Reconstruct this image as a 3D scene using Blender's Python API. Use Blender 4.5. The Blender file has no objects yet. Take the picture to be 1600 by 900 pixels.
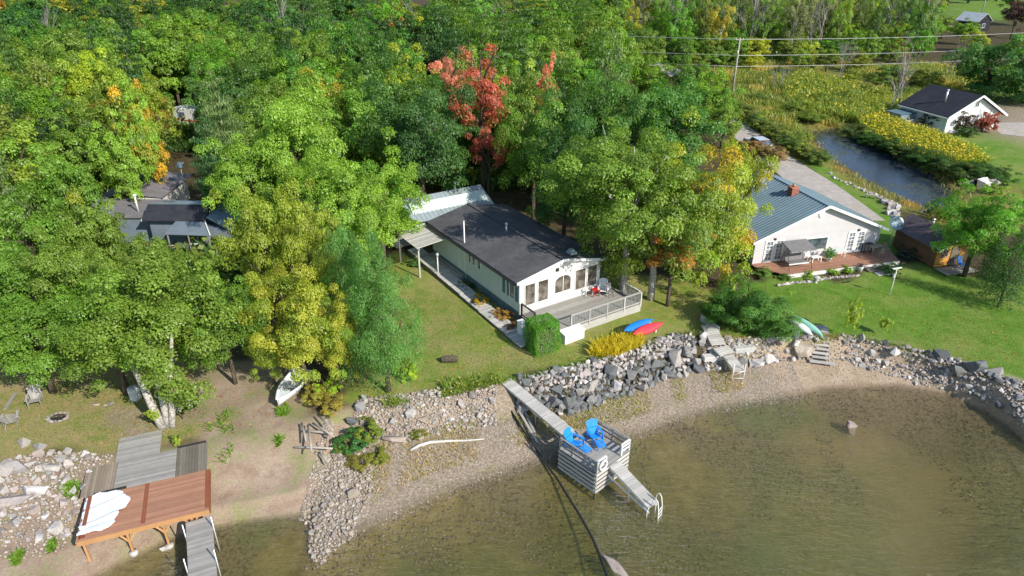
import bpy, math, random
import numpy as np
random.seed(7)
R = math.radians
scn = bpy.context.scene
col = scn.collection
# ---------------------------------------------------------------- camera
TH = R(27.0); F = 1081.0; CH = 24.0
ct, st = math.cos(TH), math.sin(TH)
cam = bpy.data.cameras.new('camera')
cam.sensor_width = 36.0
cam.lens = 36.0 * F / 1600.0
cam.clip_start = 0.5
cam.clip_end = 3000
camo = bpy.data.objects.new('camera', cam); col.objects.link(camo)
camo.location = (0, 0, CH)
camo.rotation_euler = (R(90) - TH, 0, 0)
scn.camera = camo
# ---------------------------------------------------------------- sky and sun
SUN_AZ, SUN_EL = 46.0, 35.0      # shadows fall 46 deg left of straight ahead
w = bpy.data.worlds.new('World'); scn.world = w; w.use_nodes = True
nt = w.node_tree; bg = nt.nodes['Background']
sky = nt.nodes.new('ShaderNodeTexSky'); sky.sky_type = 'NISHITA'; sky.sun_disc = False
sky.sun_elevation = R(SUN_EL); sky.sun_rotation = R(180 - SUN_AZ)
sky.air_density = 1.0; sky.dust_density = 0.3; sky.ozone_density = 1.4
nt.links.new(sky.outputs[0], bg.inputs[0]); bg.inputs[1].default_value = 0.15
sl = bpy.data.lights.new('sun', 'SUN'); sl.energy = 4.5; sl.angle = R(0.5); sl.color = (1.0, 0.94, 0.84)
so = bpy.data.objects.new('sun', sl); col.objects.link(so); so.location = (40, -60, 80)
so.rotation_euler = (R(90 - SUN_EL), 0, R(SUN_AZ))
scn.view_settings.view_transform = 'Standard'; scn.view_settings.look = 'None'
scn.view_settings.exposure = 0.5; scn.view_settings.gamma = 1.0
scn.view_settings.use_curve_mapping = False
scn.cycles.max_bounces = 8; scn.cycles.transparent_max_bounces = 12
scn.cycles.diffuse_bounces = 3; scn.cycles.transmission_bounces = 4
scn.cycles.caustics_reflective = False; scn.cycles.caustics_refractive = False

# ---------------------------------------------------------------- helpers
def at(u, v, z=0.0):
    x = (u - 800) / F; y = (450 - v) / F
    dy = ct + y * st; dz = -st + y * ct
    t = (z - CH) / dz
    return (x * t, dy * t, z)
def proj(x, y, z):
    dz = z - CH
    dep = y * ct - dz * st; up = y * st + dz * ct
    return 800 + F * x / dep, 450 - F * up / dep
def height_at(v, y):
    yy = (450 - v) / F
    return CH + (-st + yy * ct) * y / (ct + yy * st)

def tag(o, label=None, cat=None, group=None, kind=None):
    if label: o['label'] = label
    if cat: o['category'] = cat
    if group: o['group'] = group
    if kind: o['kind'] = kind
    return o
def thing(name, label, cat, loc=(0, 0, 0), rz=0.0, group=None):
    o = bpy.data.objects.new(name, None); col.objects.link(o)
    o.empty_display_size = 0.3
    o.location = loc; o.rotation_euler = (0, 0, rz)
    return tag(o, label, cat, group)
def link_mesh(name, me, parent=None, mat=None, loc=None, rot=None, scale=None):
    o = bpy.data.objects.new(name, me); col.objects.link(o)
    if mat is not None and len(me.materials) == 0: me.materials.append(mat)
    if parent is not None: o.parent = parent
    if loc is not None: o.location = loc
    if rot is not None: o.rotation_euler = rot
    if scale is not None: o.scale = scale
    return o
def np_mesh(name, verts, faces, smooth=False):
    """verts (n,3), faces (m,k) constant k"""
    verts = np.asarray(verts, np.float32); faces = np.asarray(faces, np.int32)
    me = bpy.data.meshes.new(name)
    me.vertices.add(len(verts)); me.vertices.foreach_set('co', verts.ravel())
    k = faces.shape[1]; m = len(faces)
    me.loops.add(m * k); me.loops.foreach_set('vertex_index', faces.ravel())
    me.polygons.add(m)
    me.polygons.foreach_set('loop_start', np.arange(0, m * k, k, dtype=np.int32))
    if smooth: me.polygons.foreach_set('use_smooth', np.ones(m, bool))
    me.update(calc_edges=True)
    return me

class MB:
    """collects simple shapes, links them as ONE mesh object"""
    def __init__(s): s.v = []; s.f = []; s.smooth = False
    def add(s, v, f):
        b = len(s.v); s.v += [tuple(p) for p in v]; s.f += [tuple(i + b for i in q) for q in f]; return s
    def box(s, x0, x1, y0, y1, z0, z1):
        v = [(x0, y0, z0), (x1, y0, z0), (x1, y1, z0), (x0, y1, z0), (x0, y0, z1), (x1, y0, z1), (x1, y1, z1), (x0, y1, z1)]
        return s.add(v, [(0, 3, 2, 1), (4, 5, 6, 7), (0, 1, 5, 4), (1, 2, 6, 5), (2, 3, 7, 6), (3, 0, 4, 7)])
    def beam(s, a, b, wd, th, up=(0, 0, 1)):
        """rectangular bar from a to b; wd sideways, th along up"""
        a = np.array(a, float); b = np.array(b, float); d = b - a; L = np.linalg.norm(d); d /= L
        up = np.array(up, float)
        sd = np.cross(d, up)
        if np.linalg.norm(sd) < 1e-4: sd = np.cross(d, (1, 0, 0))
        sd /= np.linalg.norm(sd); u2 = np.cross(sd, d)
        v = []
        for p in (a, b):
            for i, j in ((-1, -1), (1, -1), (1, 1), (-1, 1)): v.append(tuple(p + sd * wd / 2 * i + u2 * th / 2 * j))
        return s.add(v, [(0, 1, 2, 3), (7, 6, 5, 4), (0, 4, 5, 1), (1, 5, 6, 2), (2, 6, 7, 3), (3, 7, 4, 0)])
    def tube(s, pts, rad, n=8, cap=True):
        pts = [np.array(p, float) for p in pts]
        if not hasattr(rad, '__len__'): rad = [rad] * len(pts)
        b = len(s.v); prev = None
        for i, p in enumerate(pts):
            d = pts[min(i + 1, len(pts) - 1)] - pts[max(i - 1, 0)]; d /= (np.linalg.norm(d) + 1e-9)
            if prev is None:
                a = np.cross(d, (0, 0, 1))
                if np.linalg.norm(a) < 1e-3: a = np.cross(d, (1, 0, 0))
            else:
                a = prev - d * np.dot(prev, d)
            a /= (np.linalg.norm(a) + 1e-9); prev = a; c = np.cross(d, a)
            for k in range(n):
                t = 2 * math.pi * k / n
                s.v.append(tuple(p + (a * math.cos(t) + c * math.sin(t)) * rad[i]))
        for i in range(len(pts) - 1):
            for k in range(n):
                s.f.append((b + i * n + k, b + i * n + (k + 1) % n, b + (i + 1) * n + (k + 1) % n, b + (i + 1) * n + k))
        if cap:
            s.f.append(tuple(b + k for k in range(n))[::-1]); e = b + (len(pts) - 1) * n
            s.f.append(tuple(e + k for k in range(n)))
        return s
    def prism(s, poly, z0, z1):
        n = len(poly); b = [(x, y, z0) for x, y in poly] + [(x, y, z1) for x, y in poly]
        return s.add(b, [tuple(range(n))[::-1], tuple(range(n, 2 * n))] + [(i, (i + 1) % n, n + (i + 1) % n, n + i) for i in range(n)])
    def prism_y(s, poly, y0, y1):
        """poly in (x,z), extruded along y"""
        n = len(poly); b = [(x, y0, z) for x, z in poly] + [(x, y1, z) for x, z in poly]
        return s.add(b, [tuple(range(n)), tuple(range(n, 2 * n))[::-1]] + [((i + 1) % n, i, n + i, n + (i + 1) % n) for i in range(n)])
    def slab(s, c4, th):
        """slab under a quad c4 (top corners), thickness th straight down"""
        v = [tuple(p) for p in c4] + [(p[0], p[1], p[2] - th) for p in c4]
        return s.add(v, [(0, 1, 2, 3), (7, 6, 5, 4), (0, 4, 5, 1), (1, 5, 6, 2), (2, 6, 7, 3), (3, 7, 4, 0)])
    def mesh(s, name):
        me = bpy.data.meshes.new(name); me.from_pydata(s.v, [], s.f)
        if s.smooth: me.polygons.foreach_set('use_smooth', np.ones(len(me.polygons), bool))
        me.update()
        return me
    def build(s, name, mat, parent=None, label=None, kind=None, bevel=0.0, **k):
        o = link_mesh(name, s.mesh(name), parent, mat, **k)
        if label: o['label'] = label
        if kind: o['kind'] = kind
        if bevel:
            m = o.modifiers.new('bevel', 'BEVEL'); m.width = bevel; m.segments = 1; m.limit_method = 'ANGLE'
        return o

# ---------------------------------------------------------------- materials
def newmat(name):
    m = bpy.data.materials.new(name); m.use_nodes = True
    t = m.node_tree; t.nodes.clear()
    out = t.nodes.new('ShaderNodeOutputMaterial')
    return m, t, out
def nd(t, typ, **k):
    n = t.nodes.new(typ)
    for a, b in k.items():
        if a.startswith('i_'):
            n.inputs[int(a[2:]) if a[2:].isdigit() else a[2:]].default_value = b
        else: setattr(n, a, b)
    return n
def ramp(t, stops, fac, interp='LINEAR'):
    r = t.nodes.new('ShaderNodeValToRGB'); r.color_ramp.interpolation = interp
    e = r.color_ramp.elements
    while len(e) < len(stops): e.new(0.5)
    for i, (p, c) in enumerate(stops):
        e[i].position = p; e[i].color = (c[0], c[1], c[2], 1)
    if fac is not None: t.links.new(fac, r.inputs[0])
    return r.outputs[0]
def mixc(t, a, b, f, mode='MIX'):
    n = t.nodes.new('ShaderNodeMix'); n.data_type = 'RGBA'; n.blend_type = mode
    for sock, val in ((n.inputs[6], a), (n.inputs[7], b), (n.inputs[0], f)):
        if isinstance(val, bpy.types.NodeSocket): t.links.new(val, sock)
        elif isinstance(val, (int, float)): sock.default_value = val
        else: sock.default_value = (val[0], val[1], val[2], 1)
    return n.outputs[2]
def math_(t, op, a, b=0.0, clamp=False):
    n = t.nodes.new('ShaderNodeMath'); n.operation = op; n.use_clamp = clamp
    for i, v in enumerate((a, b)):
        if isinstance(v, bpy.types.NodeSocket): t.links.new(v, n.inputs[i])
        else: n.inputs[i].default_value = v
    return n.outputs[0]
def noise(t, vec, scale, detail=3, rough=0.55, dist=0.0):
    n = nd(t, 'ShaderNodeTexNoise'); n.inputs['Scale'].default_value = scale
    n.inputs['Detail'].default_value = detail; n.inputs['Roughness'].default_value = rough
    n.inputs['Distortion'].default_value = dist
    t.links.new(vec, n.inputs['Vector']); return n.outputs['Fac']
def coords(t, kind='Object', scale=None, rot=None):
    tc = t.nodes.new('ShaderNodeTexCoord'); o = tc.outputs[kind]
    if scale or rot:
        mp = t.nodes.new('ShaderNodeMapping')
        if scale: mp.inputs['Scale'].default_value = scale
        if rot: mp.inputs['Rotation'].default_value = rot
        t.links.new(o, mp.inputs[0]); o = mp.outputs[0]
    return o
def worldpos(t, scale=None, rot=None):
    g = t.nodes.new('ShaderNodeNewGeometry'); o = g.outputs['Position']
    if scale or rot:
        mp = t.nodes.new('ShaderNodeMapping')
        if scale: mp.inputs['Scale'].default_value = scale
        if rot: mp.inputs['Rotation'].default_value = rot
        t.links.new(o, mp.inputs[0]); o = mp.outputs[0]
    return o
def bump(t, h, strength=0.3, dist=0.02):
    b = t.nodes.new('ShaderNodeBump'); b.inputs['Strength'].default_value = strength
    b.inputs['Distance'].default_value = dist; t.links.new(h, b.inputs['Height']); return b.outputs[0]
def simple(name, c, rough=0.7, var=0.12, scale=3.0, metal=0.0, bump_s=0.0, bscale=40, spec=0.3, dirt=None, dirt_amt=0.3, objvar=0.0):
    m, t, out = newmat(name)
    p = nd(t, 'ShaderNodeBsdfPrincipled'); p.inputs['Roughness'].default_value = rough
    p.inputs['Metallic'].default_value = metal; p.inputs['Specular IOR Level'].default_value = spec
    vec = coords(t)
    n1 = noise(t, vec, scale, 4)
    lo = [x * (1 - var) for x in c]; hi = [min(1, x * (1 + var)) for x in c]
    cc = ramp(t, [(0.3, lo), (0.7, hi)], n1)
    if dirt:
        n2 = noise(t, worldpos(t), scale * 0.35, 5, 0.65, 0.3)
        f = ramp(t, [(0.45, (0, 0, 0)), (0.72, (dirt_amt,) * 3)], n2)
        cc = mixc(t, cc, dirt, f)
    if objvar:
        oi = nd(t, 'ShaderNodeObjectInfo')
        k = math_(t, 'MULTIPLY_ADD', oi.outputs['Random'], objvar * 2); t.nodes[-1].inputs[2].default_value = 1 - objvar
        mx = nd(t, 'ShaderNodeVectorMath', operation='SCALE'); t.links.new(cc, mx.inputs[0]); t.links.new(k, mx.inputs['Scale']); cc = mx.outputs[0]
    t.links.new(cc, p.inputs['Base Color'])
    if bump_s:
        t.links.new(bump(t, noise(t, vec, bscale, 3), bump_s, 0.02), p.inputs['Normal'])
    t.links.new(p.outputs[0], out.inputs[0])
    return m
def wood(name, c, c2, rough=0.75, axis=(3, 25, 25), objvar=0.18, grey=0.0):
    m, t, out = newmat(name)
    p = nd(t, 'ShaderNodeBsdfPrincipled'); p.inputs['Roughness'].default_value = rough; p.inputs['Specular IOR Level'].default_value = 0.25
    oi = nd(t, 'ShaderNodeObjectInfo')
    tc = nd(t, 'ShaderNodeTexCoord')
    vm = nd(t, 'ShaderNodeVectorMath', operation='MULTIPLY'); t.links.new(tc.outputs['Object'], vm.inputs[0]); vm.inputs[1].default_value = axis
    va = nd(t, 'ShaderNodeVectorMath', operation='ADD'); t.links.new(vm.outputs[0], va.inputs[0])
    k = math_(t, 'MULTIPLY', oi.outputs['Random'], 37.0)
    cx = nd(t, 'ShaderNodeCombineXYZ'); t.links.new(k, cx.inputs[0]); t.links.new(k, cx.inputs[1]); t.links.new(cx.outputs[0], va.inputs[1])
    n1 = noise(t, va.outputs[0], 1.0, 4)
    cc = ramp(t, [(0.25, c2), (0.75, c)], n1)
    n2 = noise(t, worldpos(t), 1.3, 4)
    cc = mixc(t, cc, [x * 0.72 for x in c], ramp(t, [(0.45, (0, 0, 0)), (0.7, (0.6,) * 3)], n2))
    kk = math_(t, 'MULTIPLY', oi.outputs['Random'], objvar * 2); kk = math_(t, 'ADD', kk, 1 - objvar)
    mx = nd(t, 'ShaderNodeVectorMath', operation='SCALE'); t.links.new(cc, mx.inputs[0]); t.links.new(kk, mx.inputs['Scale'])
    t.links.new(mx.outputs[0], p.inputs['Base Color'])
    t.links.new(bump(t, n1, 0.3, 0.01), p.inputs['Normal'])
    t.links.new(p.outputs[0], out.inputs[0])
    return m
def siding(name, c, pitch=0.13, axis=2, depth=0.35, var=0.06):
    """painted siding: weathered paint colour; laps are real boards, this adds fine relief"""
    return simple(name, c, rough=0.6, var=var, scale=1.2, bump_s=0.1, bscale=15, dirt=(c[0] * .8, c[1] * .78, c[2] * .72), dirt_amt=0.35)
def shingle(name, c):
    m, t, out = newmat(name)
    p = nd(t, 'ShaderNodeBsdfPrincipled'); p.inputs['Roughness'].default_value = 0.9; p.inputs['Specular IOR Level'].default_value = 0.2
    vec = coords(t)
    br = nd(t, 'ShaderNodeTexBrick'); t.links.new(vec, br.inputs['Vector'])
    br.inputs['Scale'].default_value = 1.0; br.inputs['Brick Width'].default_value = 0.32; br.inputs['Row Height'].default_value = 0.14
    br.inputs['Mortar Size'].default_value = 0.008
    br.inputs['Color1'].default_value = (c[0] * 1.18, c[1] * 1.18, c[2] * 1.15, 1); br.inputs['Color2'].default_value = (c[0] * .82, c[1] * .82, c[2] * .85, 1)
    br.inputs['Mortar'].default_value = (c[0] * .5, c[1] * .5, c[2] * .5, 1)
    n2 = noise(t, vec, 0.7, 5, 0.65)
    cc = mixc(t, br.outputs['Color'], (c[0] * 1.7, c[1] * 1.62, c[2] * 1.45), ramp(t, [(0.38, (0, 0, 0)), (0.72, (0.75,) * 3)], n2))
    n3 = noise(t, vec, 30, 2)
    cc = mixc(t, cc, (0.5, 0.5, 0.5), math_(t, 'MULTIPLY', n3, 0.12), 'OVERLAY')
    t.links.new(cc, p.inputs['Base Color'])
    t.links.new(bump(t, br.outputs['Fac'], -0.4, 0.01), p.inputs['Normal'])
    t.links.new(p.outputs[0], out.inputs[0]); return m
def glass_mat(name, tint=(0.03, 0.04, 0.045)):
    m, t, out = newmat(name)
    p = nd(t, 'ShaderNodeBsdfPrincipled'); p.inputs['Roughness'].default_value = 0.05
    p.inputs['Specular IOR Level'].default_value = 0.9
    n = noise(t, coords(t), 1.7, 3)
    cc = ramp(t, [(0.4, tint), (0.65, [x * 3.2 + 0.02 for x in tint])], n)
    t.links.new(cc, p.inputs['Base Color'])
    t.links.new(bump(t, noise(t, coords(t), 1.1, 1), 0.05, 0.05), p.inputs['Normal'])
    t.links.new(p.outputs[0], out.inputs[0]); return m
def stone_mat(name, cols, speck=0.25):
    m, t, out = newmat(name)
    p = nd(t, 'ShaderNodeBsdfPrincipled'); p.inputs['Roughness'].default_value = 0.85; p.inputs['Specular IOR Level'].default_value = 0.25
    oi = nd(t, 'ShaderNodeObjectInfo')
    k = len(cols)
    base = ramp(t, [(i / k, c) for i, c in enumerate(cols)], oi.outputs['Random'], 'CONSTANT')
    vec = worldpos(t)
    n1 = noise(t, vec, 4.0, 5, 0.7)
    cc = mixc(t, base, [min(1, x * 0.62) for x in cols[0]], ramp(t, [(0.42, (0, 0, 0)), (0.68, (0.75,) * 3)], n1))
    n2 = noise(t, vec, 26, 3, 0.8)
    hi = nd(t, 'ShaderNodeVectorMath', operation='SCALE'); t.links.new(cc, hi.inputs[0]); t.links.new(ramp(t, [(0.35, (.7,) * 3), (0.65, (1.25,) * 3)], n2), hi.inputs['Scale'])
    t.links.new(hi.outputs[0], p.inputs['Base Color'])
    t.links.new(bump(t, n2, 0.5, 0.02), p.inputs['Normal'])
    t.links.new(p.outputs[0], out.inputs[0]); return m
def leaf_mat(name='foliage'):
    """colour comes from each tree (object colour + 'tint'), varied per clump and leaf by the mesh attribute tone"""
    m, t, out = newmat(name)
    oi = nd(t, 'ShaderNodeObjectInfo')
    at_ = nd(t, 'ShaderNodeAttribute', attribute_name='tone'); at_.attribute_type = 'GEOMETRY'
    at2 = nd(t, 'ShaderNodeAttribute', attribute_name='clump'); at2.attribute_type = 'GEOMETRY'
    ti = nd(t, 'ShaderNodeAttribute', attribute_name='tint'); ti.attribute_type = 'OBJECT'
    ta = nd(t, 'ShaderNodeAttribute', attribute_name='tint_amount'); ta.attribute_type = 'OBJECT'
    thr = math_(t, 'SUBTRACT', 1.0, ta.outputs['Fac'])
    f = math_(t, 'SUBTRACT', at2.outputs['Fac'], thr); f = math_(t, 'MULTIPLY', f, 5.0, True)
    c = mixc(t, oi.outputs['Color'], ti.outputs['Color'], f)
    sc = math_(t, 'MULTIPLY', at_.outputs['Fac'], 1.15); sc = math_(t, 'ADD', sc, 0.72)
    v = nd(t, 'ShaderNodeVectorMath', operation='SCALE'); t.links.new(c, v.inputs[0]); t.links.new(sc, v.inputs['Scale'])
    c = v.outputs[0]
    d = nd(t, 'ShaderNodeBsdfDiffuse'); t.links.new(c, d.inputs[0])
    tr = nd(t, 'ShaderNodeBsdfTranslucent')
    cy = mixc(t, c, (1.0, 1.0, 0.35), 1.0, 'MULTIPLY'); 
    v2 = nd(t, 'ShaderNodeVectorMath', operation='SCALE'); t.links.new(cy, v2.inputs[0]); v2.inputs['Scale'].default_value = 1.8
    t.links.new(v2.outputs[0], tr.inputs[0])
    g = nd(t, 'ShaderNodeBsdfGlossy'); g.inputs['Roughness'].default_value = 0.45; g.inputs[0].default_value = (1, 1, 1, 1)
    m1 = nd(t, 'ShaderNodeMixShader'); m1.inputs[0].default_value = 0.4
    t.links.new(d.outputs[0], m1.inputs[1]); t.links.new(tr.outputs[0], m1.inputs[2])
    m2 = nd(t, 'ShaderNodeMixShader'); m2.inputs[0].default_value = 0.02
    t.links.new(m1.outputs[0], m2.inputs[1]); t.links.new(g.outputs[0], m2.inputs[2])
    t.links.new(m2.outputs[0], out.inputs[0]); return m
def bark_mat(name, c, c2, sc=(6, 6, 1.2)):
    m, t, out = newmat(name)
    p = nd(t, 'ShaderNodeBsdfPrincipled'); p.inputs['Roughness'].default_value = 0.9; p.inputs['Specular IOR Level'].default_value = 0.1
    n1 = noise(t, worldpos(t, scale=sc), 2.0, 5, 0.7)
    t.links.new(ramp(t, [(0.38, c2), (0.6, c)], n1), p.inputs['Base Color'])
    t.links.new(bump(t, n1, 0.5, 0.03), p.inputs['Normal'])
    t.links.new(p.outputs[0], out.inputs[0]); return m

M = {}
M['foliage'] = leaf_mat()
M['bark'] = bark_mat('bark', (0.13, 0.105, 0.08), (0.05, 0.04, 0.03))
M['pale_bark'] = bark_mat('pale_bark', (0.5, 0.47, 0.42), (0.2, 0.18, 0.155), (3, 3, 5))
M['twig'] = bark_mat('twig', (0.33, 0.3, 0.27), (0.2, 0.18, 0.16))
M['white'] = simple('white_paint', (0.74, 0.73, 0.70), 0.55, 0.05, 1.5, dirt=(0.55, 0.53, 0.47), dirt_amt=0.35)
M['mint'] = siding('pale_green_siding', (0.52, 0.60, 0.55))
M['skirt'] = simple('blue_grey_skirting', (0.10, 0.16, 0.19), 0.8, 0.15, 4, objvar=0.08)
M['shingle'] = shingle('dark_shingle', (0.078, 0.078, 0.085))
M['shingle_navy'] = shingle('navy_shingle', (0.028, 0.03, 0.04))
M['shingle_purple'] = shingle('brown_purple_shingle', (0.10, 0.08, 0.09))
M['metal_pale'] = simple('pale_metal_roof', (0.46, 0.50, 0.50), 0.45, 0.1, 2.5, metal=0.3, dirt=(0.3, 0.3, 0.26), dirt_amt=0.4)
M['metal_shaded'] = simple('shaded_metal_roof', (0.33, 0.39, 0.42), 0.5, 0.12, 1.5, metal=0.2, dirt=(0.2, 0.22, 0.2), dirt_amt=0.5)  # pale roof metal with shade put into a darker, bluer colour
M['metal_teal'] = simple('teal_metal_roof', (0.165, 0.235, 0.27), 0.42, 0.1, 1.2, metal=0.1, spec=0.5, dirt=(0.12, 0.17, 0.17), dirt_amt=0.4)
M['metal_lblue'] = simple('blue_grey_metal_roof', (0.24, 0.32, 0.37), 0.4, 0.1, 1.2, metal=0.2, spec=0.5, dirt=(0.2, 0.22, 0.2), dirt_amt=0.3)
M['lavender'] = simple('weathered_roll_roof', (0.18, 0.165, 0.18), 0.85, 0.12, 1.5, dirt=(0.12, 0.1, 0.08), dirt_amt=0.5)
M['glass'] = glass_mat('window_glass')
M['glass_warm'] = glass_mat('window_glass_warm', (0.06, 0.05, 0.04))
M['slate_wall'] = simple('slate_blue_wall', (0.15, 0.185, 0.22), 0.75, 0.12, 1.5, dirt=(0.1, 0.1, 0.1), dirt_amt=0.4)
M['glass_blue'] = glass_mat('window_glass_cool', (0.03, 0.045, 0.07))
M['dark'] = simple('dark_metal', (0.03, 0.03, 0.032), 0.5, 0.1)
M['black_rubber'] = simple('black_rubber', (0.022, 0.022, 0.022), 0.7, 0.2, 8)
M['alu'] = simple('aluminium', (0.62, 0.63, 0.64), 0.35, 0.06, 6, metal=0.7)
M['steel_pole'] = simple('galvanised_pole', (0.42, 0.43, 0.42), 0.5, 0.1, metal=0.4)
M['offwhite'] = simple('off_white_gable', (0.60, 0.585, 0.55), 0.6, 0.04, 1.0, dirt=(0.55, 0.52, 0.46), dirt_amt=0.25)
M['beige_board'] = simple('beige_siding', (0.50, 0.48, 0.485), 0.65, 0.05, 1.0, objvar=0.02, dirt=(0.5, 0.47, 0.43), dirt_amt=0.25)
M['mint_board'] = simple('mint_siding_board', (0.50, 0.585, 0.545), 0.6, 0.05, 1.0, objvar=0.02, dirt=(0.38, 0.42, 0.38), dirt_amt=0.35)
M['white_board'] = simple('white_siding_board', (0.68, 0.68, 0.66), 0.6, 0.05, 1.0, objvar=0.02, dirt=(0.5, 0.5, 0.46), dirt_amt=0.3)
M['grey_wall'] = simple('grey_wall', (0.33, 0.34, 0.34), 0.7, 0.08, 1.5, dirt=(0.2, 0.2, 0.18), dirt_amt=0.3)
M['wood_grey'] = wood('weathered_grey_wood', (0.36, 0.34, 0.31), (0.25, 0.235, 0.215))
M['wood_pale'] = wood('pale_weathered_wood', (0.52, 0.50, 0.46), (0.38, 0.36, 0.33))
M['wood_dark'] = wood('dark_weathered_wood', (0.22, 0.19, 0.155), (0.13, 0.112, 0.09))
M['wood_tan'] = wood('tan_weathered_wood', (0.32, 0.255, 0.19), (0.22, 0.175, 0.13))
M['wood_red'] = wood('red_stained_wood', (0.42, 0.215, 0.135), (0.31, 0.155, 0.10), 0.8, objvar=0.16)
M['wood_redframe'] = wood('red_stained_frame', (0.26, 0.09, 0.045), (0.2, 0.065, 0.035), 0.6)
M['wood_fresh'] = wood('fresh_orange_lumber', (0.55, 0.30, 0.13), (0.45, 0.23, 0.10), 0.6)
M['wood_brick'] = wood('brick_red_deck', (0.38, 0.20, 0.13), (0.26, 0.13, 0.085), 0.6, objvar=0.2)
M['log_brown'] = simple('brown_log_siding', (0.13, 0.07, 0.035), 0.7, 0.25, 5, objvar=0.15)
M['log_orange'] = simple('orange_wood', (0.5, 0.24, 0.06), 0.6, 0.25, 5, objvar=0.2)
M['blue_chair'] = simple('bright_blue_plastic', (0.02, 0.24, 0.68), 0.45, 0.1, 3, objvar=0.06)
M['blue_kayak'] = simple('blue_plastic_hull', (0.012, 0.16, 0.55), 0.3, 0.1, 2, spec=0.5)
M['lblue'] = simple('light_blue_strip', (0.25, 0.5, 0.75), 0.35, 0.1)
M['red_kayak'] = simple('red_plastic_hull', (0.62, 0.04, 0.055), 0.3, 0.1, 2, spec=0.5)
M['red'] = simple('red_paint', (0.5, 0.02, 0.02), 0.45, 0.1)
M['green_hull'] = simple('pale_green_hull', (0.30, 0.58, 0.45), 0.35, 0.08, 2)
M['white_hull'] = simple('white_hull', (0.68, 0.72, 0.74), 0.35, 0.06, 2)
M['boat_grey'] = simple('grey_white_hull', (0.55, 0.56, 0.54), 0.45, 0.12, 3, dirt=(0.3, 0.3, 0.27), dirt_amt=0.5)
M['tarp'] = simple('white_tarp', (0.74, 0.76, 0.78), 0.5, 0.05, 2)
M['grey_fabric'] = simple('grey_fabric', (0.17, 0.165, 0.165), 0.85, 0.15, 4)
M['brick_red'] = simple('chimney_brick', (0.30, 0.12, 0.09), 0.85, 0.2, 6, objvar=0.25)
M['terracotta'] = simple('terracotta', (0.42, 0.18, 0.10), 0.8, 0.1)
M['blue_barrel'] = simple('blue_barrel', (0.015, 0.03, 0.35), 0.45, 0.1)
M['concrete'] = simple('concrete', (0.42, 0.41, 0.38), 0.9, 0.15, 3)
M['car_paint'] = simple('silver_paint', (0.6, 0.62, 0.64), 0.3, 0.04, metal=0.3, spec=0.6)
M['fiddle'] = simple('pole_wood', (0.34, 0.31, 0.27), 0.85, 0.15, 3)
M['stone_pale'] = stone_mat('pale_stone', [(0.42, 0.385, 0.35), (0.50, 0.47, 0.44), (0.36, 0.32, 0.29), (0.54, 0.51, 0.49), (0.43, 0.36, 0.33), (0.28, 0.265, 0.26)])
M['stone_dark'] = stone_mat('dark_stone', [(0.15, 0.155, 0.16), (0.20, 0.20, 0.195), (0.12, 0.125, 0.13), (0.24, 0.235, 0.22), (0.17, 0.18, 0.16)])
M['stone_pink'] = stone_mat('pink_stone', [(0.37, 0.30, 0.265), (0.43, 0.375, 0.34), (0.30, 0.24, 0.215), (0.39, 0.315, 0.26), (0.46, 0.42, 0.39), (0.25, 0.22, 0.205)])
M['stone_tan'] = stone_mat('tan_stone', [(0.36, 0.305, 0.235), (0.43, 0.37, 0.29), (0.30, 0.25, 0.195), (0.39, 0.35, 0.30), (0.27, 0.245, 0.215)])
# ---------------------------------------------------------------- terrain
rng = np.random.default_rng(5)
def vnoise(x, y, cell, seed=0):
    """smooth value noise in 0..1"""
    x = np.asarray(x, float) / cell + 1000; y = np.asarray(y, float) / cell + 1000
    xi = np.floor(x).astype(np.int64); yi = np.floor(y).astype(np.int64); fx = x - xi; fy = y - yi
    fx = fx * fx * (3 - 2 * fx); fy = fy * fy * (3 - 2 * fy)
    def h(a, b):
        n = (a * 374761393 + b * 668265263 + seed * 974634777) & 0xffffffff
        n = ((n ^ (n >> 13)) * 1274126177) & 0xffffffff
        return ((n ^ (n >> 16)) & 0xffff) / 65535.0
    return (h(xi, yi) * (1 - fx) + h(xi + 1, yi) * fx) * (1 - fy) + (h(xi, yi + 1) * (1 - fx) + h(xi + 1, yi + 1) * fx) * fy
WZ, TZ = -1.7, -1.1
WPX = [(-250,960),(60,950),(165,893),(215,868),(260,845),(330,825),(400,812),(470,806),(484,812),(484,850),(492,868),(505,872),(520,855),(545,838),(600,815),(660,785),(720,760),(800,733),(850,712),(900,690),(950,685),(1000,677),(1060,655),(1120,637),(1200,625),(1290,607),(1400,602),(1480,614),(1540,642),(1580,668),(1640,720),(1800,860)]
TPX = [(-250,880),(0,872),(60,868),(130,850),(230,815),(300,800),(400,780),(470,765),(500,735),(520,705),(570,690),(640,690),(700,672),(760,665),(800,660),(835,640),(880,645),(920,638),(960,622),(1040,592),(1090,578),(1130,580),(1165,572),(1230,562),(1290,560),(1350,563),(1420,575),(1480,600),(1530,622),(1560,645)]
LPX = [(-250,735),(0,722),(60,712),(110,708),(160,715),(330,690),(420,668),(470,655),(500,645),(560,630),(600,622),(640,617),(700,608),(780,598),(830,590),(870,580),(920,568),(960,556),(1010,540),(1060,527),(1100,520),(1140,530),(1180,532),(1240,532),(1275,528),(1330,528),(1380,538),(1440,550),(1490,562),(1520,575),(1560,590),(1600,600),(1700,640)]
WL = np.array([(-80, 18)] + [at(u, v, WZ)[:2] for u, v in WPX] + [(32, 12), (60, 5)])
TL = np.array([(-80, 21)] + [at(u, v, TZ)[:2] for u, v in TPX] + [(29.9, 30), (31.5, 24), (34, 14), (60, 7)])
LL = np.array([(-80, 26)] + [at(u, v, 0)[:2] for u, v in LPX] + [(35, 27), (38, 16), (60, 10)])
def fW(x): return np.interp(x, WL[:, 0], WL[:, 1])
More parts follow.
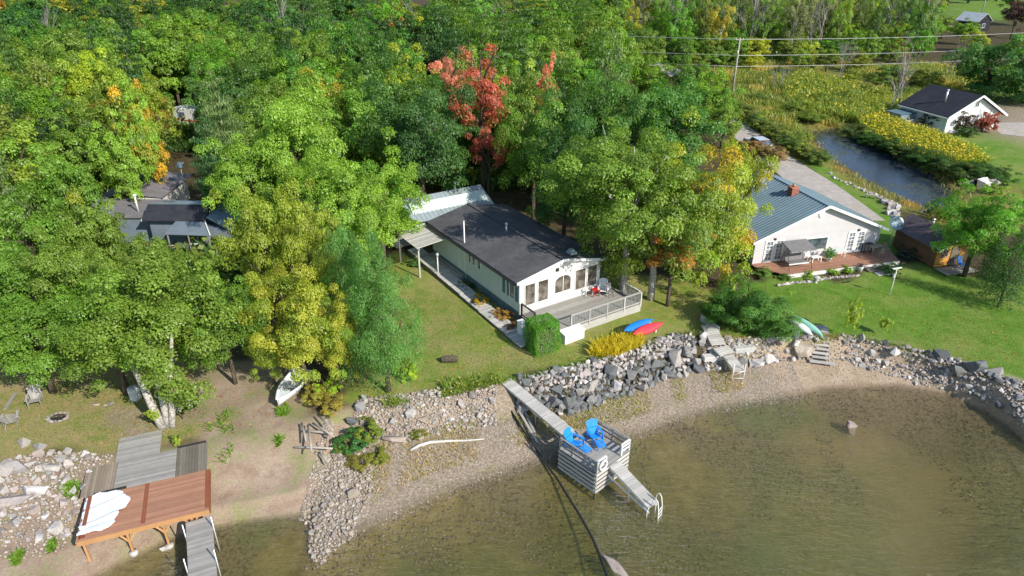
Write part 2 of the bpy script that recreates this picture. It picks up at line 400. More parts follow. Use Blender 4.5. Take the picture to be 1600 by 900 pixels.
def fT(x): return np.maximum(np.interp(x, TL[:, 0], TL[:, 1]), fW(x) + 0.35)
def fL(x): return np.maximum(np.interp(x, LL[:, 0], LL[:, 1]), fT(x) + 0.5)
PONDPX = [(1262,207),(1300,200),(1345,213),(1400,243),(1440,262),(1495,298),(1502,350),(1440,330),(1400,312),(1355,290),(1318,268),(1283,238)]
POND = np.array([at(u, v, -0.5)[:2] for u, v in PONDPX])
def inpoly(x, y, poly):
    poly = np.asarray(poly); n = len(poly); c = np.zeros(np.shape(x), bool)
    j = n - 1
    for i in range(n):
        xi, yi = poly[i]; xj, yj = poly[j]
        c ^= ((yi > y) != (yj > y)) & (x < (xj - xi) * (y - yi) / (yj - yi + 1e-12) + xi)
        j = i
    return c
def polydist(x, y, poly):
    d = np.full(np.shape(x), 1e9); n = len(poly)
    for i in range(n):
        a = np.array(poly[i]); b = np.array(poly[(i + 1) % n]); ab = b - a
        t = np.clip(((x - a[0]) * ab[0] + (y - a[1]) * ab[1]) / (ab @ ab), 0, 1)
        d = np.minimum(d, np.hypot(x - a[0] - t * ab[0], y - a[1] - t * ab[1]))
    return d
def hz(x, y):
    x = np.asarray(x, float); y = np.asarray(y, float)
    W_, T_, L_ = fW(x), fT(x), fL(x)
    g = (vnoise(x, y, 6, 1) - 0.5) * 0.12 + (vnoise(x, y, 1.3, 2) - 0.5) * 0.03
    z = g * np.clip((y - L_) / 2, 0, 1)
    t1 = np.clip((L_ - y) / (L_ - T_), 0, 1); z = np.where(y < L_, TZ * t1 * t1 * (3 - 2 * t1), z)
    t2 = np.clip((T_ - y) / (T_ - W_), 0, 1); z = np.where(y < T_, TZ + (WZ - TZ) * t2 + (vnoise(x, y, 0.8, 3) - .5) * .06 * (1 - t2), z)
    dep = np.clip(W_ - y, 0, 50)
    z = np.where(y < W_, WZ - 1.9 * (1 - np.exp(-dep * 0.07)) - 0.02 * np.minimum(dep, 1) + (vnoise(x, y, 2.5, 4) - .5) * .12 * np.clip(dep, 0, 1), z)
    m = (y > 55) & (x > 30)
    if m.any():
        dd = polydist(x, y, POND); ins = inpoly(x, y, POND)
        sd = np.where(ins, -dd, dd)
        zp = -0.5 - 0.7 * np.clip(-sd / 2.0, 0, 1)
        zo = -0.5 + 0.5 * np.clip(sd / 2.5, 0, 1)
        z = np.where(m & ins, zp, np.where(m & (sd < 2.5), np.minimum(z, zo), z))
    return z
def hz1(x, y): return float(hz(np.array([x]), np.array([y]))[0])

def spaced(lo, hi, fine_lo, fine_hi, step, grow):
    a = list(np.arange(fine_lo, fine_hi, step)); s = step; v = a[-1]
    while v < hi: s *= grow; v += s; a.append(v)
    s = step; v = fine_lo; pre = []
    while v > lo: s *= grow; v -= s; pre.append(v)
    return np.array(pre[::-1] + a)
gx = spaced(-900, 1100, -32, 36, 0.22, 1.07); gy = spaced(-60, 1500, 18, 52, 0.22, 1.035)
GX, GY = np.meshgrid(gx, gy); nx, ny = len(gx), len(gy)
X = GX.ravel(); Y = GY.ravel(); Z = hz(X, Y)
jx = X + (vnoise(X, Y, 1.7, 11) - .5) * 1.6 + (vnoise(X, Y, .5, 12) - .5) * .6
jy = Y + (vnoise(X, Y, 1.7, 13) - .5) * 1.6 + (vnoise(X, Y, .5, 14) - .5) * .6
far = Y > 70
jx = np.where(far, X + (vnoise(X, Y, 6, 15) - .5) * 5, jx); jy = np.where(far, Y + (vnoise(X, Y, 6, 16) - .5) * 5, jy)
def pxpoly(p, z=0): return [at(u, v, z)[:2] for u, v in p]
NAMES = ['forest', 'bright', 'dull', 'dirt', 'pebble', 'sand', 'marsh', 'bed']
Wt = np.zeros((len(X), 8)); zone = np.zeros(len(X), int)
BRIGHT = [pxpoly([(1100,475),(1180,440),(1230,428),(1300,438),(1345,428),(1400,415),(1440,412),(1480,425),(1560,440),(1700,470),(1900,640),(1700,640),(1600,606),(1520,580),(1440,553),(1330,530),(1240,536),(1150,536)]),
          pxpoly([(1455,210),(1560,207),(1640,235),(1700,300),(1600,300),(1540,268),(1480,232)]),
          pxpoly([(1545,138),(1700,130),(1700,180),(1560,162)]),
          pxpoly([(1232,250),(1262,262),(1300,285),(1390,318),(1405,345),(1400,400),(1360,400),(1335,345),(1290,300),(1250,275)]),
          pxpoly([(1440,-40),(1700,-40),(1700,32),(1560,32),(1450,26)]),
          [(36, 26), (90, 5), (90, 72), (60, 74), (50, 60), (44, 52), (38, 44)]]
DULL = [pxpoly([(540,500),(600,400),(700,400),(820,440),(960,420),(1100,450),(1130,525),(1060,530),(900,575),(780,602),(600,628),(540,628)]),
        pxpoly([(-500,520),(340,560),(360,600),(330,690),(160,716),(60,712),(-500,740)])]
DIRT = [pxpoly([(300,585),(330,560),(460,570),(478,600),(470,655),(500,700),(500,790),(470,815),(300,830),(290,700)]),
        pxpoly([(160,640),(215,635),(260,680),(180,700)])]
MARSH = [pxpoly([(1080,112),(1180,95),(1440,98),(1545,112),(1600,120),(1545,135),(1440,150),(1460,210),(1560,290),(1700,310),(1700,350),(1500,360),(1440,340),(1240,262),(1150,172)])]
GRAVEL = [pxpoly([(1560,165),(1700,160),(1700,250),(1600,225),(1545,205)]), ]
far_ = Y > fL(X)
for pl in MARSH: zone[inpoly(jx, jy, pl)] = 6
for pl in DULL: zone[inpoly(jx, jy, pl) & far_] = 2
for pl in BRIGHT: zone[inpoly(jx, jy, pl) & far_] = 1
jL = jy - fL(X)
zone[(Y < fL(X)) & (jL < 0)] = 4
zone[(jL < 0) & (Y < fL(X) + 1) & (X > 16.5 + (vnoise(X, Y, 2, 5) - .5) * 4)] = 5
zone[(Y < fL(X)) & (X < -21)] = 3
zone[(Y < fL(X)) & (Y > fT(X)) & (X < -9) & (X > -22)] = 3
zone[(Y < fT(X)) & (X < -10.2)] = 3
zone[(Y < fL(X) - .1) & (Y > fT(X) + .1) & (X > .3) & (X < 13)] = 0  # dark soil in the riprap gaps; crevice shade put into the ground colour
for pl in DIRT: zone[inpoly(jx, jy, pl)] = 3
for pl in GRAVEL: zone[inpoly(jx, jy, pl)] = 4
zone[Y < fW(X) - 0.05] = 7
zone[inpoly(X, Y, POND)] = 7
Wt[np.arange(len(X)), zone] = 1
G = Wt.reshape(ny, nx, 8)
for _ in range(3):
    G2 = G.copy(); G2[1:-1, 1:-1] = (G[1:-1, 1:-1] * 2 + G[:-2, 1:-1] + G[2:, 1:-1] + G[1:-1, :-2] + G[1:-1, 2:]) / 6; G = G2
Wt = G.reshape(-1, 8)
dep_a = np.clip(WZ - Z, 0, 4)
tv = np.stack([X, Y, Z], 1)
ii = np.arange(ny * nx).reshape(ny, nx)
quads = np.stack([ii[:-1, :-1].ravel(), ii[:-1, 1:].ravel(), ii[1:, 1:].ravel(), ii[1:, :-1].ravel()], 1)
# normals from the height grid
dzdy, dzdx = np.gradient(Z.reshape(ny, nx), gy, gx)
NR = np.stack([-dzdx.ravel(), -dzdy.ravel(), np.ones(nx * ny)], 1); NR /= np.linalg.norm(NR, axis=1)[:, None]

def terrain_mat():
    m, t, out = newmat('terrain')
    P_ = worldpos(t)
    a = nd(t, 'ShaderNodeVertexColor', layer_name='zone_a'); b = nd(t, 'ShaderNodeVertexColor', layer_name='zone_b')
    sa = nd(t, 'ShaderNodeSeparateColor'); sb = nd(t, 'ShaderNodeSeparateColor')
    t.links.new(a.outputs[0], sa.inputs[0]); t.links.new(b.outputs[0], sb.inputs[0])
    nb = noise(t, P_, 0.25, 4, 0.6); nm = noise(t, P_, 1.1, 5, 0.65); nf = noise(t, P_, 7, 4, 0.7); nff = noise(t, P_, 28, 2, 0.7)
    # forest floor
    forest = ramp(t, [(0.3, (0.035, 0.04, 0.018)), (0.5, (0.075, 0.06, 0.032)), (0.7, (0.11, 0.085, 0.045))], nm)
    bright = ramp(t, [(0.3, (0.08, 0.17, 0.018)), (0.55, (0.12, 0.22, 0.03)), (0.75, (0.18, 0.25, 0.05))], nm)
    bright = mixc(t, bright, (0.23, 0.25, 0.07), ramp(t, [(0.45, (0, 0, 0)), (0.7, (0.75,) * 3)], nb))
    dull = ramp(t, [(0.3, (0.13, 0.21, 0.03)), (0.5, (0.20, 0.235, 0.05)), (0.68, (0.27, 0.25, 0.085)), (0.85, (0.34, 0.27, 0.13))], nm)
    dull = mixc(t, dull, (0.31, 0.26, 0.12), ramp(t, [(0.45, (0, 0, 0)), (0.68, (0.75,) * 3)], nb))
    sxx = nd(t, 'ShaderNodeSeparateXYZ'); t.links.new(P_, sxx.inputs[0])
    fy = math_(t, 'MULTIPLY', math_(t, 'SUBTRACT', -13.0, sxx.outputs[0]), 0.3, True); fy = math_(t, 'MULTIPLY', fy, ramp(t, [(0.35, (.25,) * 3), (0.6, (.9,) * 3)], nm))
    dull = mixc(t, dull, (0.33, 0.245, 0.125), fy)
    dirt = ramp(t, [(0.3, (0.25, 0.18, 0.13)), (0.6, (0.36, 0.275, 0.205)), (0.8, (0.46, 0.37, 0.29))], nm)
    dirt = mixc(t, dirt, (0.17, 0.20, 0.06), ramp(t, [(0.47, (0, 0, 0)), (0.64, (0.75,) * 3)], noise(t, P_, 0.55, 5, 0.7)))
    peb = ramp(t, [(0.35, (0.22, 0.17, 0.12)), (0.65, (0.37, 0.30, 0.23))], nf)
    peb = mixc(t, peb, (0.24, 0.22, 0.10), ramp(t, [(0.5, (0, 0, 0)), (0.7, (0.7,) * 3)], nm))
    sand = ramp(t, [(0.35, (0.32, 0.24, 0.165)), (0.65, (0.41, 0.32, 0.23))], nm)
    sand = mixc(t, sand, (0.22, 0.15, 0.09), ramp(t, [(0.6, (0, 0, 0)), (0.75, (0.6,) * 3)], noise(t, worldpos(t, scale=(0.6, 2.5, 1)), 0.9, 5, 0.7)))
    wet = math_(t, 'MULTIPLY', math_(t, 'SUBTRACT', -1.60, sxx.outputs[2]), 14.0, True); wet = math_(t, 'MULTIPLY', wet, 0.42)
    dirt = mixc(t, dirt, (0.10, 0.075, 0.05), wet); peb = mixc(t, peb, (0.10, 0.075, 0.05), wet); sand = mixc(t, sand, (0.13, 0.09, 0.06), wet)
    marsh = ramp(t, [(0.3, (0.10, 0.13, 0.03)), (0.5, (0.19, 0.19, 0.05)), (0.7, (0.28, 0.22, 0.07))], noise(t, P_, 0.16, 6, 0.7))
    bed = ramp(t, [(0.3, (0.15, 0.115, 0.04)), (0.5, (0.215, 0.165, 0.062)), (0.72, (0.28, 0.22, 0.095))], nm)
    sx = nd(t, 'ShaderNodeSeparateXYZ'); t.links.new(P_, sx.inputs[0])
    fx = math_(t, 'ADD', math_(t, 'MULTIPLY', sx.outputs[0], 0.2), -3.6); fx = math_(t, 'ADD', fx, math_(t, 'MULTIPLY', nb, 1.2), True)
    bed = mixc(t, bed, (0.34, 0.235, 0.13), math_(t, 'MULTIPLY', fx, 0.7))
    vor = nd(t, 'ShaderNodeTexVoronoi'); vor.inputs['Scale'].default_value = 5.5; t.links.new(P_, vor.inputs['Vector'])
    stones = ramp(t, [(0.05, (0.11, 0.085, 0.055)), (0.4, (0.19, 0.15, 0.09)), (0.8, (0.06, 0.045, 0.025))], vor.outputs['Distance'])
    bedpatch = ramp(t, [(0.45, (0, 0, 0)), (0.58, (0.8,) * 3)], noise(t, P_, 0.13, 4, 0.6, 0.4))
    bed = mixc(t, bed, stones, bedpatch)
    bed = mixc(t, bed, (0.09, 0.13, 0.035), ramp(t, [(0.5, (0, 0, 0)), (0.62, (0.6,) * 3)], noise(t, P_, 0.09, 4, 0.6, 0.2)))
    def norm(c, wgt): 
        v = nd(t, 'ShaderNodeVectorMath', operation='SCALE'); t.links.new(c, v.inputs[0]); t.links.new(wgt, v.inputs['Scale']); return v.outputs[0]
    acc = None
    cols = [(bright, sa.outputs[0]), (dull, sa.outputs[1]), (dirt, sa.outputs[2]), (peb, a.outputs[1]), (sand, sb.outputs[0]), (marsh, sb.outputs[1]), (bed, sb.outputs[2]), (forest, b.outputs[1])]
    for c, wg in cols:
        n = norm(c, wg)
        if acc is None: acc = n
        else:
            ad = nd(t, 'ShaderNodeVectorMath', operation='ADD'); t.links.new(acc, ad.inputs[0]); t.links.new(n, ad.inputs[1]); acc = ad.outputs[0]
    # grain everywhere
    g = ramp(t, [(0.25, (0.72,) * 3), (0.75, (1.28,) * 3)], nff)
    g2 = ramp(t, [(0.25, (0.82,) * 3), (0.75, (1.18,) * 3)], nf)
    acc = mixc(t, acc, g, 1.0, 'MULTIPLY'); acc = mixc(t, acc, g2, 1.0, 'MULTIPLY')
    p = nd(t, 'ShaderNodeBsdfPrincipled'); p.inputs['Roughness'].default_value = 0.95; p.inputs['Specular IOR Level'].default_value = 0.08
    t.links.new(acc, p.inputs['Base Color'])
    h = math_(t, 'ADD', nf, nff)
    t.links.new(bump(t, h, 0.6, 0.05), p.inputs['Normal'])
    t.links.new(p.outputs[0], out.inputs[0]); return m
TM = terrain_mat()
def terrain_part(name, mask):
    q = quads[mask]; used, inv = np.unique(q, return_inverse=True); q2 = inv.reshape(q.shape)
    me = np_mesh(name, tv[used], q2, True)
    for ln, cols_ in (('zone_a', (1, 2, 3, 4)), ('zone_b', (5, 6, 7, 0))):
        ca = me.color_attributes.new(ln, 'FLOAT_COLOR', 'POINT')
        ca.data.foreach_set('color', Wt[used][:, cols_].astype(np.float32).ravel())
    me.normals_split_custom_set_from_vertices(NR[used].astype(np.float32))
    o = link_mesh(name, me, None, TM); o['kind'] = 'structure'; return o
fz = np.argmax(Wt[quads].sum(1), 1)
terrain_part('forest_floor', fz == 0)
terrain_part('lawn', (fz == 1) | (fz == 2))
terrain_part('bare_ground', fz == 3)
terrain_part('beach', (fz == 4) | (fz == 5))
terrain_part('marsh', fz == 6)
terrain_part('lake_bed', fz == 7)

# ---------------------------------------------------------------- water
def water_mat(name, murk, tint, kdep, ripple=1.0, rot=0.6, refl_rough=0.06):
    m, t, out = newmat(name)
    dp = nd(t, 'ShaderNodeAttribute', attribute_name='depth')
    fac = math_(t, 'MULTIPLY', dp.outputs['Fac'], -kdep); fac = math_(t, 'EXPONENT', fac); fac = math_(t, 'SUBTRACT', 1.0, fac, True)
    tr = nd(t, 'ShaderNodeBsdfTransparent')
    tf = ramp(t, [(0.0, (1, 1, 1)), (0.5, tint)], math_(t, 'MULTIPLY', dp.outputs['Fac'], 0.5))
    t.links.new(tf, tr.inputs[0])
    P_ = worldpos(t, rot=(0, 0, rot), scale=(1.0, 3.0, 1.0))
    r1 = noise(t, P_, 1.1, 4, 0.6, 0.5); r2 = noise(t, P_, 3.4, 3, 0.6, 0.3)
    h = math_(t, 'ADD', r1, math_(t, 'MULTIPLY', r2, 0.45))
    nb = bump(t, h, min(1.0, 0.4 * ripple), 0.2 if ripple < 1 else 0.32)
    df = nd(t, 'ShaderNodeBsdfDiffuse')
    nlow = noise(t, worldpos(t), 0.11, 4, 0.6, 0.3)
    mk = ramp(t, [(0.35, [x * 0.8 for x in murk]), (0.65, [x * 1.2 for x in murk])], nlow)
    t.links.new(mk, df.inputs[0]); t.links.new(nb, df.inputs['Normal'])
    mx = nd(t, 'ShaderNodeMixShader'); t.links.new(fac, mx.inputs[0]); t.links.new(tr.outputs[0], mx.inputs[1]); t.links.new(df.outputs[0], mx.inputs[2])
    gl = nd(t, 'ShaderNodeBsdfGlossy'); gl.inputs['Roughness'].default_value = refl_rough; t.links.new(nb, gl.inputs['Normal'])
    ge = nd(t, 'ShaderNodeNewGeometry')      # Schlick reflectance, the same from above and below
    dt = nd(t, 'ShaderNodeVectorMath', operation='DOT_PRODUCT'); t.links.new(ge.outputs['Incoming'], dt.inputs[0]); t.links.new(nb, dt.inputs[1])
    cs = math_(t, 'ABSOLUTE', dt.outputs['Value']); fr = math_(t, 'POWER', math_(t, 'SUBTRACT', 1.0, cs, True), 5.0)
    fr = math_(t, 'ADD', math_(t, 'MULTIPLY', fr, 0.98), 0.02, True)
    m2 = nd(t, 'ShaderNodeMixShader'); t.links.new(fr, m2.inputs[0]); t.links.new(mx.outputs[0], m2.inputs[1]); t.links.new(gl.outputs[0], m2.inputs[2])
    t.links.new(m2.outputs[0], out.inputs[0]); return m
M['lake'] = water_mat('lake_water', (0.115, 0.13, 0.042), (0.88, 0.88, 0.66), 0.48, 1.9)
M['pond'] = water_mat('pond_water', (0.022, 0.032, 0.05), (0.6, 0.6, 0.45), 4.0, 0.25, 0.2, 0.03)  # murk tinted blue to stand in for the sky reflection
wx = spaced(-500, 500, -32, 36, 0.5, 1.12); wy = spaced(-300, 46, 14, 41, 0.5, 1.12)
wy = wy[wy < 42]
WX, WY = np.meshgrid(wx, wy); wz = hz(WX.ravel(), WY.ravel())
wv = np.stack([WX.ravel(), WY.ravel(), np.full(WX.size, WZ)], 1)
wi = np.arange(WX.size).reshape(WX.shape)
wq = np.stack([wi[:-1, :-1].ravel(), wi[:-1, 1:].ravel(), wi[1:, 1:].ravel(), wi[1:, :-1].ravel()], 1)
wq = wq[(wz[wq] < WZ + 0.25).any(1)]
me = np_mesh('water', wv, wq, True)
a_ = me.attributes.new('depth', 'FLOAT', 'POINT'); a_.data.foreach_set('value', np.clip(WZ - wz, 0, 3).astype(np.float32))
link_mesh('water', me, None, M['lake'])['kind'] = 'structure'
c_ = POND.mean(0); ring = [tuple(c_ + (p - c_) * 1.06) for p in POND]
me = bpy.data.meshes.new('pond_water')
me.from_pydata([(x, y, -0.5) for x, y in ring], [], [tuple(range(len(ring)))]); me.update()
a_ = me.attributes.new('depth', 'FLOAT', 'POINT'); a_.data.foreach_set('value', np.full(len(ring), 0.7, np.float32))
link_mesh('pond_water', me, None, M['pond'])['kind'] = 'structure'
# ---------------------------------------------------------------- gravel road
def strip(name, pts, widths, mat, dz=0.012):
    pts = np.array(pts, float)
    # resample
    P2 = []; Wd = []
    for i in range(len(pts) - 1):
        n = max(2, int(np.linalg.norm(pts[i + 1] - pts[i]) / 1.0))
        for k in range(n):
            P2.append(pts[i] + (pts[i + 1] - pts[i]) * k / n); Wd.append(widths[i] + (widths[i + 1] - widths[i]) * k / n)
    P2.append(pts[-1]); Wd.append(widths[-1]); P2 = np.array(P2)
    v = []; f = []; K = 7
    for i, p in enumerate(P2):
        d = P2[min(i + 1, len(P2) - 1)] - P2[max(i - 1, 0)]; d /= np.linalg.norm(d); nrm = np.array([-d[1], d[0]])
        for k in range(K):
            s = (k / (K - 1) - 0.5) * Wd[i] * (1 + 0.10 * (float(vnoise(p[0] + k * 3, p[1], 2.2, 61)) - .5))
            q = p + nrm * s; zz = hz1(q[0], q[1]) + dz + 0.03 * (1 - abs(k - 3) / 3)
            v.append((q[0], q[1], zz))
        if i: 
            for k in range(K - 1): f.append(((i - 1) * K + k, (i - 1) * K + k + 1, i * K + k + 1, i * K + k))
    me = bpy.data.meshes.new(name); me.from_pydata(v, [], f); me.update()
    o = link_mesh(name, me, None, mat); o['kind'] = 'structure'; return o
M['gravel'] = simple('gravel', (0.40, 0.35, 0.31), 0.95, 0.15, 2.0, bump_s=0.5, bscale=30, dirt=(0.28, 0.25, 0.17), dirt_amt=0.6)
strip('gravel_road', [(23, 172), (28.2, 159), (31.2, 146), (33, 131), (32.6, 115), (31.5, 97), (31.8, 84), (32.4, 75), (32.6, 67), (32.8, 61)], [4, 4, 4, 4, 4, 4, 4.2, 4.6, 5, 5], M['gravel'])
strip('gravel_driveway', [at(1552, 200)[:2], at(1600, 203)[:2], at(1700, 205)[:2], at(1850, 205)[:2]], [7, 9, 9, 8], M['gravel'])
# ---------------------------------------------------------------- stones
def hull_stone(seed, n=13, box=False):
    import bmesh
    r = random.Random(seed); bm = bmesh.new()
    for i in range(n):
        while True:
            p = [r.uniform(-1, 1) for _ in range(3)]
            L = math.sqrt(sum(a * a for a in p))
            if 0.3 < L: break
        if box: k = 1.0 / max(abs(a) for a in p) * r.uniform(0.75, 1)
        else: k = 1.0 / L * r.uniform(0.82, 1.08)
        bm.verts.new([a * k for a in p])
    res = bmesh.ops.convex_hull(bm, input=bm.verts)
    bmesh.ops.delete(bm, geom=[g for g in res['geom_interior'] if isinstance(g, bmesh.types.BMVert)], context='VERTS')
    bmesh.ops.bevel(bm, geom=list(bm.edges), offset=0.07, segments=1, affect='EDGES') if n <= 8 else None
    me = bpy.data.meshes.new('stone'); bm.to_mesh(me); bm.free(); return me
STONES = {}
def stone_set(key, mat, box=False, k=7):
    L = []
    for i in range(k):
        me = hull_stone(hash(key) % 7 * 0 + i * 13 + len(key) * 31, 15 if not box else 12, box); me.materials.append(mat); L.append(me)
    STONES[key] = L
for key, mt, bx in (('pale', 'stone_pale', True), ('dark', 'stone_dark', True), ('pink', 'stone_pink', False), ('tan', 'stone_tan', False)):
    stone_set(key, M[mt], bx)
rs = random.Random(77)
def put_stone(parent, key, x, y, z, r, flat=0.7, name='stone'):
    o = link_mesh(name, rs.choice(STONES[key]), parent)
    o.location = (x, y, z); o.rotation_euler = (rs.uniform(-.4, .4), rs.uniform(-.4, .4), rs.uniform(0, 6.28))
    o.scale = (r * rs.uniform(.85, 1.2), r * rs.uniform(.75, 1.05), r * rs.uniform(flat * .8, flat * 1.15))
    return o
def scatter(region, rfun, tries, dens=0.8, seed=1, limit=10000):
    """dart throwing; region() -> (x,y) ; rfun(x,y) -> radius"""
    r = random.Random(seed); pts = []; cell = {}
    for _ in range(tries):
        x, y = region(r)
        rad = rfun(x, y, r)
        if rad is None: continue
        cx, cy = int(x // 1.0), int(y // 1.0); ok = True
        for a in (-1, 0, 1):
            for b in (-1, 0, 1):
                for (px, py, pr) in cell.get((cx + a, cy + b), ()):
                    if (px - x) ** 2 + (py - y) ** 2 < ((pr + rad) * dens) ** 2: ok = False; break
                if not ok: break
            if not ok: break
        if ok:
            pts.append((x, y, rad)); cell.setdefault((cx, cy), []).append((x, y, rad))
            if len(pts) >= limit: break
    return pts
def stones_stuff(name, pts, mat, parent=None, flat=0.7, label=None, lift=0.2, seed=3, offs=(0, 0, 0)):
    """many small real stones joined as one mesh: jittered octahedra with a flat top"""
    r = np.random.default_rng(seed); n = len(pts)
    base = np.array([(1, 0, 0), (0.3, 0.95, 0), (-0.8, 0.6, 0), (-0.8, -0.6, 0), (0.3, -0.95, 0), (0, 0, 1), (0, 0, -1)], float)
    fc = []
    for i in range(5): fc += [(i, (i + 1) % 5, 5), ((i + 1) % 5, i, 6)]
    fc = np.array(fc)
    p = np.array(pts); V = base[None] * (1 + r.uniform(-.28, .28, (n, 7, 3)))
    V += r.uniform(-.12, .12, (n, 7, 3))
    a = r.uniform(0, 6.28, n); ca, sa = np.cos(a)[:, None], np.sin(a)[:, None]
    xx = V[..., 0] * ca - V[..., 1] * sa; yy = V[..., 0] * sa + V[..., 1] * ca
    rad = p[:, 2][:, None]
    z0 = hz(p[:, 0], p[:, 1])[:, None]
    vv = np.stack([p[:, 0][:, None] + xx * rad, p[:, 1][:, None] + yy * rad * r.uniform(.65, 1, (n, 1)), z0 + rad * lift + V[..., 2] * rad * flat], -1) - np.array(offs)
    ff = (fc[None] + (np.arange(n) * 7)[:, None, None]).reshape(-1, 3)
    me = np_mesh(name, vv.reshape(-1, 3), ff)
    at_ = me.attributes.new('tone', 'FLOAT', 'POINT'); at_.data.foreach_set('value', np.repeat(r.uniform(0, 1, n), 7).astype(np.float32))
    o = link_mesh(name, me, parent, mat); o['kind'] = 'stuff'
    if label: o['label'] = label
    return o
def tone_stone(name, cols):
    m, t, out = newmat(name)
    p = nd(t, 'ShaderNodeBsdfPrincipled'); p.inputs['Roughness'].default_value = 0.9; p.inputs['Specular IOR Level'].default_value = 0.15
    a = nd(t, 'ShaderNodeAttribute', attribute_name='tone'); k = len(cols)
    c = ramp(t, [(i / k, q) for i, q in enumerate(cols)], a.outputs['Fac'], 'CONSTANT')
    n = noise(t, worldpos(t), 18, 2)
    c = mixc(t, c, ramp(t, [(0.3, (.8,) * 3), (0.7, (1.2,) * 3)], n), 1.0, 'MULTIPLY')
    t.links.new(c, p.inputs['Base Color']); t.links.new(p.outputs[0], out.inputs[0]); return m
M['pebbles'] = tone_stone('pebbles', [(0.25, 0.20, 0.155), (0.35, 0.29, 0.24), (0.43, 0.37, 0.32), (0.30, 0.24, 0.20), (0.18, 0.155, 0.13), (0.37, 0.305, 0.26), (0.50, 0.46, 0.42)])
M['cobbles'] = tone_stone('cobbles', [(0.32, 0.27, 0.22), (0.42, 0.37, 0.315), (0.27, 0.23, 0.19), (0.36, 0.30, 0.255), (0.46, 0.42, 0.38)])
M['wet_stones'] = tone_stone('wet_stones', [(0.10, 0.08, 0.05), (0.16, 0.13, 0.08), (0.21, 0.165, 0.10), (0.13, 0.10, 0.07), (0.26, 0.21, 0.14)])

M['dark_fill'] = tone_stone('dark_fill', [(0.10, 0.095, 0.085), (0.17, 0.155, 0.135), (0.24, 0.22, 0.19), (0.13, 0.12, 0.10)])  # joint stones coloured darker so the riprap crevices look shaded
def wall_of_stones(name, label, x0, x1, rf, keyf, tries, seed, flat=0.75, over=0.15, under=0.1, stuff_mat='cobbles', group=None, dens=0.72, limit=300):
    xm = (x0 + x1) / 2; ym = float(fT(xm)); loc = (xm, ym, hz1(xm, ym))
    root = thing(name, label, 'rock wall', loc, 0, group)
    def reg(r):
        x = r.uniform(x0, x1); a = float(fT(x)) - under; b = float(fL(x)) + over
        return x, r.uniform(a, b)
    pts = scatter(reg, rf, tries, dens, seed); pts.sort(key=lambda p: -p[2])
    for (x, y, rad) in pts[:limit]:
        put_stone(root, keyf(x, y, rad), x - loc[0], y - loc[1], hz1(x, y) - loc[2] + rad * 0.36, rad, flat)
    # small stones filling the joints
    fill = scatter(reg, lambda x, y, r: r.uniform(.05, .11), tries // 2, 0.8, seed + 5)
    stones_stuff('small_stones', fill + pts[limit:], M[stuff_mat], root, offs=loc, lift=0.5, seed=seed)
    return root
def tt(x, y): return (fL(x) - y) / max(0.3, (fL(x) - fT(x)))     # 0 top .. 1 toe
# main riprap: pale above, dark big stones below
def rf_main(x, y, r):
    t = tt(x, y)
    if abs(x + 0.1 - (34.6 - y) * 0.9) < 0.45: return None        # room for the gangway
    if t < 0.45: return r.choice([r.uniform(.13, .2), r.uniform(.18, .3)])
    return r.choice([r.uniform(.18, .3), r.uniform(.3, .5), r.uniform(.4, .62)])
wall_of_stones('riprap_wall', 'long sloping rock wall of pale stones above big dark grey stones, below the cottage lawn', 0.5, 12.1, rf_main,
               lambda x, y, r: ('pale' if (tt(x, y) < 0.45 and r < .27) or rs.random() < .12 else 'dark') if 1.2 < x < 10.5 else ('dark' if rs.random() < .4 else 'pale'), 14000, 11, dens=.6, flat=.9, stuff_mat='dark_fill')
wall_of_stones('stone_bank', 'low bank of pinkish fieldstones with goldenrod, left of the narrow gangway', -9.0, -0.9, lambda x, y, r: r.choice([r.uniform(.08, .14), r.uniform(.1, .17), r.uniform(.16, .34)]) if tt(x, y) < .75 or r.random() < .25 else None,
               lambda x, y, r: 'pink' if rs.random() < .7 else 'pale', 7000, 12, dens=.8)
wall_of_stones('boulder_wall', 'wall of tan and white boulders along the sandy beach, below the right lawn', 12.6, 26.4, lambda x, y, r: None if 20.3 < x < 21.9 or (12.75 < x - (40.7 - y) * .24 < 13.95) else r.choice([r.uniform(.12, .2), r.uniform(.18, .3), r.uniform(.3, .5)]),
               lambda x, y, r: rs.choice(['tan', 'pink', 'pale', 'pale']) if rs.random() < .94 else 'dark', 12000, 13, dens=.64)
wall_of_stones('rubble_shore', 'rubble shore of dark and white stones at the far right water edge', 26.6, 33.0, lambda x, y, r: r.choice([r.uniform(.1, .16), r.uniform(.15, .25), r.uniform(.25, .42)]),
               lambda x, y, r: 'dark' if rs.random() < .33 else 'pale', 12000, 14, dens=.66)
wall_of_stones('cobble_slope', 'slope of white boulders and cobbles left of the red deck', -34, -20.6, lambda x, y, r: r.choice([r.uniform(.1, .16), r.uniform(.14, .26), r.uniform(.26, .5)]) if tt(x, y) < .85 and float(vnoise(x, y, 1.2, 70)) > .3 else None,
               lambda x, y, r: rs.choice(['pale', 'pale', 'pink']), 9000, 15, dens=.78)
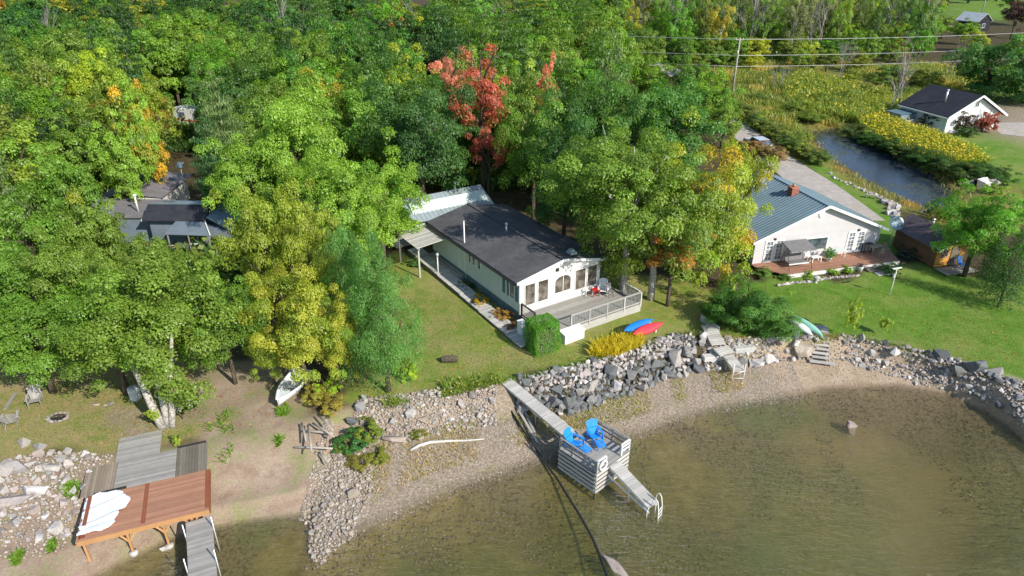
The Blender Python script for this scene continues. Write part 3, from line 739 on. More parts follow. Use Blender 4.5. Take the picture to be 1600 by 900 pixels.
# white gravel shelf stones above the boulder wall
def shelf(r):
    k = r.random(); u = 1325 + k * 195; 
    a = at(u, np.interp(u, [1325, 1380, 1440, 1490, 1520], [528, 540, 553, 563, 576]), 0); 
    return a[0] + r.uniform(-.2, .2), a[1] + r.uniform(-1.3, .1)
sp = scatter(shelf, lambda x, y, r: r.choice([r.uniform(.06, .12), r.uniform(.1, .22)]), 3000, .8, 16)
root = thing('stone_edging', 'band of bleached white stones edging the right lawn above the boulder wall', 'stone edging', (*at(1430, 556, 0)[:2], 0))
L_ = root.location
for (x, y, r_) in sorted(sp, key=lambda p: -p[2])[:200]: put_stone(root, 'pale', x - L_[0], y - L_[1], hz1(x, y) + r_ * .3, r_)
stones_stuff('small_stones', sorted(sp, key=lambda p: -p[2])[200:] or [(L_[0], L_[1], .1)], M['cobbles'], root, offs=tuple(L_), lift=.5)
# cobble point running out into the water
def pt_reg(r):
    while True:
        x = r.uniform(-10.5, -6.2); y = r.uniform(22.2, 31.0)
        lim = np.interp(y, [22.2, 23, 25, 27, 29, 31], [-8.4, -7.9, -7.6, -7.2, -7.6, -8.6])
        if x < lim and y > fW(x) - 0.3: return x, y
pp = scatter(pt_reg, lambda x, y, r: r.choice([r.uniform(.07, .12), r.uniform(.1, .17), r.uniform(.13, .24)]), 6000, .76, 21)
root = thing('cobble_spit', 'narrow spit of rounded pale cobbles running out into the water between two coves', 'cobble spit', (-9, 27, -1.5)); L_ = (-9, 27, -1.5)
pp.sort(key=lambda p: -p[2])
for (x, y, r_) in pp[:300]: put_stone(root, rs.choice(['tan', 'pink', 'tan']), x + 9, y - 27, hz1(x, y) + 1.5 + r_ * .3, r_, .65)
fill = scatter(pt_reg, lambda x, y, r: r.uniform(.04, .08), 5000, .8, 22)
stones_stuff('small_stones', fill + pp[300:], M['cobbles'], root, offs=L_, lift=.4)
# pebbles on the beach and just under the water
r_ = np.random.default_rng(9)
def pebble_field(n, x0, x1, a, b, rmin, rmax, seed):
    r = np.random.default_rng(seed); x = r.uniform(x0, x1, n); w_ = fW(x); t_ = fT(x)
    k = r.uniform(0, 1, n) ** 0.8; y = w_ + a + (t_ - w_ + b - a) * k
    rad = rmin + (rmax - rmin) * r.uniform(0, 1, n) ** 3
    return [(float(p), float(q), float(s)) for p, q, s in zip(x, y, rad)]
stones_stuff('beach_pebbles', pebble_field(24000, -9.5, 18.5, -.5, .3, .018, .055, 31) + pebble_field(1500, 18, 29, 0, .3, .02, .06, 32), M['pebbles'], None, lift=.25)
tag(bpy.context.scene.objects['beach_pebbles'], 'strip of mixed tan and grey pebbles along the curved beach', 'pebbles')
xs = r_.uniform(-9.5, 28, 22000); ys = fW(xs) - 0.2 - r_.uniform(0, 10, 22000)
k = (vnoise(xs, ys, 3.5, 40) * .6 + vnoise(xs, ys, 1.4, 41) * .4 > .50) | ((fW(xs) - ys < 1.2) & (r_.random(len(xs)) < .25))
wp = [(float(a), float(b), float(c)) for a, b, c in zip(xs[k], ys[k], .03 + .07 * r_.uniform(0, 1, k.sum()) ** 2.5)]
stones_stuff('sunken_stones', wp, M['wet_stones'], None, lift=.2, flat=.5)
tag(bpy.context.scene.objects['sunken_stones'], 'brown stones scattered on the lake bed under shallow water', 'stones')

def boulder(label, u, v, z, r, key, sc=(1, 1, .7), rz=0, group=None, sink=.25):
    x, y, _ = at(u, v, z); o = link_mesh('boulder', rs.choice(STONES[key]), None)
    o.location = (x, y, hz1(x, y) + r * sc[2] * (1 - 2 * sink) * .9); o.scale = (r * sc[0], r * sc[1], r * sc[2]); o.rotation_euler = (rs.uniform(-.15, .15), rs.uniform(-.15, .15), rz)
    return tag(o, label, 'boulder', group)
boulder('pointed brown boulder standing alone out of the shallow water on the right', 1330, 663, -1.6, .46, 'pink', (1, .75, 1.3), sink=.15)
boulder('huge dark brown boulder with a tan face at the lawn corner, right shore', 1521, 582, -.3, .62, 'dark', (1.1, .9, .95))
boulder('blue-grey boulder left of the huge dark boulder on the right shore', 1497, 578, -.3, .55, 'dark', (1.1, .8, .8))
boulder('white boulder right of the huge dark boulder on the right shore', 1549, 590, -.4, .5, 'pale', (1.3, .8, .7))
boulder('low dark boulder among white stones above the right beach', 1466, 563, -.3, .5, 'dark', (1.2, .8, .6))
boulder('big pale tan boulder beside the wooden lawn steps', 1253, 548, -.6, .72, 'tan', (1.1, .8, .8))
boulder('dark slab boulder leaning left of the pale boulder by the lawn steps', 1236, 534, -.4, .6, 'dark', (.6, .9, 1.1))
boulder('flat cream boulder in the bank between gangway and canoes', 1207, 542, -.5, .6, 'pale', (1.2, .7, .5))
boulder('round pink-white boulder in the stone bank, middle of the shore', 640, 648, -.4, .42, 'pink')
boulder('large pink quartz boulder lying flat beside the bank shrubs', 617, 684, -.9, .6, 'pink', (1.3, .8, .5))
boulder('round tan boulder on the cobble spit', 553, 774, -1.4, .38, 'tan', (1, .9, .8))
boulder('pointed white stone standing in the left yard, left one of a pair', 37, 695, 0, .5, 'pale', (.8, .6, .9))
boulder('squat white stone in the left yard, right one of a pair', 61, 700, 0, .42, 'pale', (1, .7, .8))
boulder('white angular block at the left frame edge above the rocks', 15, 741, -.2, .6, 'pale', (1, .8, .8))
boulder('large white block on the slope top at the left', 30, 735, -.1, .5, 'pale', (.9, .8, .9))
boulder('white boulder at slope top between the pair of yard stones and the deck', 80, 733, -.1, .5, 'pale', (1.2, .8, .6))
boulder('long flat bleached boulder on the slope at the left frame edge', 14, 784, -.5, .95, 'pale', (1.5, .6, .4), .1)
boulder('domed grey boulder in the cobble slope left of the red deck', 57, 770, -.4, .6, 'pale', (1.2, .8, .8))
boulder('small pale stone against the foot of the left dock', 256, 856, -1.65, .2, 'pale')
o = boulder('half sunken rock slab breaking the water at the bottom edge', 962, 884, -1.7, .8, 'pink', (.42, 1.5, .5), .75); o.location.z = -1.86; o.rotation_euler = (.08, -.25, .55)
boulder('grey granite boulder stacked in the bank near the driftwood poles', 563, 645, -.3, .38, 'pale', (1, .9, .9))
boulder('dark grey boulder below the granite one near the driftwood poles', 553, 660, -.5, .38, 'dark', (1, .9, .9))
# sunken flat slab beside it
sb = MB(); x, y, _ = at(992, 892, -1.9)
sb.prism([(-.5, 1.0), (-.7, .75), (-.82, .2), (-.6, -.3), (-.25, -.85), (.15, -1.05), (.6, -1.1), (.95, -.7), (1.0, -.2), (.85, .35), (.8, .75), (.3, .95)], -.25, 0)
M['wet_slab'] = simple('wet_slab', (0.17, 0.12, 0.07), 0.8, 0.35, 2.5, bump_s=.4, bscale=8)
o = sb.build('rock_slab', M['wet_slab'], bevel=.1); o.location = (x, y, -1.88); o.rotation_euler = (.03, .12, .3); tag(o, 'flat tan rock slab just under the water by the bottom edge', 'rock slab')

# ---------------------------------------------------------------- leaves
def leaf_cloud(c, nrm, size, r, aspect=0.62):
    """rhombic leaves at centres c with normals nrm"""
    n = len(c)
    t = np.cross(nrm, r.normal(size=(n, 3))); t /= np.linalg.norm(t, axis=1)[:, None] + 1e-9
    b = np.cross(nrm, t)
    L = (size * r.uniform(.7, 1.3, n))[:, None]
    droop = nrm * L * 0.12
    v = np.stack([c - t * L * .5 - droop, c + b * L * .5 * aspect, c + t * L * .5 - droop, c - b * L * .5 * aspect], 1)
    return v.reshape(-1, 3), np.arange(4 * n).reshape(n, 4)
def cloud_mesh(name, v, f, tone, clump, mat=None):
    me = np_mesh(name, v, f)
    for nm, a in (('tone', tone), ('clump', clump)):
        q = me.attributes.new(nm, 'FLOAT', 'FACE'); q.data.foreach_set('value', np.clip(a, 0, 1).astype(np.float32))
    me.materials.append(mat or M['foliage']); return me
def broad_crown(seed, n_lobe, n_leaf, lsize, open_=0.0, rough=0.12, asp=.62, cone=0):
    r = np.random.default_rng(seed)
    # secondary limb-ends: a few big bulges give the crown an uneven outline
    big = r.normal(size=(7, 3)); big /= np.linalg.norm(big, axis=1)[:, None]; big[:, 2] = np.abs(big[:, 2]) * .8
    d = r.normal(size=(n_lobe * 3, 3)); d /= np.linalg.norm(d, axis=1)[:, None]
    d = d[d[:, 2] > (-0.85 if not cone else -.99)][:n_lobe]; m = len(d)
    k = 0.74 + 0.26 * np.max(np.clip(d @ big.T, 0, 1) ** 4, 1) + r.normal(size=m) * rough * .5
    # hollows in the outline, where whole boughs are missing
    hol = vnoise(d[:, 0] * 2 + 5, d[:, 1] * 2 + d[:, 2] * 1.7, .75, seed + 7); k = k * np.where(hol < .36, .70, 1.0) * (1 + (hol - .5) * .22)
    rad_f = k * r.choice([1.0, 1.0, .84, .62], m)
    c = d * rad_f[:, None]
    lr = r.uniform(.13, .235, m)
    per = (lr ** 2); per = np.maximum(3, (n_leaf * per / per.sum())).astype(int)
    idx = np.repeat(np.arange(m), per); n = len(idx)
    u = r.normal(size=(n, 3)); u /= np.linalg.norm(u, axis=1)[:, None]
    flip = (u[:, 2] < -0.1) & (r.random(n) < .75); u[flip, 2] *= -1
    dd = np.repeat(d, per, 0)
    sh = r.uniform(.45, 1.08, n) ** .6
    ctr = c[idx] + u * (lr[idx] * sh)[:, None] * np.array([1, 1, .72])
    nr = u * .7 + dd * .35 + np.array([0, 0, .55]) + r.normal(size=(n, 3)) * .42
    nr /= np.linalg.norm(nr, axis=1)[:, None]
    tone = np.clip(.5 + r.normal(size=m)[idx] * .15 + r.normal(size=n) * .10, 0, 1)
    if cone: ctr[:, :2] *= (1 - cone * np.clip(ctr[:, 2:3], -1, 1))
    v, f = leaf_cloud(ctr, nr, np.full(n, lsize), r, asp)
    cl = r.random(m); # clumps near each other share a value
    cl2 = vnoise(c[:, 0] * 10, c[:, 1] * 10 + c[:, 2] * 7, 5, seed)
    clump = np.clip(.6 * cl2 + .4 * cl, 0, 1)
    return cloud_mesh('crown', v, f, tone, clump[idx])
def conifer_crown(seed, tiers, per, lsize, needles, droop=.12, irregular=.12, taper=.9, width=.9):
    """unit height, radius 1 at the base"""
    r = np.random.default_rng(seed); C = []; N = []; T = []; K = []
    for i in range(tiers):
        z = .06 + .92 * (i / tiers) ** 0.95; R0 = (1 - z) ** taper * (1 + r.normal() * irregular) + .03
        nb = max(4, int(per * (R0 + .25))); a0 = r.uniform(0, 6.28)
        for b in range(nb):
            a = a0 + 6.283 * b / nb + r.normal() * .15; L = R0 * r.uniform(.72, 1.12); zz = z + r.normal() * .01
            n = max(5, int(needles * L)); s = r.uniform(0.12, 1, n) ** .8
            side = r.normal(size=n) * .13 * width * (1.05 - s * .6) * (L + .25)
            x = np.cos(a) * s * L - np.sin(a) * side; y = np.sin(a) * s * L + np.cos(a) * side
            h = zz - droop * .35 * s ** 2 * L + r.normal(size=n) * .006 + np.where(s > .85, .012, 0)
            C.append(np.stack([x, y, h], 1)); nr = np.stack([np.cos(a) * .35 + r.normal(size=n) * .35, np.sin(a) * .35 + r.normal(size=n) * .35, np.ones(n)], 1); N.append(nr)
            tn = .5 + r.normal() * .12; T.append(tn + r.normal(size=n) * .14 + .12 * (s - .5)); K.append(np.full(n, r.random()))
    C = np.concatenate(C); N = np.concatenate(N); N /= np.linalg.norm(N, axis=1)[:, None]
    v, f = leaf_cloud(C, N, np.full(len(C), lsize), r, .38)
    return cloud_mesh('crown', v, f, np.concatenate(T), np.concatenate(K))
def trunk_mesh(seed, mat, limbs=7, lean=.05, r0=.055, top=1.55, spread=.62, n=7):
    """unit: height 1 is the crown centre; xy scaled by crown radius"""
    r = random.Random(seed); m = MB(); m.smooth = True
    pts = [(0, 0, -.03), (r.uniform(-lean, lean) * .3, r.uniform(-lean, lean) * .3, .35), (r.uniform(-lean, lean), r.uniform(-lean, lean), .7), (r.uniform(-lean, lean), r.uniform(-lean, lean), 1.0), (0, 0, top * .85)]
    m.tube(pts, [r0 * 1.25, r0, r0 * .8, r0 * .55, r0 * .15], n)
    for i in range(limbs):
        z = r.uniform(.5, 1.05); a = 6.28 * i / limbs + r.uniform(-.4, .4); L = spread * r.uniform(.6, 1.15)
        q = []
        for k in range(4):
            s = k / 3; q.append((math.cos(a + s * .3) * L * s, math.sin(a + s * .3) * L * s, z + s * r.uniform(.18, .42)))
        m.tube(q, [r0 * .5, r0 * .34, r0 * .2, r0 * .07], 5)
        e = q[2]
        for k in range(2):
            a2 = a + r.uniform(-.9, .9); m.tube([e, (e[0] + math.cos(a2) * L * .3, e[1] + math.sin(a2) * L * .3, e[2] + .12)], [r0 * .16, r0 * .05], 4)
    me = m.mesh('trunk'); me.materials.append(mat); return me
def bare_mesh(seed, mat, levels=4, r0=.02, n0=7, fan=.5, stems=1):
    """leafless tree, unit height"""
    r = random.Random(seed); m = MB()
    def grow(p, d, L, rad, lev):
        q = [p]; dd = np.array(d, float)
        for k in range(3):
            dd = dd + np.array([r.gauss(0, .12), r.gauss(0, .12), r.gauss(.05, .05)]); dd /= np.linalg.norm(dd)
            q.append(tuple(np.array(q[-1]) + dd * L / 3))
        m.tube(q, [rad, rad * .8, rad * .6, rad * .4], 3 if lev else 5, cap=False)
        if lev < levels - 1:
            nn = n0 if lev == 0 else 4
            for i in range(nn):
                s = r.uniform(.3, 1.0); j = min(2, int(s * 3)); b = np.array(q[j]) + (np.array(q[j + 1]) - np.array(q[j])) * (s * 3 - j)
                a = r.uniform(0, 6.28); nd_ = dd + fan * np.array([math.cos(a), math.sin(a), r.uniform(-.1, .4)]); nd_ /= np.linalg.norm(nd_)
                grow(tuple(b), nd_, L * r.uniform(.35, .6), rad * .5, lev + 1)
    for s_ in range(stems):
        a = r.uniform(0, 6.28); k = .25 if stems > 1 else .03
        grow((math.cos(a) * .02 * stems, math.sin(a) * .02 * stems, 0), (math.cos(a) * k, math.sin(a) * k, 1), .72 * r.uniform(.8, 1.05), r0, 0)
    me = m.mesh('branches'); me.materials.append(mat); return me
CR = {
 'hi': [broad_crown(100 + i, 125, 34000, .039, rough=.34) for i in range(4)],
 'mid': [broad_crown(200 + i, 82, 13000, .057, rough=.3) for i in range(5)],
 'lo': [broad_crown(300 + i, 60, 4500, .09) for i in range(4)],
 'airy': [broad_crown(400 + i, 46, 6500, .058, rough=.3) for i in range(3)],
 'bush': [broad_crown(500 + i, 50, 4200, .095) for i in range(3)],
 'con': [conifer_crown(600 + i, 34, 13, .045, 42) for i in range(2)],
 'pine': [conifer_crown(650 + i, 15, 11, .06, 70, .02, .28, .55, 1.5) for i in range(3)],
 'fine': [broad_crown(700 + i, 190, 42000, .036, rough=.2, asp=.3, cone=.38) for i in range(2)],
}
TR = {'bark': [trunk_mesh(i, M['bark']) for i in range(3)], 'pale': [trunk_mesh(10 + i, M['pale_bark'], lean=.09) for i in range(3)],
      'slim': [trunk_mesh(20 + i, M['pale_bark'], limbs=4, r0=.035) for i in range(2)]}
ctm = MB(); ctm.smooth = True; ctm.tube([(0, 0, -.01), (0, 0, .5), (0, 0, .97)], [.075, .045, .008], 7); CT = ctm.mesh('trunk'); CT.materials.append(M['bark'])
BARE = [bare_mesh(i, M['twig'], 4, .016, 8, .45) for i in range(3)] + [bare_mesh(9 + i, M['twig'], 4, .012, 6, .6, 4) for i in range(2)]
rt = random.Random(99)
def put_tree(name, label, x, y, h, R_, color, kind='mid', trunk='bark', tint=None, ta=0.0, group=None, zlow=.1, cat='tree', idx=None, rz=None, sx=1.0):
    zb = hz1(x, y)
    root = thing(name, label, cat, (x, y, zb), rt.uniform(0, 6.28) if rz is None else rz, group)
    zl = zlow * h; Rz = (h - zl) / 2; zc = zl + Rz
    if kind in ('con', 'pine', 'feather'):
        me = CR[kind][(idx if idx is not None else rt.randrange(9)) % len(CR[kind])]
        c = link_mesh('crown', me, root, loc=(0, 0, h * .06), scale=(R_, R_ * sx, h * .94))
        link_mesh('trunk', CT, root, scale=(max(.7, R_ * .6), max(.7, R_ * .6), h))
    else:
        me = CR[kind][(idx if idx is not None else rt.randrange(9)) % len(CR[kind])]
        c = link_mesh('crown', me, root, loc=(0, 0, zc), scale=(R_, R_ * sx, Rz))
        if kind != 'bush' and trunk: link_mesh('trunk', rt.choice(TR[trunk]), root, scale=(R_, R_, zc))
    c.color = (*color, 1); c['tint'] = tuple(tint or color); c['tint_amount'] = float(ta)
    return root
def px_tree(name, label, u, vt, vb, rp, color, **k):
    """tree whose top shows at row vt, standing where ground row vb is, crown centred on column u, half width rp pixels"""
    Yb = at(u, vb, 0)[1]
    h = height_at(vt, Yb)                      # refine: crown top is nearer on the sphere
    zc = h * .62; dep = Yb * ct + (CH - zc) * st
    x = (u - 800) / F * dep; R_ = rp * dep / F
    return put_tree(name, label, x, Yb, h, R_, color, **k)
def put_bush(label, u, v, r, h, color, z=0, cat='bush', name='bush', group=None, tint=None, ta=0, kind='bush', sx=1.0, rz=None, idx=None):
    x, y, _ = at(u, v, z); zb = hz1(x, y)
    me = CR[kind][(idx if idx is not None else rt.randrange(9)) % len(CR[kind])]
    root = thing(name, label, cat, (x, y, zb), rt.uniform(0, 6.28) if rz is None else rz, group)
    c = link_mesh('foliage', me, root, loc=(0, 0, h * .42), scale=(r, r * sx, h * .58))
    c.color = (*color, 1); c['tint'] = tuple(tint or color); c['tint_amount'] = float(ta)
    if not CR.get('stem'): 
        s = MB()
        for k in range(6):
            a = k * 1.05; s.tube([(0, 0, -.05), (.25 * math.cos(a), .25 * math.sin(a), .5), (.5 * math.cos(a), .5 * math.sin(a), .95)], [.05, .03, .012], 4)
        me = s.mesh('stems'); me.materials.append(M['bark']); CR['stem'] = [me]
    link_mesh('stems', CR['stem'][0], root, scale=(r * .9, r * .9 * sx, h * .9))
    return root
def blades(name, label, cat, sampler, n, h, wd, color, seed=1, tint=None, ta=0, heads=0.0, lean=.35, z=None):
    """upright grass or weed blades as one mesh; heads adds flower heads at the tips"""
    r = np.random.default_rng(seed); P2 = sampler(n, r); n = len(P2)
    zb = hz(P2[:, 0], P2[:, 1]) if z is None else np.full(n, z)
    hh = h * r.uniform(.55, 1.25, n); a = r.uniform(0, 6.28, n); ln = r.normal(size=(n, 2)) * lean
    base = np.stack([P2[:, 0], P2[:, 1], zb - .02], 1)
    sd = np.stack([np.cos(a), np.sin(a), np.zeros(n)], 1) * (wd * r.uniform(.6, 1.4, n))[:, None]
    mid = base + np.stack([ln[:, 0] * hh * .4, ln[:, 1] * hh * .4, hh * .6], 1); tip = base + np.stack([ln[:, 0] * hh, ln[:, 1] * hh, hh], 1)
    v = np.stack([base, mid + sd, tip, mid - sd], 1).reshape(-1, 3); f = np.arange(4 * n).reshape(n, 4)
    tone = np.clip(.5 + r.normal(size=n) * .2, 0, 1); clump = vnoise(P2[:, 0], P2[:, 1], 3, seed) * .8 + r.random(n) * .2
    if heads:
        m_ = int(n * heads); ix = r.choice(n, m_, replace=False)
        c = tip[ix] + r.normal(size=(m_, 3)) * .06; nr = r.normal(size=(m_, 3)) * .5 + np.array([0, 0, 1]); nr /= np.linalg.norm(nr, axis=1)[:, None]
        v2, f2 = leaf_cloud(c, nr, np.full(m_, wd * 3.6), r, .8)
        f = np.concatenate([f, f2 + len(v)]); v = np.concatenate([v, v2]); tone = np.concatenate([tone, np.clip(.55 + r.normal(size=m_) * .2, 0, 1)]); clump = np.concatenate([clump * .01, np.ones(m_)])
    me = cloud_mesh(name, v, f, tone, clump); o = link_mesh(name, me)
    o.color = (*color, 1); o['tint'] = tuple(tint or color); o['tint_amount'] = float(ta); o['kind'] = 'stuff'
    return tag(o, label, cat)
def poly_sampler(px, z=0, world=False, thin=None):
    poly = np.array(px if world else [at(u, v, z)[:2] for u, v in px])
    def f(n, r):
        lo, hi = poly.min(0), poly.max(0); k = int(n * 3)
        x = r.uniform(lo[0], hi[0], k); y = r.uniform(lo[1], hi[1], k); m = inpoly(x, y, poly)
        m &= ~inpoly(x, y, POND)
        if thin: m &= (vnoise(x, y, thin[0], thin[2] if len(thin) > 2 else 8) > thin[1])
        q = np.stack([x[m], y[m]], 1); return q[:n]
    return f
# ---------------------------------------------------------------- buildings
def window(parent, mat_frame, cx, z0, z1, wd, y, face='y-', name='window', panes=(1, 1), glass='glass', fr=.07, label=None, arch=False):
    """window on a wall; face 'y-' looks to -y at plane y, 'x-' looks to -x at plane x=y"""
    f = MB(); g = MB(); d = .05
    def bx(m, a0, a1, b0, b1, o0, o1):
        if face == 'y-': m.box(a0, a1, y - o1, y - o0, b0, b1)
        elif face == 'x-': m.box(y - o1, y - o0, a0, a1, b0, b1)
        elif face == 'x+': m.box(y + o0, y + o1, a0, a1, b0, b1)
        else: m.box(a0, a1, y + o0, y + o1, b0, b1)
    a0, a1 = cx - wd / 2, cx + wd / 2
    bx(f, a0 - fr, a0, z0 - fr, z1 + fr, -.02, d); bx(f, a1, a1 + fr, z0 - fr, z1 + fr, -.02, d)
    bx(f, a0, a1, z1, z1 + fr, -.02, d); bx(f, a0, a1, z0 - fr, z0, -.02, d + .03)
    for i in range(1, panes[0]): x = a0 + wd * i / panes[0]; bx(f, x - .02, x + .02, z0, z1, 0, d - .015)
    for j in range(1, panes[1]): z = z0 + (z1 - z0) * j / panes[1]; bx(f, a0, a1, z - .02, z + .02, 0, d - .02)
    bx(g, a0, a1, z0, z1, -.02, .006)
    wo = f.build(name, mat_frame, parent, label=label)
    g.build('pane', M[glass], wo)
    return wo
def gable_poly(w_, he, hr, xr=None): 
    xr = w_ / 2 if xr is None else xr
    return [(0, 0), (w_, 0), (w_, he), (xr, hr), (0, he)]
def gable_roof(root, w_, L, hl, hrt, hr, xr, oh, th, mat, front=.3, back=.3, zoff=0, rl=None):
    """two roof slabs, hl/hrt eave heights at left/right wall"""
    sl_ = (hr - hl) / xr; sr_ = (hr - hrt) / (w_ - xr)
    e = zoff + .02
    xl = -oh[0]; zl = hl - sl_ * oh[0]; xrt = w_ + oh[1]; zr = hrt - sr_ * oh[1]
    a = MB().slab([(xl, -front, zl + e + th), (xr - .004, -front, hr + e + th), (xr - .004, L + back, hr + e + th), (xl, L + back, zl + e + th)], th)
    b = MB().slab([(xr + .004, -front, hr + e + th), (xrt, -front, zr + e + th), (xrt, L + back, zr + e + th), (xr + .004, L + back, hr + e + th)], th)
    return a.build('roof', mat, root), b.build('roof', mat, root)
def laps(parent, mat, x0, x1, y, z0, z1, pitch=.2, face='y-', top=None, name='siding_board', hole=()):
    """clapboards, each a board of its own; top(z)->(x0,x1) limits for gables"""
    z = z0; k = 0
    while z < z1 - .02:
        zt = min(z + pitch, z1)
        a, b = (x0, x1) if top is None else top(zt)
        if b - a > .1:
            m = MB()
            o1, o2 = .030, .012
            if face == 'y-': v = [(a, y, z), (b, y, z), (b, y, zt), (a, y, zt), (a, y - o1, z), (b, y - o1, z), (b, y - o2, zt), (a, y - o2, zt)]
            else: v = [(y, b, z), (y, a, z), (y, a, zt), (y, b, zt), (y - o1, b, z), (y - o1, a, z), (y - o2, a, zt), (y - o2, b, zt)]
            m.add(v, [(0, 1, 2, 3), (4, 7, 6, 5), (0, 4, 5, 1), (3, 2, 6, 7), (0, 3, 7, 4), (1, 5, 6, 2)])
            m.build(name, mat, parent); k += 1
        z = zt
# ===== the cottage in the middle
H1 = (0.49, 41.83); A1 = math.atan2(.545, .839)
t = thing('cottage', 'long pale green cottage with dark shingle roof and white glazed front gable', 'house', (*H1, 0), A1)
Wd, Ln = 7.0, 12.9
m = MB(); m.prism_y([(0, .8), (Wd, .8), (Wd, 3.12), (3.6, 3.88), (0, 3.16)], 0, Ln); m.build('wall', M['mint'], t)
sk = MB()
for i in range(13): sk.box(.02 - .0, .05, .02 + i * .99, .02 + i * .99 + .96, -.4, .8)
m = MB(); m.box(.05, Wd - .05, .05, Ln - .05, -.4, .8); m.build('skirting', M['skirt'], t)
sk.build('skirting_panel', M['skirt'], t)
laps(t, M['mint_board'], .02, Ln - .02, 0, .82, 3.1, .19, face='x-')
m = MB(); m.prism_y([(-.03, .62), (Wd + .03, .62), (Wd + .03, 3.1), (3.6, 3.86), (-.03, 3.14)], -.08, -.005); m.build('front_wall', M['offwhite'], t)
gable_roof(t, Wd, Ln, 3.16, 3.12, 3.88, 3.6, (.35, .35), .1, M['shingle'], .25, .3)
# fascia boards on the front rake and left gutter
m = MB(); m.beam((-.36, -.28, 3.1 + .06), (3.6, -.28, 3.96), .05, .2); m.build('rake_board', M['white'], t)
m = MB(); m.beam((3.6, -.28, 3.96), (7.36, -.28, 3.1), .05, .2); m.build('rake_board', M['white'], t)
m = MB(); m.box(-.48, -.36, -.25, Ln + .3, 3.02, 3.12); m.build('gutter', M['dark'], t)
m = MB(); m.box(3.45, 3.75, -.24, Ln + .28, 4.02, 4.05); m.build('ridge_cap', M['shingle'], t)
for cx, wd, z0, z1 in ((.82, .8, 1.22, 2.8), (1.92, .82, 1.22, 2.8), (5.2, .88, 1.22, 2.8), (6.28, .84, 1.22, 2.82)):
    window(t, M['white'], cx, z0, z1, wd, -.08, fr=.05, glass='glass_warm')
# arched double window
for sgn, cx in ((-1, 3.28), (1, 4.02)):
    o = MB(); xs_ = [cx - .33, cx + .33]
    pl = [(cx - .34, 1.42), (cx + .34, 1.42)]
    for k in range(7):
        s = k / 6; xx = cx + .34 - .68 * s; rel = (xx - 3.65) / .72; pl.append((xx, 2.3 + .45 * math.sqrt(max(0, 1 - rel * rel))))
    o.prism_y(pl, -.096, -.08); gl_ = MB(); gl_.prism_y([(3.65 + (p[0] - 3.65) * .94 + (0.01 if sgn > 0 else -.01), 1.47 + (p[1] - 1.42) * .93) for p in pl], -.106, -.097)
    fo = o.build('arched_window', M['white'], t); gl_.build('pane', M['glass_warm'], fo)
m = MB(); m.box(3.63, 3.67, -.13, -.1, 1.35, 2.85); m.build('mullion', M['white'], t)
m = MB(); m.box(3.0, 3.2, -.2, -.1, 3.2, 3.42); m.build('floodlight', M['dark'], t)
# left wall openings
window(t, M['white'], 7.95, 1.02, 2.95, .78, 0, 'x-', name='side_door', label='dark green side door', glass='glass_blue', fr=.06)
for cx, wd, z0, z1 in ((6.65, .36, 2.08, 2.95), (6.05, .36, 2.1, 2.95), (5.27, .4, 2.05, 2.95), (.82, .6, 1.62, 2.95)):
    window(t, M['white'], cx, z0, z1, wd, -.03, 'x-', fr=.05, glass='glass_blue')
for y0 in (1.9, 1.3, .24):
    m = MB(); m.box(-.07, -.03, y0 - .13, y0 + .15, 1.55, 2.98)
    for k in range(9): m.box(-.085, -.07, y0 - .11, y0 + .13, 1.6 + k * .15, 1.68 + k * .15)
    m.build('shutter', M['skirt'], t)
m = MB(); m.smooth = True; m.tube([(3.0, 6.3, 3.7), (3.0, 6.3, 4.55)], .07, 10); m.tube([(3.0, 6.3, 4.55), (3.0, 6.3, 4.68)], [.13, .1], 10); m.tube([(3.0, 6.3, 3.66), (3.0, 6.3, 3.85)], [.2, .12], 10); m.build('chimney_pipe', M['alu'], t)
m = MB(); m.smooth = True; m.tube([(1.9, 8.7, 3.5), (1.9, 8.7, 4.1)], .04, 8); m.build('vent_pipe', M['dark'], t)
m = MB(); m.box(4.6, 5.1, .3, .9, 3.85, 4.02); m.box(4.7, 5.0, .4, .8, 4.02, 4.16); m.build('roof_vent', M['metal_pale'], t)
# mast on the left eave
x, y, _ = at(731, 378, 3.3)
m = MB(); m.smooth = True; m.tube([(0, 0, 0), (0, 0, 5.0)], .045, 8); m.tube([(0, 0, 5.0), (0, 0, 5.06)], [.07, .05], 8)
o = m.build('mast_pole', M['white'], loc=(x - .25, y - .1, 0)); tag(o, 'thin white mast pole rising along the left eave of the cottage', 'pole')
# ===== garage behind the cottage
t = thing('garage', 'small outbuilding with pale metal roof behind the cottage', 'shed', (-8.2, 55.0, 0), math.atan2(3.8, 6.2))
m = MB(); m.prism_y([(0.1, 0), (0.1, 2.5), (0, 2.5), (0, 0)], 0, .1)
m = MB(); m.add([(0, 0, 0), (0, 4.6, 0), (0, 4.6, 2.5), (0, 1.2, 3.5), (0, 0, 2.5), (7.3, 0, 0), (7.3, 4.6, 0), (7.3, 4.6, 2.5), (7.3, 1.2, 3.5), (7.3, 0, 2.5)],
     [(0, 4, 3, 2, 1), (5, 6, 7, 8, 9), (0, 5, 9, 4), (1, 2, 7, 6), (0, 1, 6, 5), (4, 9, 8, 3), (3, 8, 7, 2)]); m.build('wall', M['mint'], t)
m = MB().slab([(-.4, -.5, 2.45), (7.6, -.5, 2.45), (7.6, 2.3, 3.62), (-.4, 2.3, 3.62)], .08); m.build('roof', M['metal_shaded'], t)
m = MB().slab([(-.4, 2.305, 3.62), (7.6, 2.305, 3.62), (7.6, 5.1, 2.45), (-.4, 5.1, 2.45)], .08); m.build('roof', M['metal_shaded'], t)
m = MB()
for k in range(20): m.beam((-.3 + k * .41, -.5, 2.47), (-.3 + k * .41, 2.3, 3.64), .04, .03)
m.build('roof_ribs', M['metal_shaded'], t, kind='stuff')
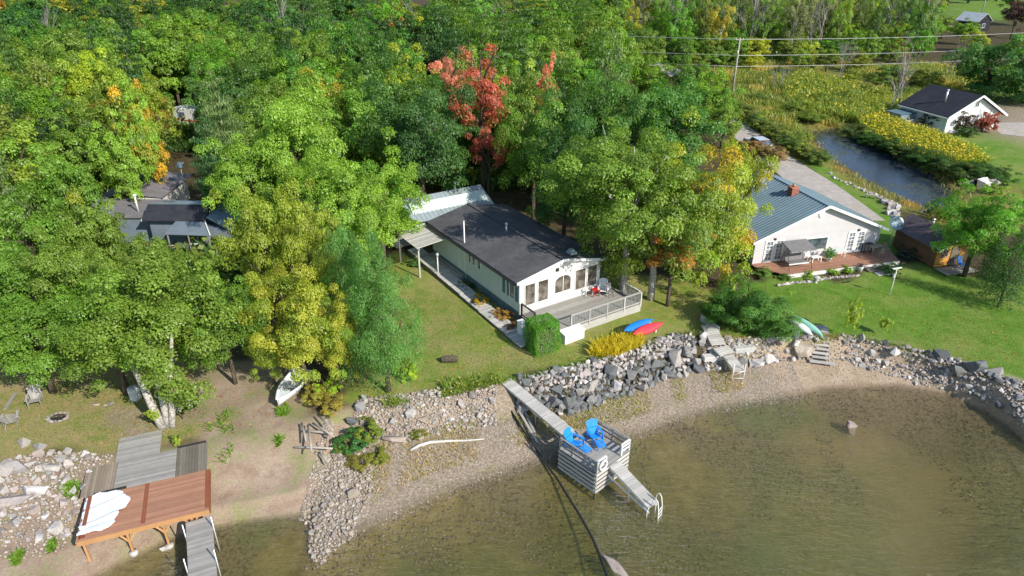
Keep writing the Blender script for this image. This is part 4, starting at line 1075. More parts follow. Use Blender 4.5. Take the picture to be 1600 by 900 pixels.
m = MB(); m.box(-.05, -.01, .8, 3.6, .1, 2.2); m.build('garage_door', M['glass_blue'], t)
m = MB(); m.smooth = True; m.tube([(5.0, 2.3, 3.5), (5.0, 2.3, 4.3)], .1, 8); m.tube([(5.0, 2.3, 4.25), (5.0, 2.3, 4.4)], [.16, .12], 8); m.build('chimney_pipe', M['alu'], t)
# ===== pergola canopy with slats at the back left door
pg = thing('pergola', 'white slatted pergola canopy over the walk beside the cottage', 'pergola', (-6.6, 50.8, 0), A1)
m = MB()
for k in range(14):
    b = MB(); b.beam((-1.75, -1.05 + k * .265 - .3, 2.58), (1.55, -1.05 + k * .265 - .3, 2.9), .16, .035); b.build('slat', M['wood_pale'], pg)
for s in (-1.6, 1.3):
    b = MB(); b.beam((s, -1.5, 2.5 + (s + 1.6) * .097), (s, 2.5, 2.5 + (s + 1.6) * .097), .07, .12); b.build('rafter', M['wood_pale'], pg)
for (sx_, sy_) in ((-1.6, -1.3), (-1.6, 2.3)):
    b = MB(); b.box(sx_ - .06, sx_ + .06, sy_ - .06, sy_ + .06, 0, 2.44); b.build('post', M['wood_pale'], pg)
# stacked lumber bench left of the pergola
x, y, _ = at(634, 382, 0)
t = thing('lumber_stack', 'stack of dark boards on bearers left of the pergola', 'lumber', (x, y, 0), A1 + .1)
for k in range(6):
    b = MB(); b.box(-1.4, 1.4, -.9 + k * .32, -.7 + k * .32, .3, .36); b.build('board', M['wood_grey'], t)
for s in (-1, 1):
    b = MB(); b.box(s - .05, s + .05, -.95, .95, 0, .295); b.build('bearer', M['wood_dark'], t)
# ===== boardwalk along the cottage
bw = thing('boardwalk', 'pale wooden boardwalk stepping down along the left side of the cottage', 'boardwalk', (-3.9, 45.7, 0), A1)
def bwl(x, y):   # world -> local
    dx, dy = x + 3.9, y - 45.7; c_, s_ = math.cos(A1), math.sin(A1); return dx * c_ + dy * s_, -dx * s_ + dy * c_
c0 = bwl(-8.3, 53.6); c1 = bwl(-5.6, 48.9); c2 = bwl(0.6, 39.3)
yy_ = c0[1]; k = 0
while yy_ > c2[1]:
    ln_ = .95
    tt_ = (c0[1] - yy_) / (c0[1] - c2[1]); cx = c0[0] + (c2[0] - c0[0]) * tt_
    zt = .42 - .3 * tt_ - .0
    zt = round(zt / .06) * .06 + .06
    for q in range(6):
        b = MB(); b.box(cx - .58, cx + .58, yy_ - (q + 1) * .155 + .012, yy_ - q * .155, zt - .04, zt); b.build('plank', M['wood_pale'], bw)
    for s in (-.52, .52):
        b = MB(); b.box(cx + s - .03, cx + s + .03, yy_ - .93, yy_ - .0, -.05, zt - .045); b.build('joist', M['wood_dark'], bw)
    yy_ -= .93; k += 1
# small porch deck at the side door
t = thing('side_porch', 'grey plank porch in the shade at the side door of the cottage', 'porch', (-5.75, 50.0, 0), A1)
for k in range(12):
    b = MB(); b.box(.3 + k * .145, .3 + k * .145 + .135, -2.4, 2.6, .5, .54); b.build('plank', M['wood_grey'], t)
b = MB(); b.box(.3, 2.0, -2.38, -2.34, .02, .495); b.build('fascia', M['wood_grey'], t)
b = MB(); b.box(.3, .34, -2.33, 2.6, .02, .495); b.build('fascia', M['wood_grey'], t)
# post lamp by the walk
t = thing('lamp_post', 'short white lamp post beside the boardwalk at the pergola corner', 'lamp post', (*at(685, 433, 0)[:2], 0))
m = MB(); m.smooth = True; m.tube([(0, 0, 0), (0, 0, 1.75)], .045, 8); m.build('post', M['white'], t)
m = MB(); m.smooth = True; m.tube([(0, 0, 1.75), (0, 0, 1.8), (0, 0, 2.0), (0, 0, 2.1)], [.06, .12, .14, .03], 8); m.build('lantern', M['steel_pole'], t)
# ===== front deck of the cottage
fd = thing('front_deck', 'grey plank deck with white railing across the front of the cottage', 'deck', (*H1, 0), A1)
DW0, DW1, DD = -.05, 8.15, 3.25     # local x range, depth toward -y (slightly tapering on the left)
nb_ = 22
for k in range(nb_):
    y1_ = -.13 - k * .147; x0_ = DW0 + (1.0 if k > 13 else 0) * 1.0
    b = MB(); b.box(DW0 + (.9 if k > 12 else 0), DW1, y1_ - .138, y1_, .62, .66); b.build('plank', M['wood_grey'], fd)
yf = -.13 - nb_ * .147
b = MB(); b.box(DW0 + .9, DW1, yf - .05, yf - .005, .02, .6); b.build('skirt_board', M['wood_pale'], fd)
b = MB(); b.box(DW1 + .005, DW1 + .05, yf, -.13, .02, .6); b.build('skirt_board', M['wood_grey'], fd)
def rail(parent, p0, p1, z0, z1, posts, mat_p, mat_r, bal=.13, tw=.09, mid=()):
    p0 = np.array(p0); p1 = np.array(p1); d = p1 - p0; L = np.linalg.norm(d)
    for k in range(posts + 1):
        q = p0 + d * k / posts; b = MB(); b.box(q[0] - .05, q[0] + .05, q[1] - .05, q[1] + .05, z0 - .25, z1 - .001); b.build('post', mat_p, parent)
    b = MB(); b.beam((*p0, z1 + .02), (*p1, z1 + .02), tw + .05, .04); b.build('top_rail', mat_p, parent)
    for mz in mid:
        b = MB(); b.beam((*p0, mz), (*p1, mz), .04, .1); b.build('middle_rail', mat_p, parent)
    if bal:
        b = MB(); b.beam((*p0, z0 + .1), (*p1, z0 + .1), .04, .06); b.build('bottom_rail', mat_p, parent)
        n = int(L / bal); m = MB()
        for k in range(1, n):
            q = p0 + d * k / n; m.box(q[0] - .014, q[0] + .014, q[1] - .014, q[1] + .014, z0 + .13, z1)
        m.build('balusters', mat_r, parent, kind='stuff')
rail(fd, (1.9, yf - .03), (8.12, yf - .03), .66, 1.55, 4, M['wood_pale'], M['steel_pole'])
rail(fd, (8.12, yf + .15), (8.12, -1.5), .66, 1.55, 1, M['wood_pale'], M['steel_pole'])
rail(fd, (.0, -.3), (.0, -1.9), .66, 1.6, 1, M['dark'], M['dark'])
# wooden steps on the left end of the deck
for k in range(3):
    b = MB(); b.box(-.9 + .0, .85, -2.2 - .32 * k - .02, -1.95 - .32 * k, .42 - .15 * k, .47 - .15 * k); b.build('step', M['wood_grey'], fd)
# white box under the railing
x, y, _ = at(893, 525, .3)
t = thing('storage_box', 'white storage box on the grass against the deck front, beside the green hedge', 'box', (4.0, 39.55, 0), A1)
m = MB(); m.box(-.85, .75, -.35, .3, 0, .72); m.build('body', M['white'], t); m = MB(); m.slab([(-.9, -.42, .74), (.8, -.42, .74), (.8, .33, .84), (-.9, .33, .84)], .05); m.build('lid', M['white'], t)
x, y, _ = at(815, 524, .0)
t = thing('cabinet', 'tall pale blue-white cabinet at the foot of the deck steps', 'cabinet', (x, y, 0), A1)
m = MB(); m.box(-.2, .2, -.25, .25, 0, 1.05); m.build('body', M['white_hull'], t); m = MB(); m.box(-.23, .23, -.28, .28, 1.055, 1.1); m.build('lid', M['white'], t)

# ===== chairs
def adirondack(label, mat, loc, rz, group=None, footrest=False, s=1.0, name='adirondack_chair'):
    t = thing(name, label, 'chair', loc, rz, group); t.scale = (s, s, s)
    for k in range(6):
        b = MB(); y0 = -.32 + k * .1; z = .38 - (y0 + .32) * .28
        b.beam((-.28, y0 + .04, z), (.28, y0 + .04, z), .085, .022); b.build('seat_slat', mat, t)
    for k in range(7):
        f_ = (k - 3) / 3.0; h = 1.02 - .1 * f_ * f_
        b = MB(); b.beam((f_ * .2, .26, .22), (f_ * .31, .26 + .42 * h * .9 - .02, h), .085, .02, up=(0, -1, .4)); b.build('back_slat', mat, t)
    for sx_ in (-1, 1):
        b = MB(); b.beam((sx_ * .34, -.36, .56), (sx_ * .36, .38, .56), .13, .025); b.build('armrest', mat, t)
        b = MB(); b.beam((sx_ * .3, -.33, 0), (sx_ * .3, -.33, .545), .03, .1, up=(0, 1, 0)); b.build('leg', mat, t)
        b = MB(); b.beam((sx_ * .27, -.3, .33), (sx_ * .27, .62, .04), .03, .12); b.build('leg', mat, t)
        b = MB(); b.beam((sx_ * .33, .33, .18), (sx_ * .34, .36, .545), .03, .07, up=(0, 1, 0)); b.build('arm_support', mat, t)
    b = MB(); b.beam((-.33, .4, .6), (.33, .4, .6), .03, .07); b.build('back_brace', mat, t)
    if footrest:
        for k in range(5):
            b = MB(); b.beam((-.24, -.48 - k * .1, .36 - k * .028), (.24, -.48 - k * .1, .36 - k * .028), .085, .022); b.build('footrest_slat', mat, t)
        for sx_ in (-1, 1):
            b = MB(); b.beam((sx_ * .22, -.45, .34), (sx_ * .22, -.95, .2), .03, .06); b.build('footrest_rail', mat, t)
            b = MB(); b.beam((sx_ * .22, -.9, 0), (sx_ * .22, -.9, .2), .03, .05, up=(0, 1, 0)); b.build('footrest_leg', mat, t)
    return t
def l2w(org, a, x, y): c_, s_ = math.cos(a), math.sin(a); return org[0] + x * c_ - y * s_, org[1] + x * s_ + y * c_
x, y, _ = at(916, 458, .7); adirondack('white slatted deck chair left of the red table on the cottage deck', M['white'], (x, y, .665), .55)
x, y, _ = at(942, 459, .7); adirondack('white slatted deck chair right of the red table on the cottage deck', M['white'], (x, y, .665), -.1)
x, y, _ = at(930, 461, .7)
t = thing('side_table', 'small bright red side table between two white chairs on the cottage deck', 'table', (x, y, .665), .3)
m = MB()
for k in range(5):
    b = MB(); b.box(-.27, .27, -.27 + k * .11, -.17 + k * .11, .5, .53); b.build('top_slat', M['red'], t)
for a in (-1, 1):
    for c_ in (-1, 1):
        b = MB(); b.box(a * .22 - .025, a * .22 + .025, c_ * .22 - .025, c_ * .22 + .025, 0, .495); b.build('leg', M['red'], t)
x, y, _ = at(953, 462, .7)
t = thing('folded_chair', 'dark folding chair beside the white deck chair at the railing', 'chair', (x, y, .665), .5)
m = MB(); m.box(-.22, .22, -.2, .2, .42, .45); m.build('seat', M['grey_fabric'], t); m = MB(); m.beam((0, .2, .5), (0, .32, .95), .42, .03, up=(0, 1, 0)); m.build('backrest', M['grey_fabric'], t)
for a in (-1, 1):
    for c_ in (-1, 1):
        b = MB(); b.beam((a * .2, c_ * -.2, 0), (a * .2, c_ * .18, .42), .025, .025, up=(0, 1, 0)); b.build('leg', M['dark'], t)
# hedge block
def hedge_mesh(seed, n=16000, lsize=.06):
    r = np.random.default_rng(seed); P3 = r.uniform(-1, 1, (n, 3)); ax = r.integers(0, 3, n); sg = np.where(r.random(n) < .5, -1, 1.0)
    sg = np.where(ax == 2, 1.0, sg); P3[np.arange(n), ax] = sg * r.uniform(.82, 1.02, n); nr = np.zeros((n, 3)); nr[np.arange(n), ax] = sg
    L = np.linalg.norm(P3, axis=1); P3 *= (1 - .22 * np.clip(L - 1.2, 0, 1))[:, None]; P3 *= (1 + (vnoise(P3[:, 0] * 3 + P3[:, 2] * 2, P3[:, 1] * 3, .8, 3)[:, None] - .5) * .14)
    nr = nr * .6 + np.array([0, 0, .4]) + r.normal(size=(n, 3)) * .45; nr /= np.linalg.norm(nr, axis=1)[:, None]
    v, f = leaf_cloud(P3, nr, np.full(n, lsize), r); return cloud_mesh('foliage', v, f, np.clip(.5 + r.normal(size=n) * .2, 0, 1), r.random(n))
t = thing('hedge', 'dense bright green clipped hedge block at the deck corner of the cottage', 'hedge', (1.95, 38.35, 0), A1 - .1)
c = link_mesh('foliage', hedge_mesh(4), t, loc=(0, 0, 1.08), scale=(.98, .88, 1.12)); c.color = (.085, .24, .02, 1); c['tint'] = (.16, .3, .03); c['tint_amount'] = .25
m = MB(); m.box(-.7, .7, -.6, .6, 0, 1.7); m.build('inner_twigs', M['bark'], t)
# ===== kayaks on a white rack
def hull(name, label, cat, mat, L, wd, ht, loc, rot, deck=None, cockpit=True, stripe=None, open_=False, blunt=1.0):
    t = thing(name, label, cat, loc, 0); t.rotation_euler = rot
    n = 17; K = 12; v = []; f = []
    for i in range(n):
        s = -1 + 2 * i / (n - 1); w_ = wd / 2 * max(0.02, (1 - abs(s) ** 2.4)) ** blunt; rise = .14 * ht / .3 * abs(s) ** 3
        for k in range(K):
            a = 2 * math.pi * k / K; sn = math.sin(a); cs = math.cos(a)
            z = (sn * ht * .55 if sn < 0 else sn * ht * (.38 if not open_ else .05)) * (.45 + .55 * (1 - abs(s) ** 3)) + rise
            v.append((s * L / 2, cs * w_, z))
        if i:
            for k in range(K): f.append(((i - 1) * K + k, (i - 1) * K + (k + 1) % K, i * K + (k + 1) % K, i * K + k))
    f += [tuple(range(K))[::-1], tuple(range((n - 1) * K, n * K))]
    m = MB(); m.add(v, f); m.smooth = True; m.build('hull', mat, t)
    if cockpit:
        m = MB(); m.smooth = True
        ring = [(math.cos(a) * .42 - .1, math.sin(a) * wd * .3, ht * .36) for a in [6.283 * k / 14 for k in range(15)]]; m.tube(ring, .028, 6, cap=False); m.build('cockpit_rim', M['dark'], t)
        m = MB(); m.prism([(p[0], p[1]) for p in ring[:-1]], ht * .30, ht * .355); m.build('cockpit_seat', M['black_rubber'], t)
    if stripe:
        m = MB(); m.smooth = True; m.tube([(-L * .12, -wd * .40, .10 * ht / .3), (L * .1, -wd * .46, .08 * ht / .3), (L * .36, -wd * .26, .14)], .04, 6); m.build('side_stripe', stripe, t)
    return t
a_k = math.atan2(1.15, 1.75)
x, y, _ = at(1011, 515, .62); hull('kayak', 'red kayak lying on its side on the white rack on the lawn', 'kayak', M['red_kayak'], 2.75, .66, .3, (x, y, .66), (R(42), 0, a_k), cockpit=False)
x, y, _ = at(996, 511, .7); hull('kayak', 'blue kayak with a pale stripe leaning behind the red kayak', 'kayak', M['blue_kayak'], 2.7, .6, .3, (x, y, .82), (R(42), 0, a_k + .03), stripe=M['lblue'], cockpit=False)
x, y, _ = at(1014, 524, 0)
t = thing('kayak_rack', 'low white wooden rack under the red and blue kayaks', 'rack', (x - .1, y + .15, 0), a_k - .1)
for s in (-.62, .62):
    for q in (-.12, .5):
        b = MB(); b.box(s - .035, s + .035, q - .035, q + .035, 0, .42 if q < 0 else .5); b.build('leg', M['white'], t)
    b = MB(); b.beam((s, -.2, .35), (s, .6, .4), .05, .08); b.build('cross_bar', M['white'], t)
b = MB(); b.beam((-.8, -.17, .42), (.8, -.17, .42), .04, .1); b.build('front_bar', M['white'], t)
# stump on the lawn
x, y, _ = at(703, 566, 0)
m = MB(); m.smooth = False; m.tube([(-.5, 0, .22), (-.2, .02, .24), (.15, 0, .23), (.5, .02, .22)], [.2, .23, .22, .19], 9); m.tube([(.1, 0, .3), (.2, .15, .52)], [.09, .06], 6)
o = m.build('log', M['bark'], loc=(x, y, 0), rot=(0, 0, .05)); tag(o, 'short brown log lying alone on the cottage lawn', 'log')
# small white wood block by the lawn edge
x, y, _ = at(569, 626, 0)
m = MB(); m.box(-.12, .12, -.3, .3, 0, .25); o = m.build('wood_block', M['wood_pale'], loc=(x, y, 0), rot=(0, .1, .5), bevel=.02); tag(o, 'bleached square wood block at the edge below the blue-green tamarack', 'wood block')

# ===== house on the right with teal metal roof
H2 = (19.41, 50.76); A2 = math.atan2(.2467, .969)
t = thing('house', 'beige house with teal metal gable roof and two french doors on the right', 'house', (*H2, 0), A2)
W2, L2 = 11.5, 9.0
m = MB(); m.prism_y([(0, .1), (W2, .1), (W2, 2.42), (5.87, 4.78), (0, 2.42)], 0, L2); m.build('wall', M['grey_wall'], t)
def tri2(z):
    if z <= 2.42: return (0, W2)
    k = (z - 2.42) / (4.78 - 2.42); return (5.87 * k, W2 - (W2 - 5.87) * k)
laps(t, M['beige_board'], 0, W2, 0, .12, 4.78, .2, top=tri2)
gable_roof(t, W2, L2, 2.42, 2.42, 4.78, 5.87, (.45, .6), .09, M['metal_teal'], .45, .35)
m = MB(); nr_ = 30
for k in range(nr_):
    y = -.44 + k * (L2 + .77) / (nr_ - 1)
    m.beam((-.44, y, 2.38), (5.85, y, 4.91), .07, .09)
    m.beam((5.9, y, 4.91), (12.08, y, 2.32), .07, .09)
m.build('roof_ribs', M['metal_teal'], t, kind='stuff')
for a, b_ in (((-.5, 2.3), (5.87, 4.86)), ((5.87, 4.86), (12.12, 2.24))):
    m = MB(); m.beam((a[0], -.48, a[1]), (b_[0], -.48, b_[1]), .05, .22); m.build('rake_board', M['white'], t)
m = MB(); m.box(12.11, 12.22, -.45, L2 + .35, 2.16, 2.28); m.build('gutter', M['white'], t)
m = MB(); m.beam((5.87, -.44, 4.925), (5.87, L2 + .34, 4.925), .3, .03); m.build('ridge_cap', M['metal_lblue'], t)
for x0, x1 in ((.88, 2.66), (8.55, 10.3)):
    for k in range(2):
        a = x0 + (x1 - x0) / 2 * k; cx = a + (x1 - x0) / 4
        d_ = window(t, M['white'], cx, .52, 2.12, (x1 - x0) / 2 - .36, -.02, name='french_door', panes=(2, 5), glass='glass_blue', fr=.16)
m = MB(); m.prism_y([(4.5, .95), (6.72, .95), (6.72, 2.08), (4.5, 2.08)], -.06, -.02); fr_ = m.build('picture_window', M['white'], t)
m = MB(); m.prism_y([(4.58, 1.03), (6.64, 1.03), (6.64, 2.0), (4.58, 2.0)], -.075, -.062); m.build('pane', M['glass'], fr_)
for x0 in (1.7, 9.5):
    m = MB(); m.box(x0 - .07, x0 + .07, -.16, -.03, 2.28, 2.42); m.build('wall_lamp', M['dark'], t)
m = MB(); v = [(5.6 + .26 * math.cos(a), 4.1 + .3 * math.sin(a)) for a in [6.283 * k / 16 for k in range(16)]]; m.prism_y(v, -.1, -.03); m.build('oval_plaque', M['white'], t)
CX, CY = 5.2, 3.5
root_ch = MB(); root_ch.box(CX - .3, CX + .3, CY - .3, CY + .3, 4.2, 5.2); c_o = root_ch.build('chimney', M['brick_red'], t)
for z in range(9):
    for s in range(4):
        for q in range(3):
            z0 = 4.3 + z * .1; k0 = -.32 + q * .215
            bx_ = [(CX + k0, CX + k0 + .2, CY - .33, CY - .305), (CX + k0, CX + k0 + .2, CY + .305, CY + .33), (CX - .33, CX - .305, CY - .3 + q * .205, CY - .11 + q * .205), (CX + .305, CX + .33, CY - .3 + q * .205, CY - .11 + q * .205)][s]
            b = MB(); b.box(*bx_, z0, z0 + .088); b.build('brick', M['brick_red'], c_o)
m = MB(); m.box(CX - .35, CX + .35, CY - .35, CY + .35, 5.21, 5.27); m.build('chimney_cap', M['terracotta'], c_o)
m = MB(); m.smooth = True; m.tube([(CX, CY, 5.27), (CX, CY, 5.5)], .13, 8); m.build('flue', M['terracotta'], c_o)
# satellite dish at the right eave
x, y = l2w(H2, A2, 12.75, -.35)
t = thing('satellite_dish', 'round grey satellite dish on a pole at the right eave of the beige house', 'satellite dish', (x, y, 0), A2)
m = MB(); m.smooth = True; n = 20; v = [(0, .0, 0)]; f = []
for rr, dz_ in ((.22, .02), (.42, .07), (.58, .14)):
    b0 = len(v); v += [(rr * math.cos(6.283 * k / n), -dz_, rr * math.sin(6.283 * k / n)) for k in range(n)]
f = [(0, 1 + k, 1 + (k + 1) % n) for k in range(n)]
for j in range(2):
    f += [(1 + j * n + k, 1 + (j + 1) * n + k, 1 + (j + 1) * n + (k + 1) % n, 1 + j * n + (k + 1) % n) for k in range(n)]
m.add(v, f); d_ = m.build('dish', M['metal_lblue'], t, loc=(0, 0, 2.75), rot=(-.45, 0, -.3)); sd_ = d_.modifiers.new('s', 'SOLIDIFY'); sd_.thickness = .02
m = MB(); m.smooth = True; m.tube([(0, .1, 0), (0, .1, 2.7)], .035, 8); m.build('pole', M['steel_pole'], t)
m = MB(); m.tube([(0, -.1, 2.3), (0, -.6, 2.75)], .015, 5); m.box(-.05, .05, -.68, -.58, 2.7, 2.82); m.build('feed_arm', M['dark'], t)
# deck of the right house
t = thing('wooden_deck', 'reddish brown plank deck along the front of the beige house', 'deck', (*H2, 0), A2)
for k in range(17):
    y1_ = -.03 - k * .145; x1_ = 12.6 - max(0, (k - 4)) * .05
    b = MB(); b.box(-.1 + (.12 * max(0, k - 3)), x1_, y1_ - .135, y1_, .3, .34); b.build('plank', M['wood_brick'] if k < 17 else M['wood_tan'], t)
b = MB(); b.box(1.6, 11.95, -.03 - 17 * .145 - .05, -.03 - 17 * .145 - .004, .0, .345); b.build('fascia', M['offwhite'], t)
for k in range(2):
    b = MB(); b.box(8.6, 10.9, -2.9 - k * .3, -2.58 - k * .3, .06, .2 - k * .1); b.build('step', M['wood_dark'], t)
b = MB(); b.box(8.9, 10.4, -3.9, -3.3, .01, .06); o = b.build('stepping_stone', M['concrete'], None); 
o.location = (*H2, 0); o.rotation_euler = (0, 0, A2); tag(o, 'flat grey stepping stone on the lawn at the deck steps of the beige house', 'paving slab')
def dk(x, y): return (*l2w(H2, A2, x, y), .345)
# canopy swing
t = thing('canopy_swing', 'grey canopy swing seat standing on the reddish deck by the left french doors', 'swing', dk(3.1, -1.2), A2)
m = MB().slab([(-1.1, -.75, 1.65), (1.15, -.75, 1.65), (1.15, .7, 1.95), (-1.1, .7, 1.95)], .07); m.build('canopy', M['grey_fabric'], t)
for s in (-1.0, 1.05):
    b = MB(); b.tube([(s, -.75, 0), (s, -.05, 1.75), (s, .7, 0)], .025, 6); b.build('frame', M['dark'], t)
b = MB(); b.slab([(-.85, -.45, .5), (.85, -.45, .5), (.85, .1, .48), (-.85, .1, .48)], .1); b.build('seat', M['grey_fabric'], t)
b = MB(); b.slab([(-.85, .12, .5), (.85, .12, .5), (.85, .3, 1.0), (-.85, .3, 1.0)], .06); b.build('backrest', M['grey_fabric'], t)
b = MB(); b.box(-.9, .9, -.5, -.44, .36, .44); b.build('seat_rail', M['white'], t)
def patio_chair(label, x, y, rz, mat, group=None):
    t = thing('patio_chair', label, 'chair', dk(x, y), A2 + rz, group)
    m = MB(); m.box(-.23, .23, -.22, .22, .4, .44); m.build('seat', mat, t)
    for k in range(4):
        b = MB(); b.box(-.2 + k * .11, -.14 + k * .11, .2, .24, .45, .88); b.build('back_slat', mat, t)
    b = MB(); b.box(-.23, .23, .2, .24, .885, .93); b.build('back_rail', mat, t)
    for a in (-1, 1):
        for c_ in (-1, 1):
            b = MB(); b.box(a * .2 - .02, a * .2 + .02, c_ * .2 - .02, c_ * .2 + .02, 0, .395); b.build('leg', mat, t)
    return t
def patio_table(label, x, y, rz, mat, wd=1.0, dp=.6, h=.7):
    t = thing('patio_table', label, 'table', dk(x, y), A2 + rz)
    n = int(dp / .1)
    for k in range(n):
        b = MB(); b.box(-wd / 2, wd / 2, -dp / 2 + k * .1, -dp / 2 + k * .1 + .09, h - .03, h); b.build('top_slat', mat, t)
    for a in (-1, 1):
        for c_ in (-1, 1):
            b = MB(); b.box(a * (wd / 2 - .06) - .03, a * (wd / 2 - .06) + .03, c_ * (dp / 2 - .08) - .03, c_ * (dp / 2 - .08) + .03, 0, h - .035); b.build('leg', mat, t)
    return t
patio_chair('white patio chair behind the canopy swing by the picture window', 4.7, -.55, .2, M['white'])
patio_table('low white patio table between canopy swing and potted shrub', 5.2, -.9, 0, M['white'], .9, .5, .45)
patio_table('brown slatted picnic table at the right end of the reddish deck', 11.0, -.7, .1, M['wood_tan'], 1.2, .7, .72)
patio_chair('weathered chair in front of the slatted picnic table on the reddish deck', 10.8, -1.5, 3.2, M['wood_tan'])
patio_chair('weathered chair at the right side of the picnic table on the reddish deck', 11.9, -.9, 1.6, M['wood_tan'])
patio_table('dark grill table against the wall right of the french doors', 10.5, -.3, 0, M['dark'], .8, .45, .8)
t = thing('glass_table', 'pale green glass table below the picture window of the beige house', 'table', dk(7.4, -.55), A2)
m = MB(); m.box(-.75, .75, -.25, .25, .62, .65); m.build('top', M['lblue'] if False else M['mint'], t)
for a in (-1, 1):
    for c_ in (-1, 1):
        b = MB(); b.box(a * .68 - .02, a * .68 + .02, c_ * .2 - .02, c_ * .2 + .02, 0, .615); b.build('leg', M['white'], t)
def pot(label, loc, r, h, mat, color, fr, fh, cat='potted plant'):
    t = thing('potted_plant', label, cat, loc)
    m = MB(); m.smooth = True; m.tube([(0, 0, 0), (0, 0, h * .9), (0, 0, h)], [r * .7, r, r * 1.1], 12); m.build('pot', mat, t)
    c = link_mesh('foliage', CR['bush'][0], t, loc=(0, 0, h + fh * .35), scale=(fr, fr, fh * .6)); c.color = (*color, 1); c['tint'] = color; c['tint_amount'] = 0.
    return t
pot('big leafy green shrub in a pot in the middle of the reddish deck', dk(6.3, -1.1), .22, .3, M['white'], (.07, .2, .03), .5, 1.0)
x, y, _ = at(1343, 424, 0); pot('white pot with dark flowers at the left of the deck steps', (x, y, 0), .22, .4, M['white'], (.06, .05, .09), .28, .3)
# folded umbrella and grill in the shade right of house
x, y = l2w(H2, A2, 12.3, .8)
t = thing('folded_parasol', 'folded white parasol standing in the shade at the right corner of the beige house', 'parasol', (x, y, 0))
m = MB(); m.smooth = True; m.tube([(0, 0, 0), (0, 0, 2.1)], .025, 6); m.build('pole', M['steel_pole'], t)
m = MB(); m.smooth = True; m.tube([(0, 0, .6), (0, 0, .9), (0, 0, 1.7), (0, 0, 2.05)], [.08, .2, .16, .03], 9); m.build('canopy', M['white'], t)
# bird feeder post
x, y, _ = at(1390, 462, 0)
t = thing('bird_feeder', 'thin white bird feeder post with crossbar on the right lawn', 'bird feeder', (x, y, 0), .3)
m = MB(); m.smooth = True; m.tube([(0, 0, 0), (0, 0, 2.25)], .03, 7); m.build('post', M['white'], t)
m = MB(); m.beam((-.4, 0, 2.27), (.4, 0, 2.27), .14, .04); m.build('crossbar', M['white'], t)
m = MB(); m.smooth = True; m.tube([(-.12, 0, 1.45), (-.12, 0, 1.7)], [.1, .08], 8); m.tube([(-.12, 0, 1.7), (-.12, 0, 1.8)], [.12, .02], 8); m.build('feeder', M['steel_pole'], t)
# stone garden edge with urn
x, y, _ = at(1274, 442, 0)
t = thing('garden_urn', 'pale stone urn at the garden bed edge in front of the reddish deck', 'urn', (x, y, 0))
m = MB(); m.smooth = True; m.tube([(0, 0, 0), (0, 0, .1), (0, 0, .25), (0, 0, .5), (0, 0, .55)], [.2, .1, .14, .26, .24], 12); m.build('bowl', M['concrete'], t)
root = thing('garden_edging', 'curved line of pale stones edging the garden bed in front of the reddish deck', 'stone edging', (*at(1250, 443, 0)[:2], 0)); L_ = root.location
for k in range(46):
    s = k / 45; u = 1215 + 125 * s; v = np.interp(u, [1215, 1240, 1270, 1290, 1340], [447, 443, 441, 436, 432]); x, y, _ = at(u, v, 0); put_stone(root, 'pale', x - L_[0], y - L_[1], .08, .15)
# ===== shed on the right
t = thing('garden_shed', 'brown wooden shed with a purple-brown gable roof by the pond', 'shed', (34.0, 50.6, 0), A2 - .02)
Ws, Ls = 2.7, 4.6
m = MB(); m.prism_y([(0, .1), (Ws, .1), (Ws, 1.9), (Ws / 2, 2.75), (0, 1.9)], 0, Ls); m.build('wall', M['log_brown'], t)
laps(t, M['log_brown'], 0, Ls, 0, .1, 1.88, .2, face='x-', name='log_board')
for k in range(9):
    b = MB(); b.box(.02, Ws - .02, -.04, -.003, .12 + k * .2, .30 + k * .2); b.build('log_board', M['log_orange'], t)
gable_roof(t, Ws, Ls, 1.9, 1.9, 2.75, Ws / 2, (.35, .35), .06, M['shingle_purple'], .55, .25)
m = MB(); m.beam((-.38, -.58, 1.7), (Ws / 2, -.58, 2.8), .04, .12); m.build('rake_board', M['offwhite'], t)
m = MB(); m.beam((Ws / 2, -.58, 2.8), (Ws + .38, -.58, 1.7), .04, .12); m.build('rake_board', M['offwhite'], t)
window(t, M['wood_tan'], .75, 1.0, 1.6, .5, -.04, panes=(2, 2)); 
m = MB(); m.box(1.35, 2.1, -.09, -.045, .15, 1.75); d_ = m.build('door', M['wood_dark'], t); m = MB(); m.box(2.0, 2.05, -.13, -.095, .9, 1.0); m.build('handle', M['steel_pole'], d_)
m = MB(); m.smooth = True; m.tube([(1.6, 2.7, 2.5), (1.6, 2.7, 3.05)], .09, 8); m.tube([(1.6, 2.7, 3.0), (1.6, 2.7, 3.15)], [.16, .08], 8); m.build('chimney_pipe', M['alu'], t)
t = thing('shed_porch', 'small grey plank platform in front of the brown shed', 'deck', (*l2w((34.0, 50.6), A2, 0, -1.6), 0), A2)
for k in range(9):
    b = MB(); b.box(-.1, 2.9, k * .15, k * .15 + .138, .12, .16); b.build('plank', M['wood_grey'], t)
x, y = l2w((34, 50.6), A2, 1.9, -.9)
t = thing('patio_chair', 'dark blue folding chair on the platform in front of the brown shed', 'chair', (x, y, .16), .4)
m = MB(); m.box(-.25, .25, -.25, .25, .38, .43); m.build('seat', M['blue_kayak'], t); m = MB(); m.beam((0, .25, .43), (0, .42, .95), .5, .03, up=(0, 1, 0)); m.build('backrest', M['blue_kayak'], t)
for a in (-1, 1):
    for c_ in (-1, 1):
        b = MB(); b.box(a * .22 - .015, a * .22 + .015, c_ * .22 - .015, c_ * .22 + .015, 0, .375); b.build('leg', M['dark'], t)
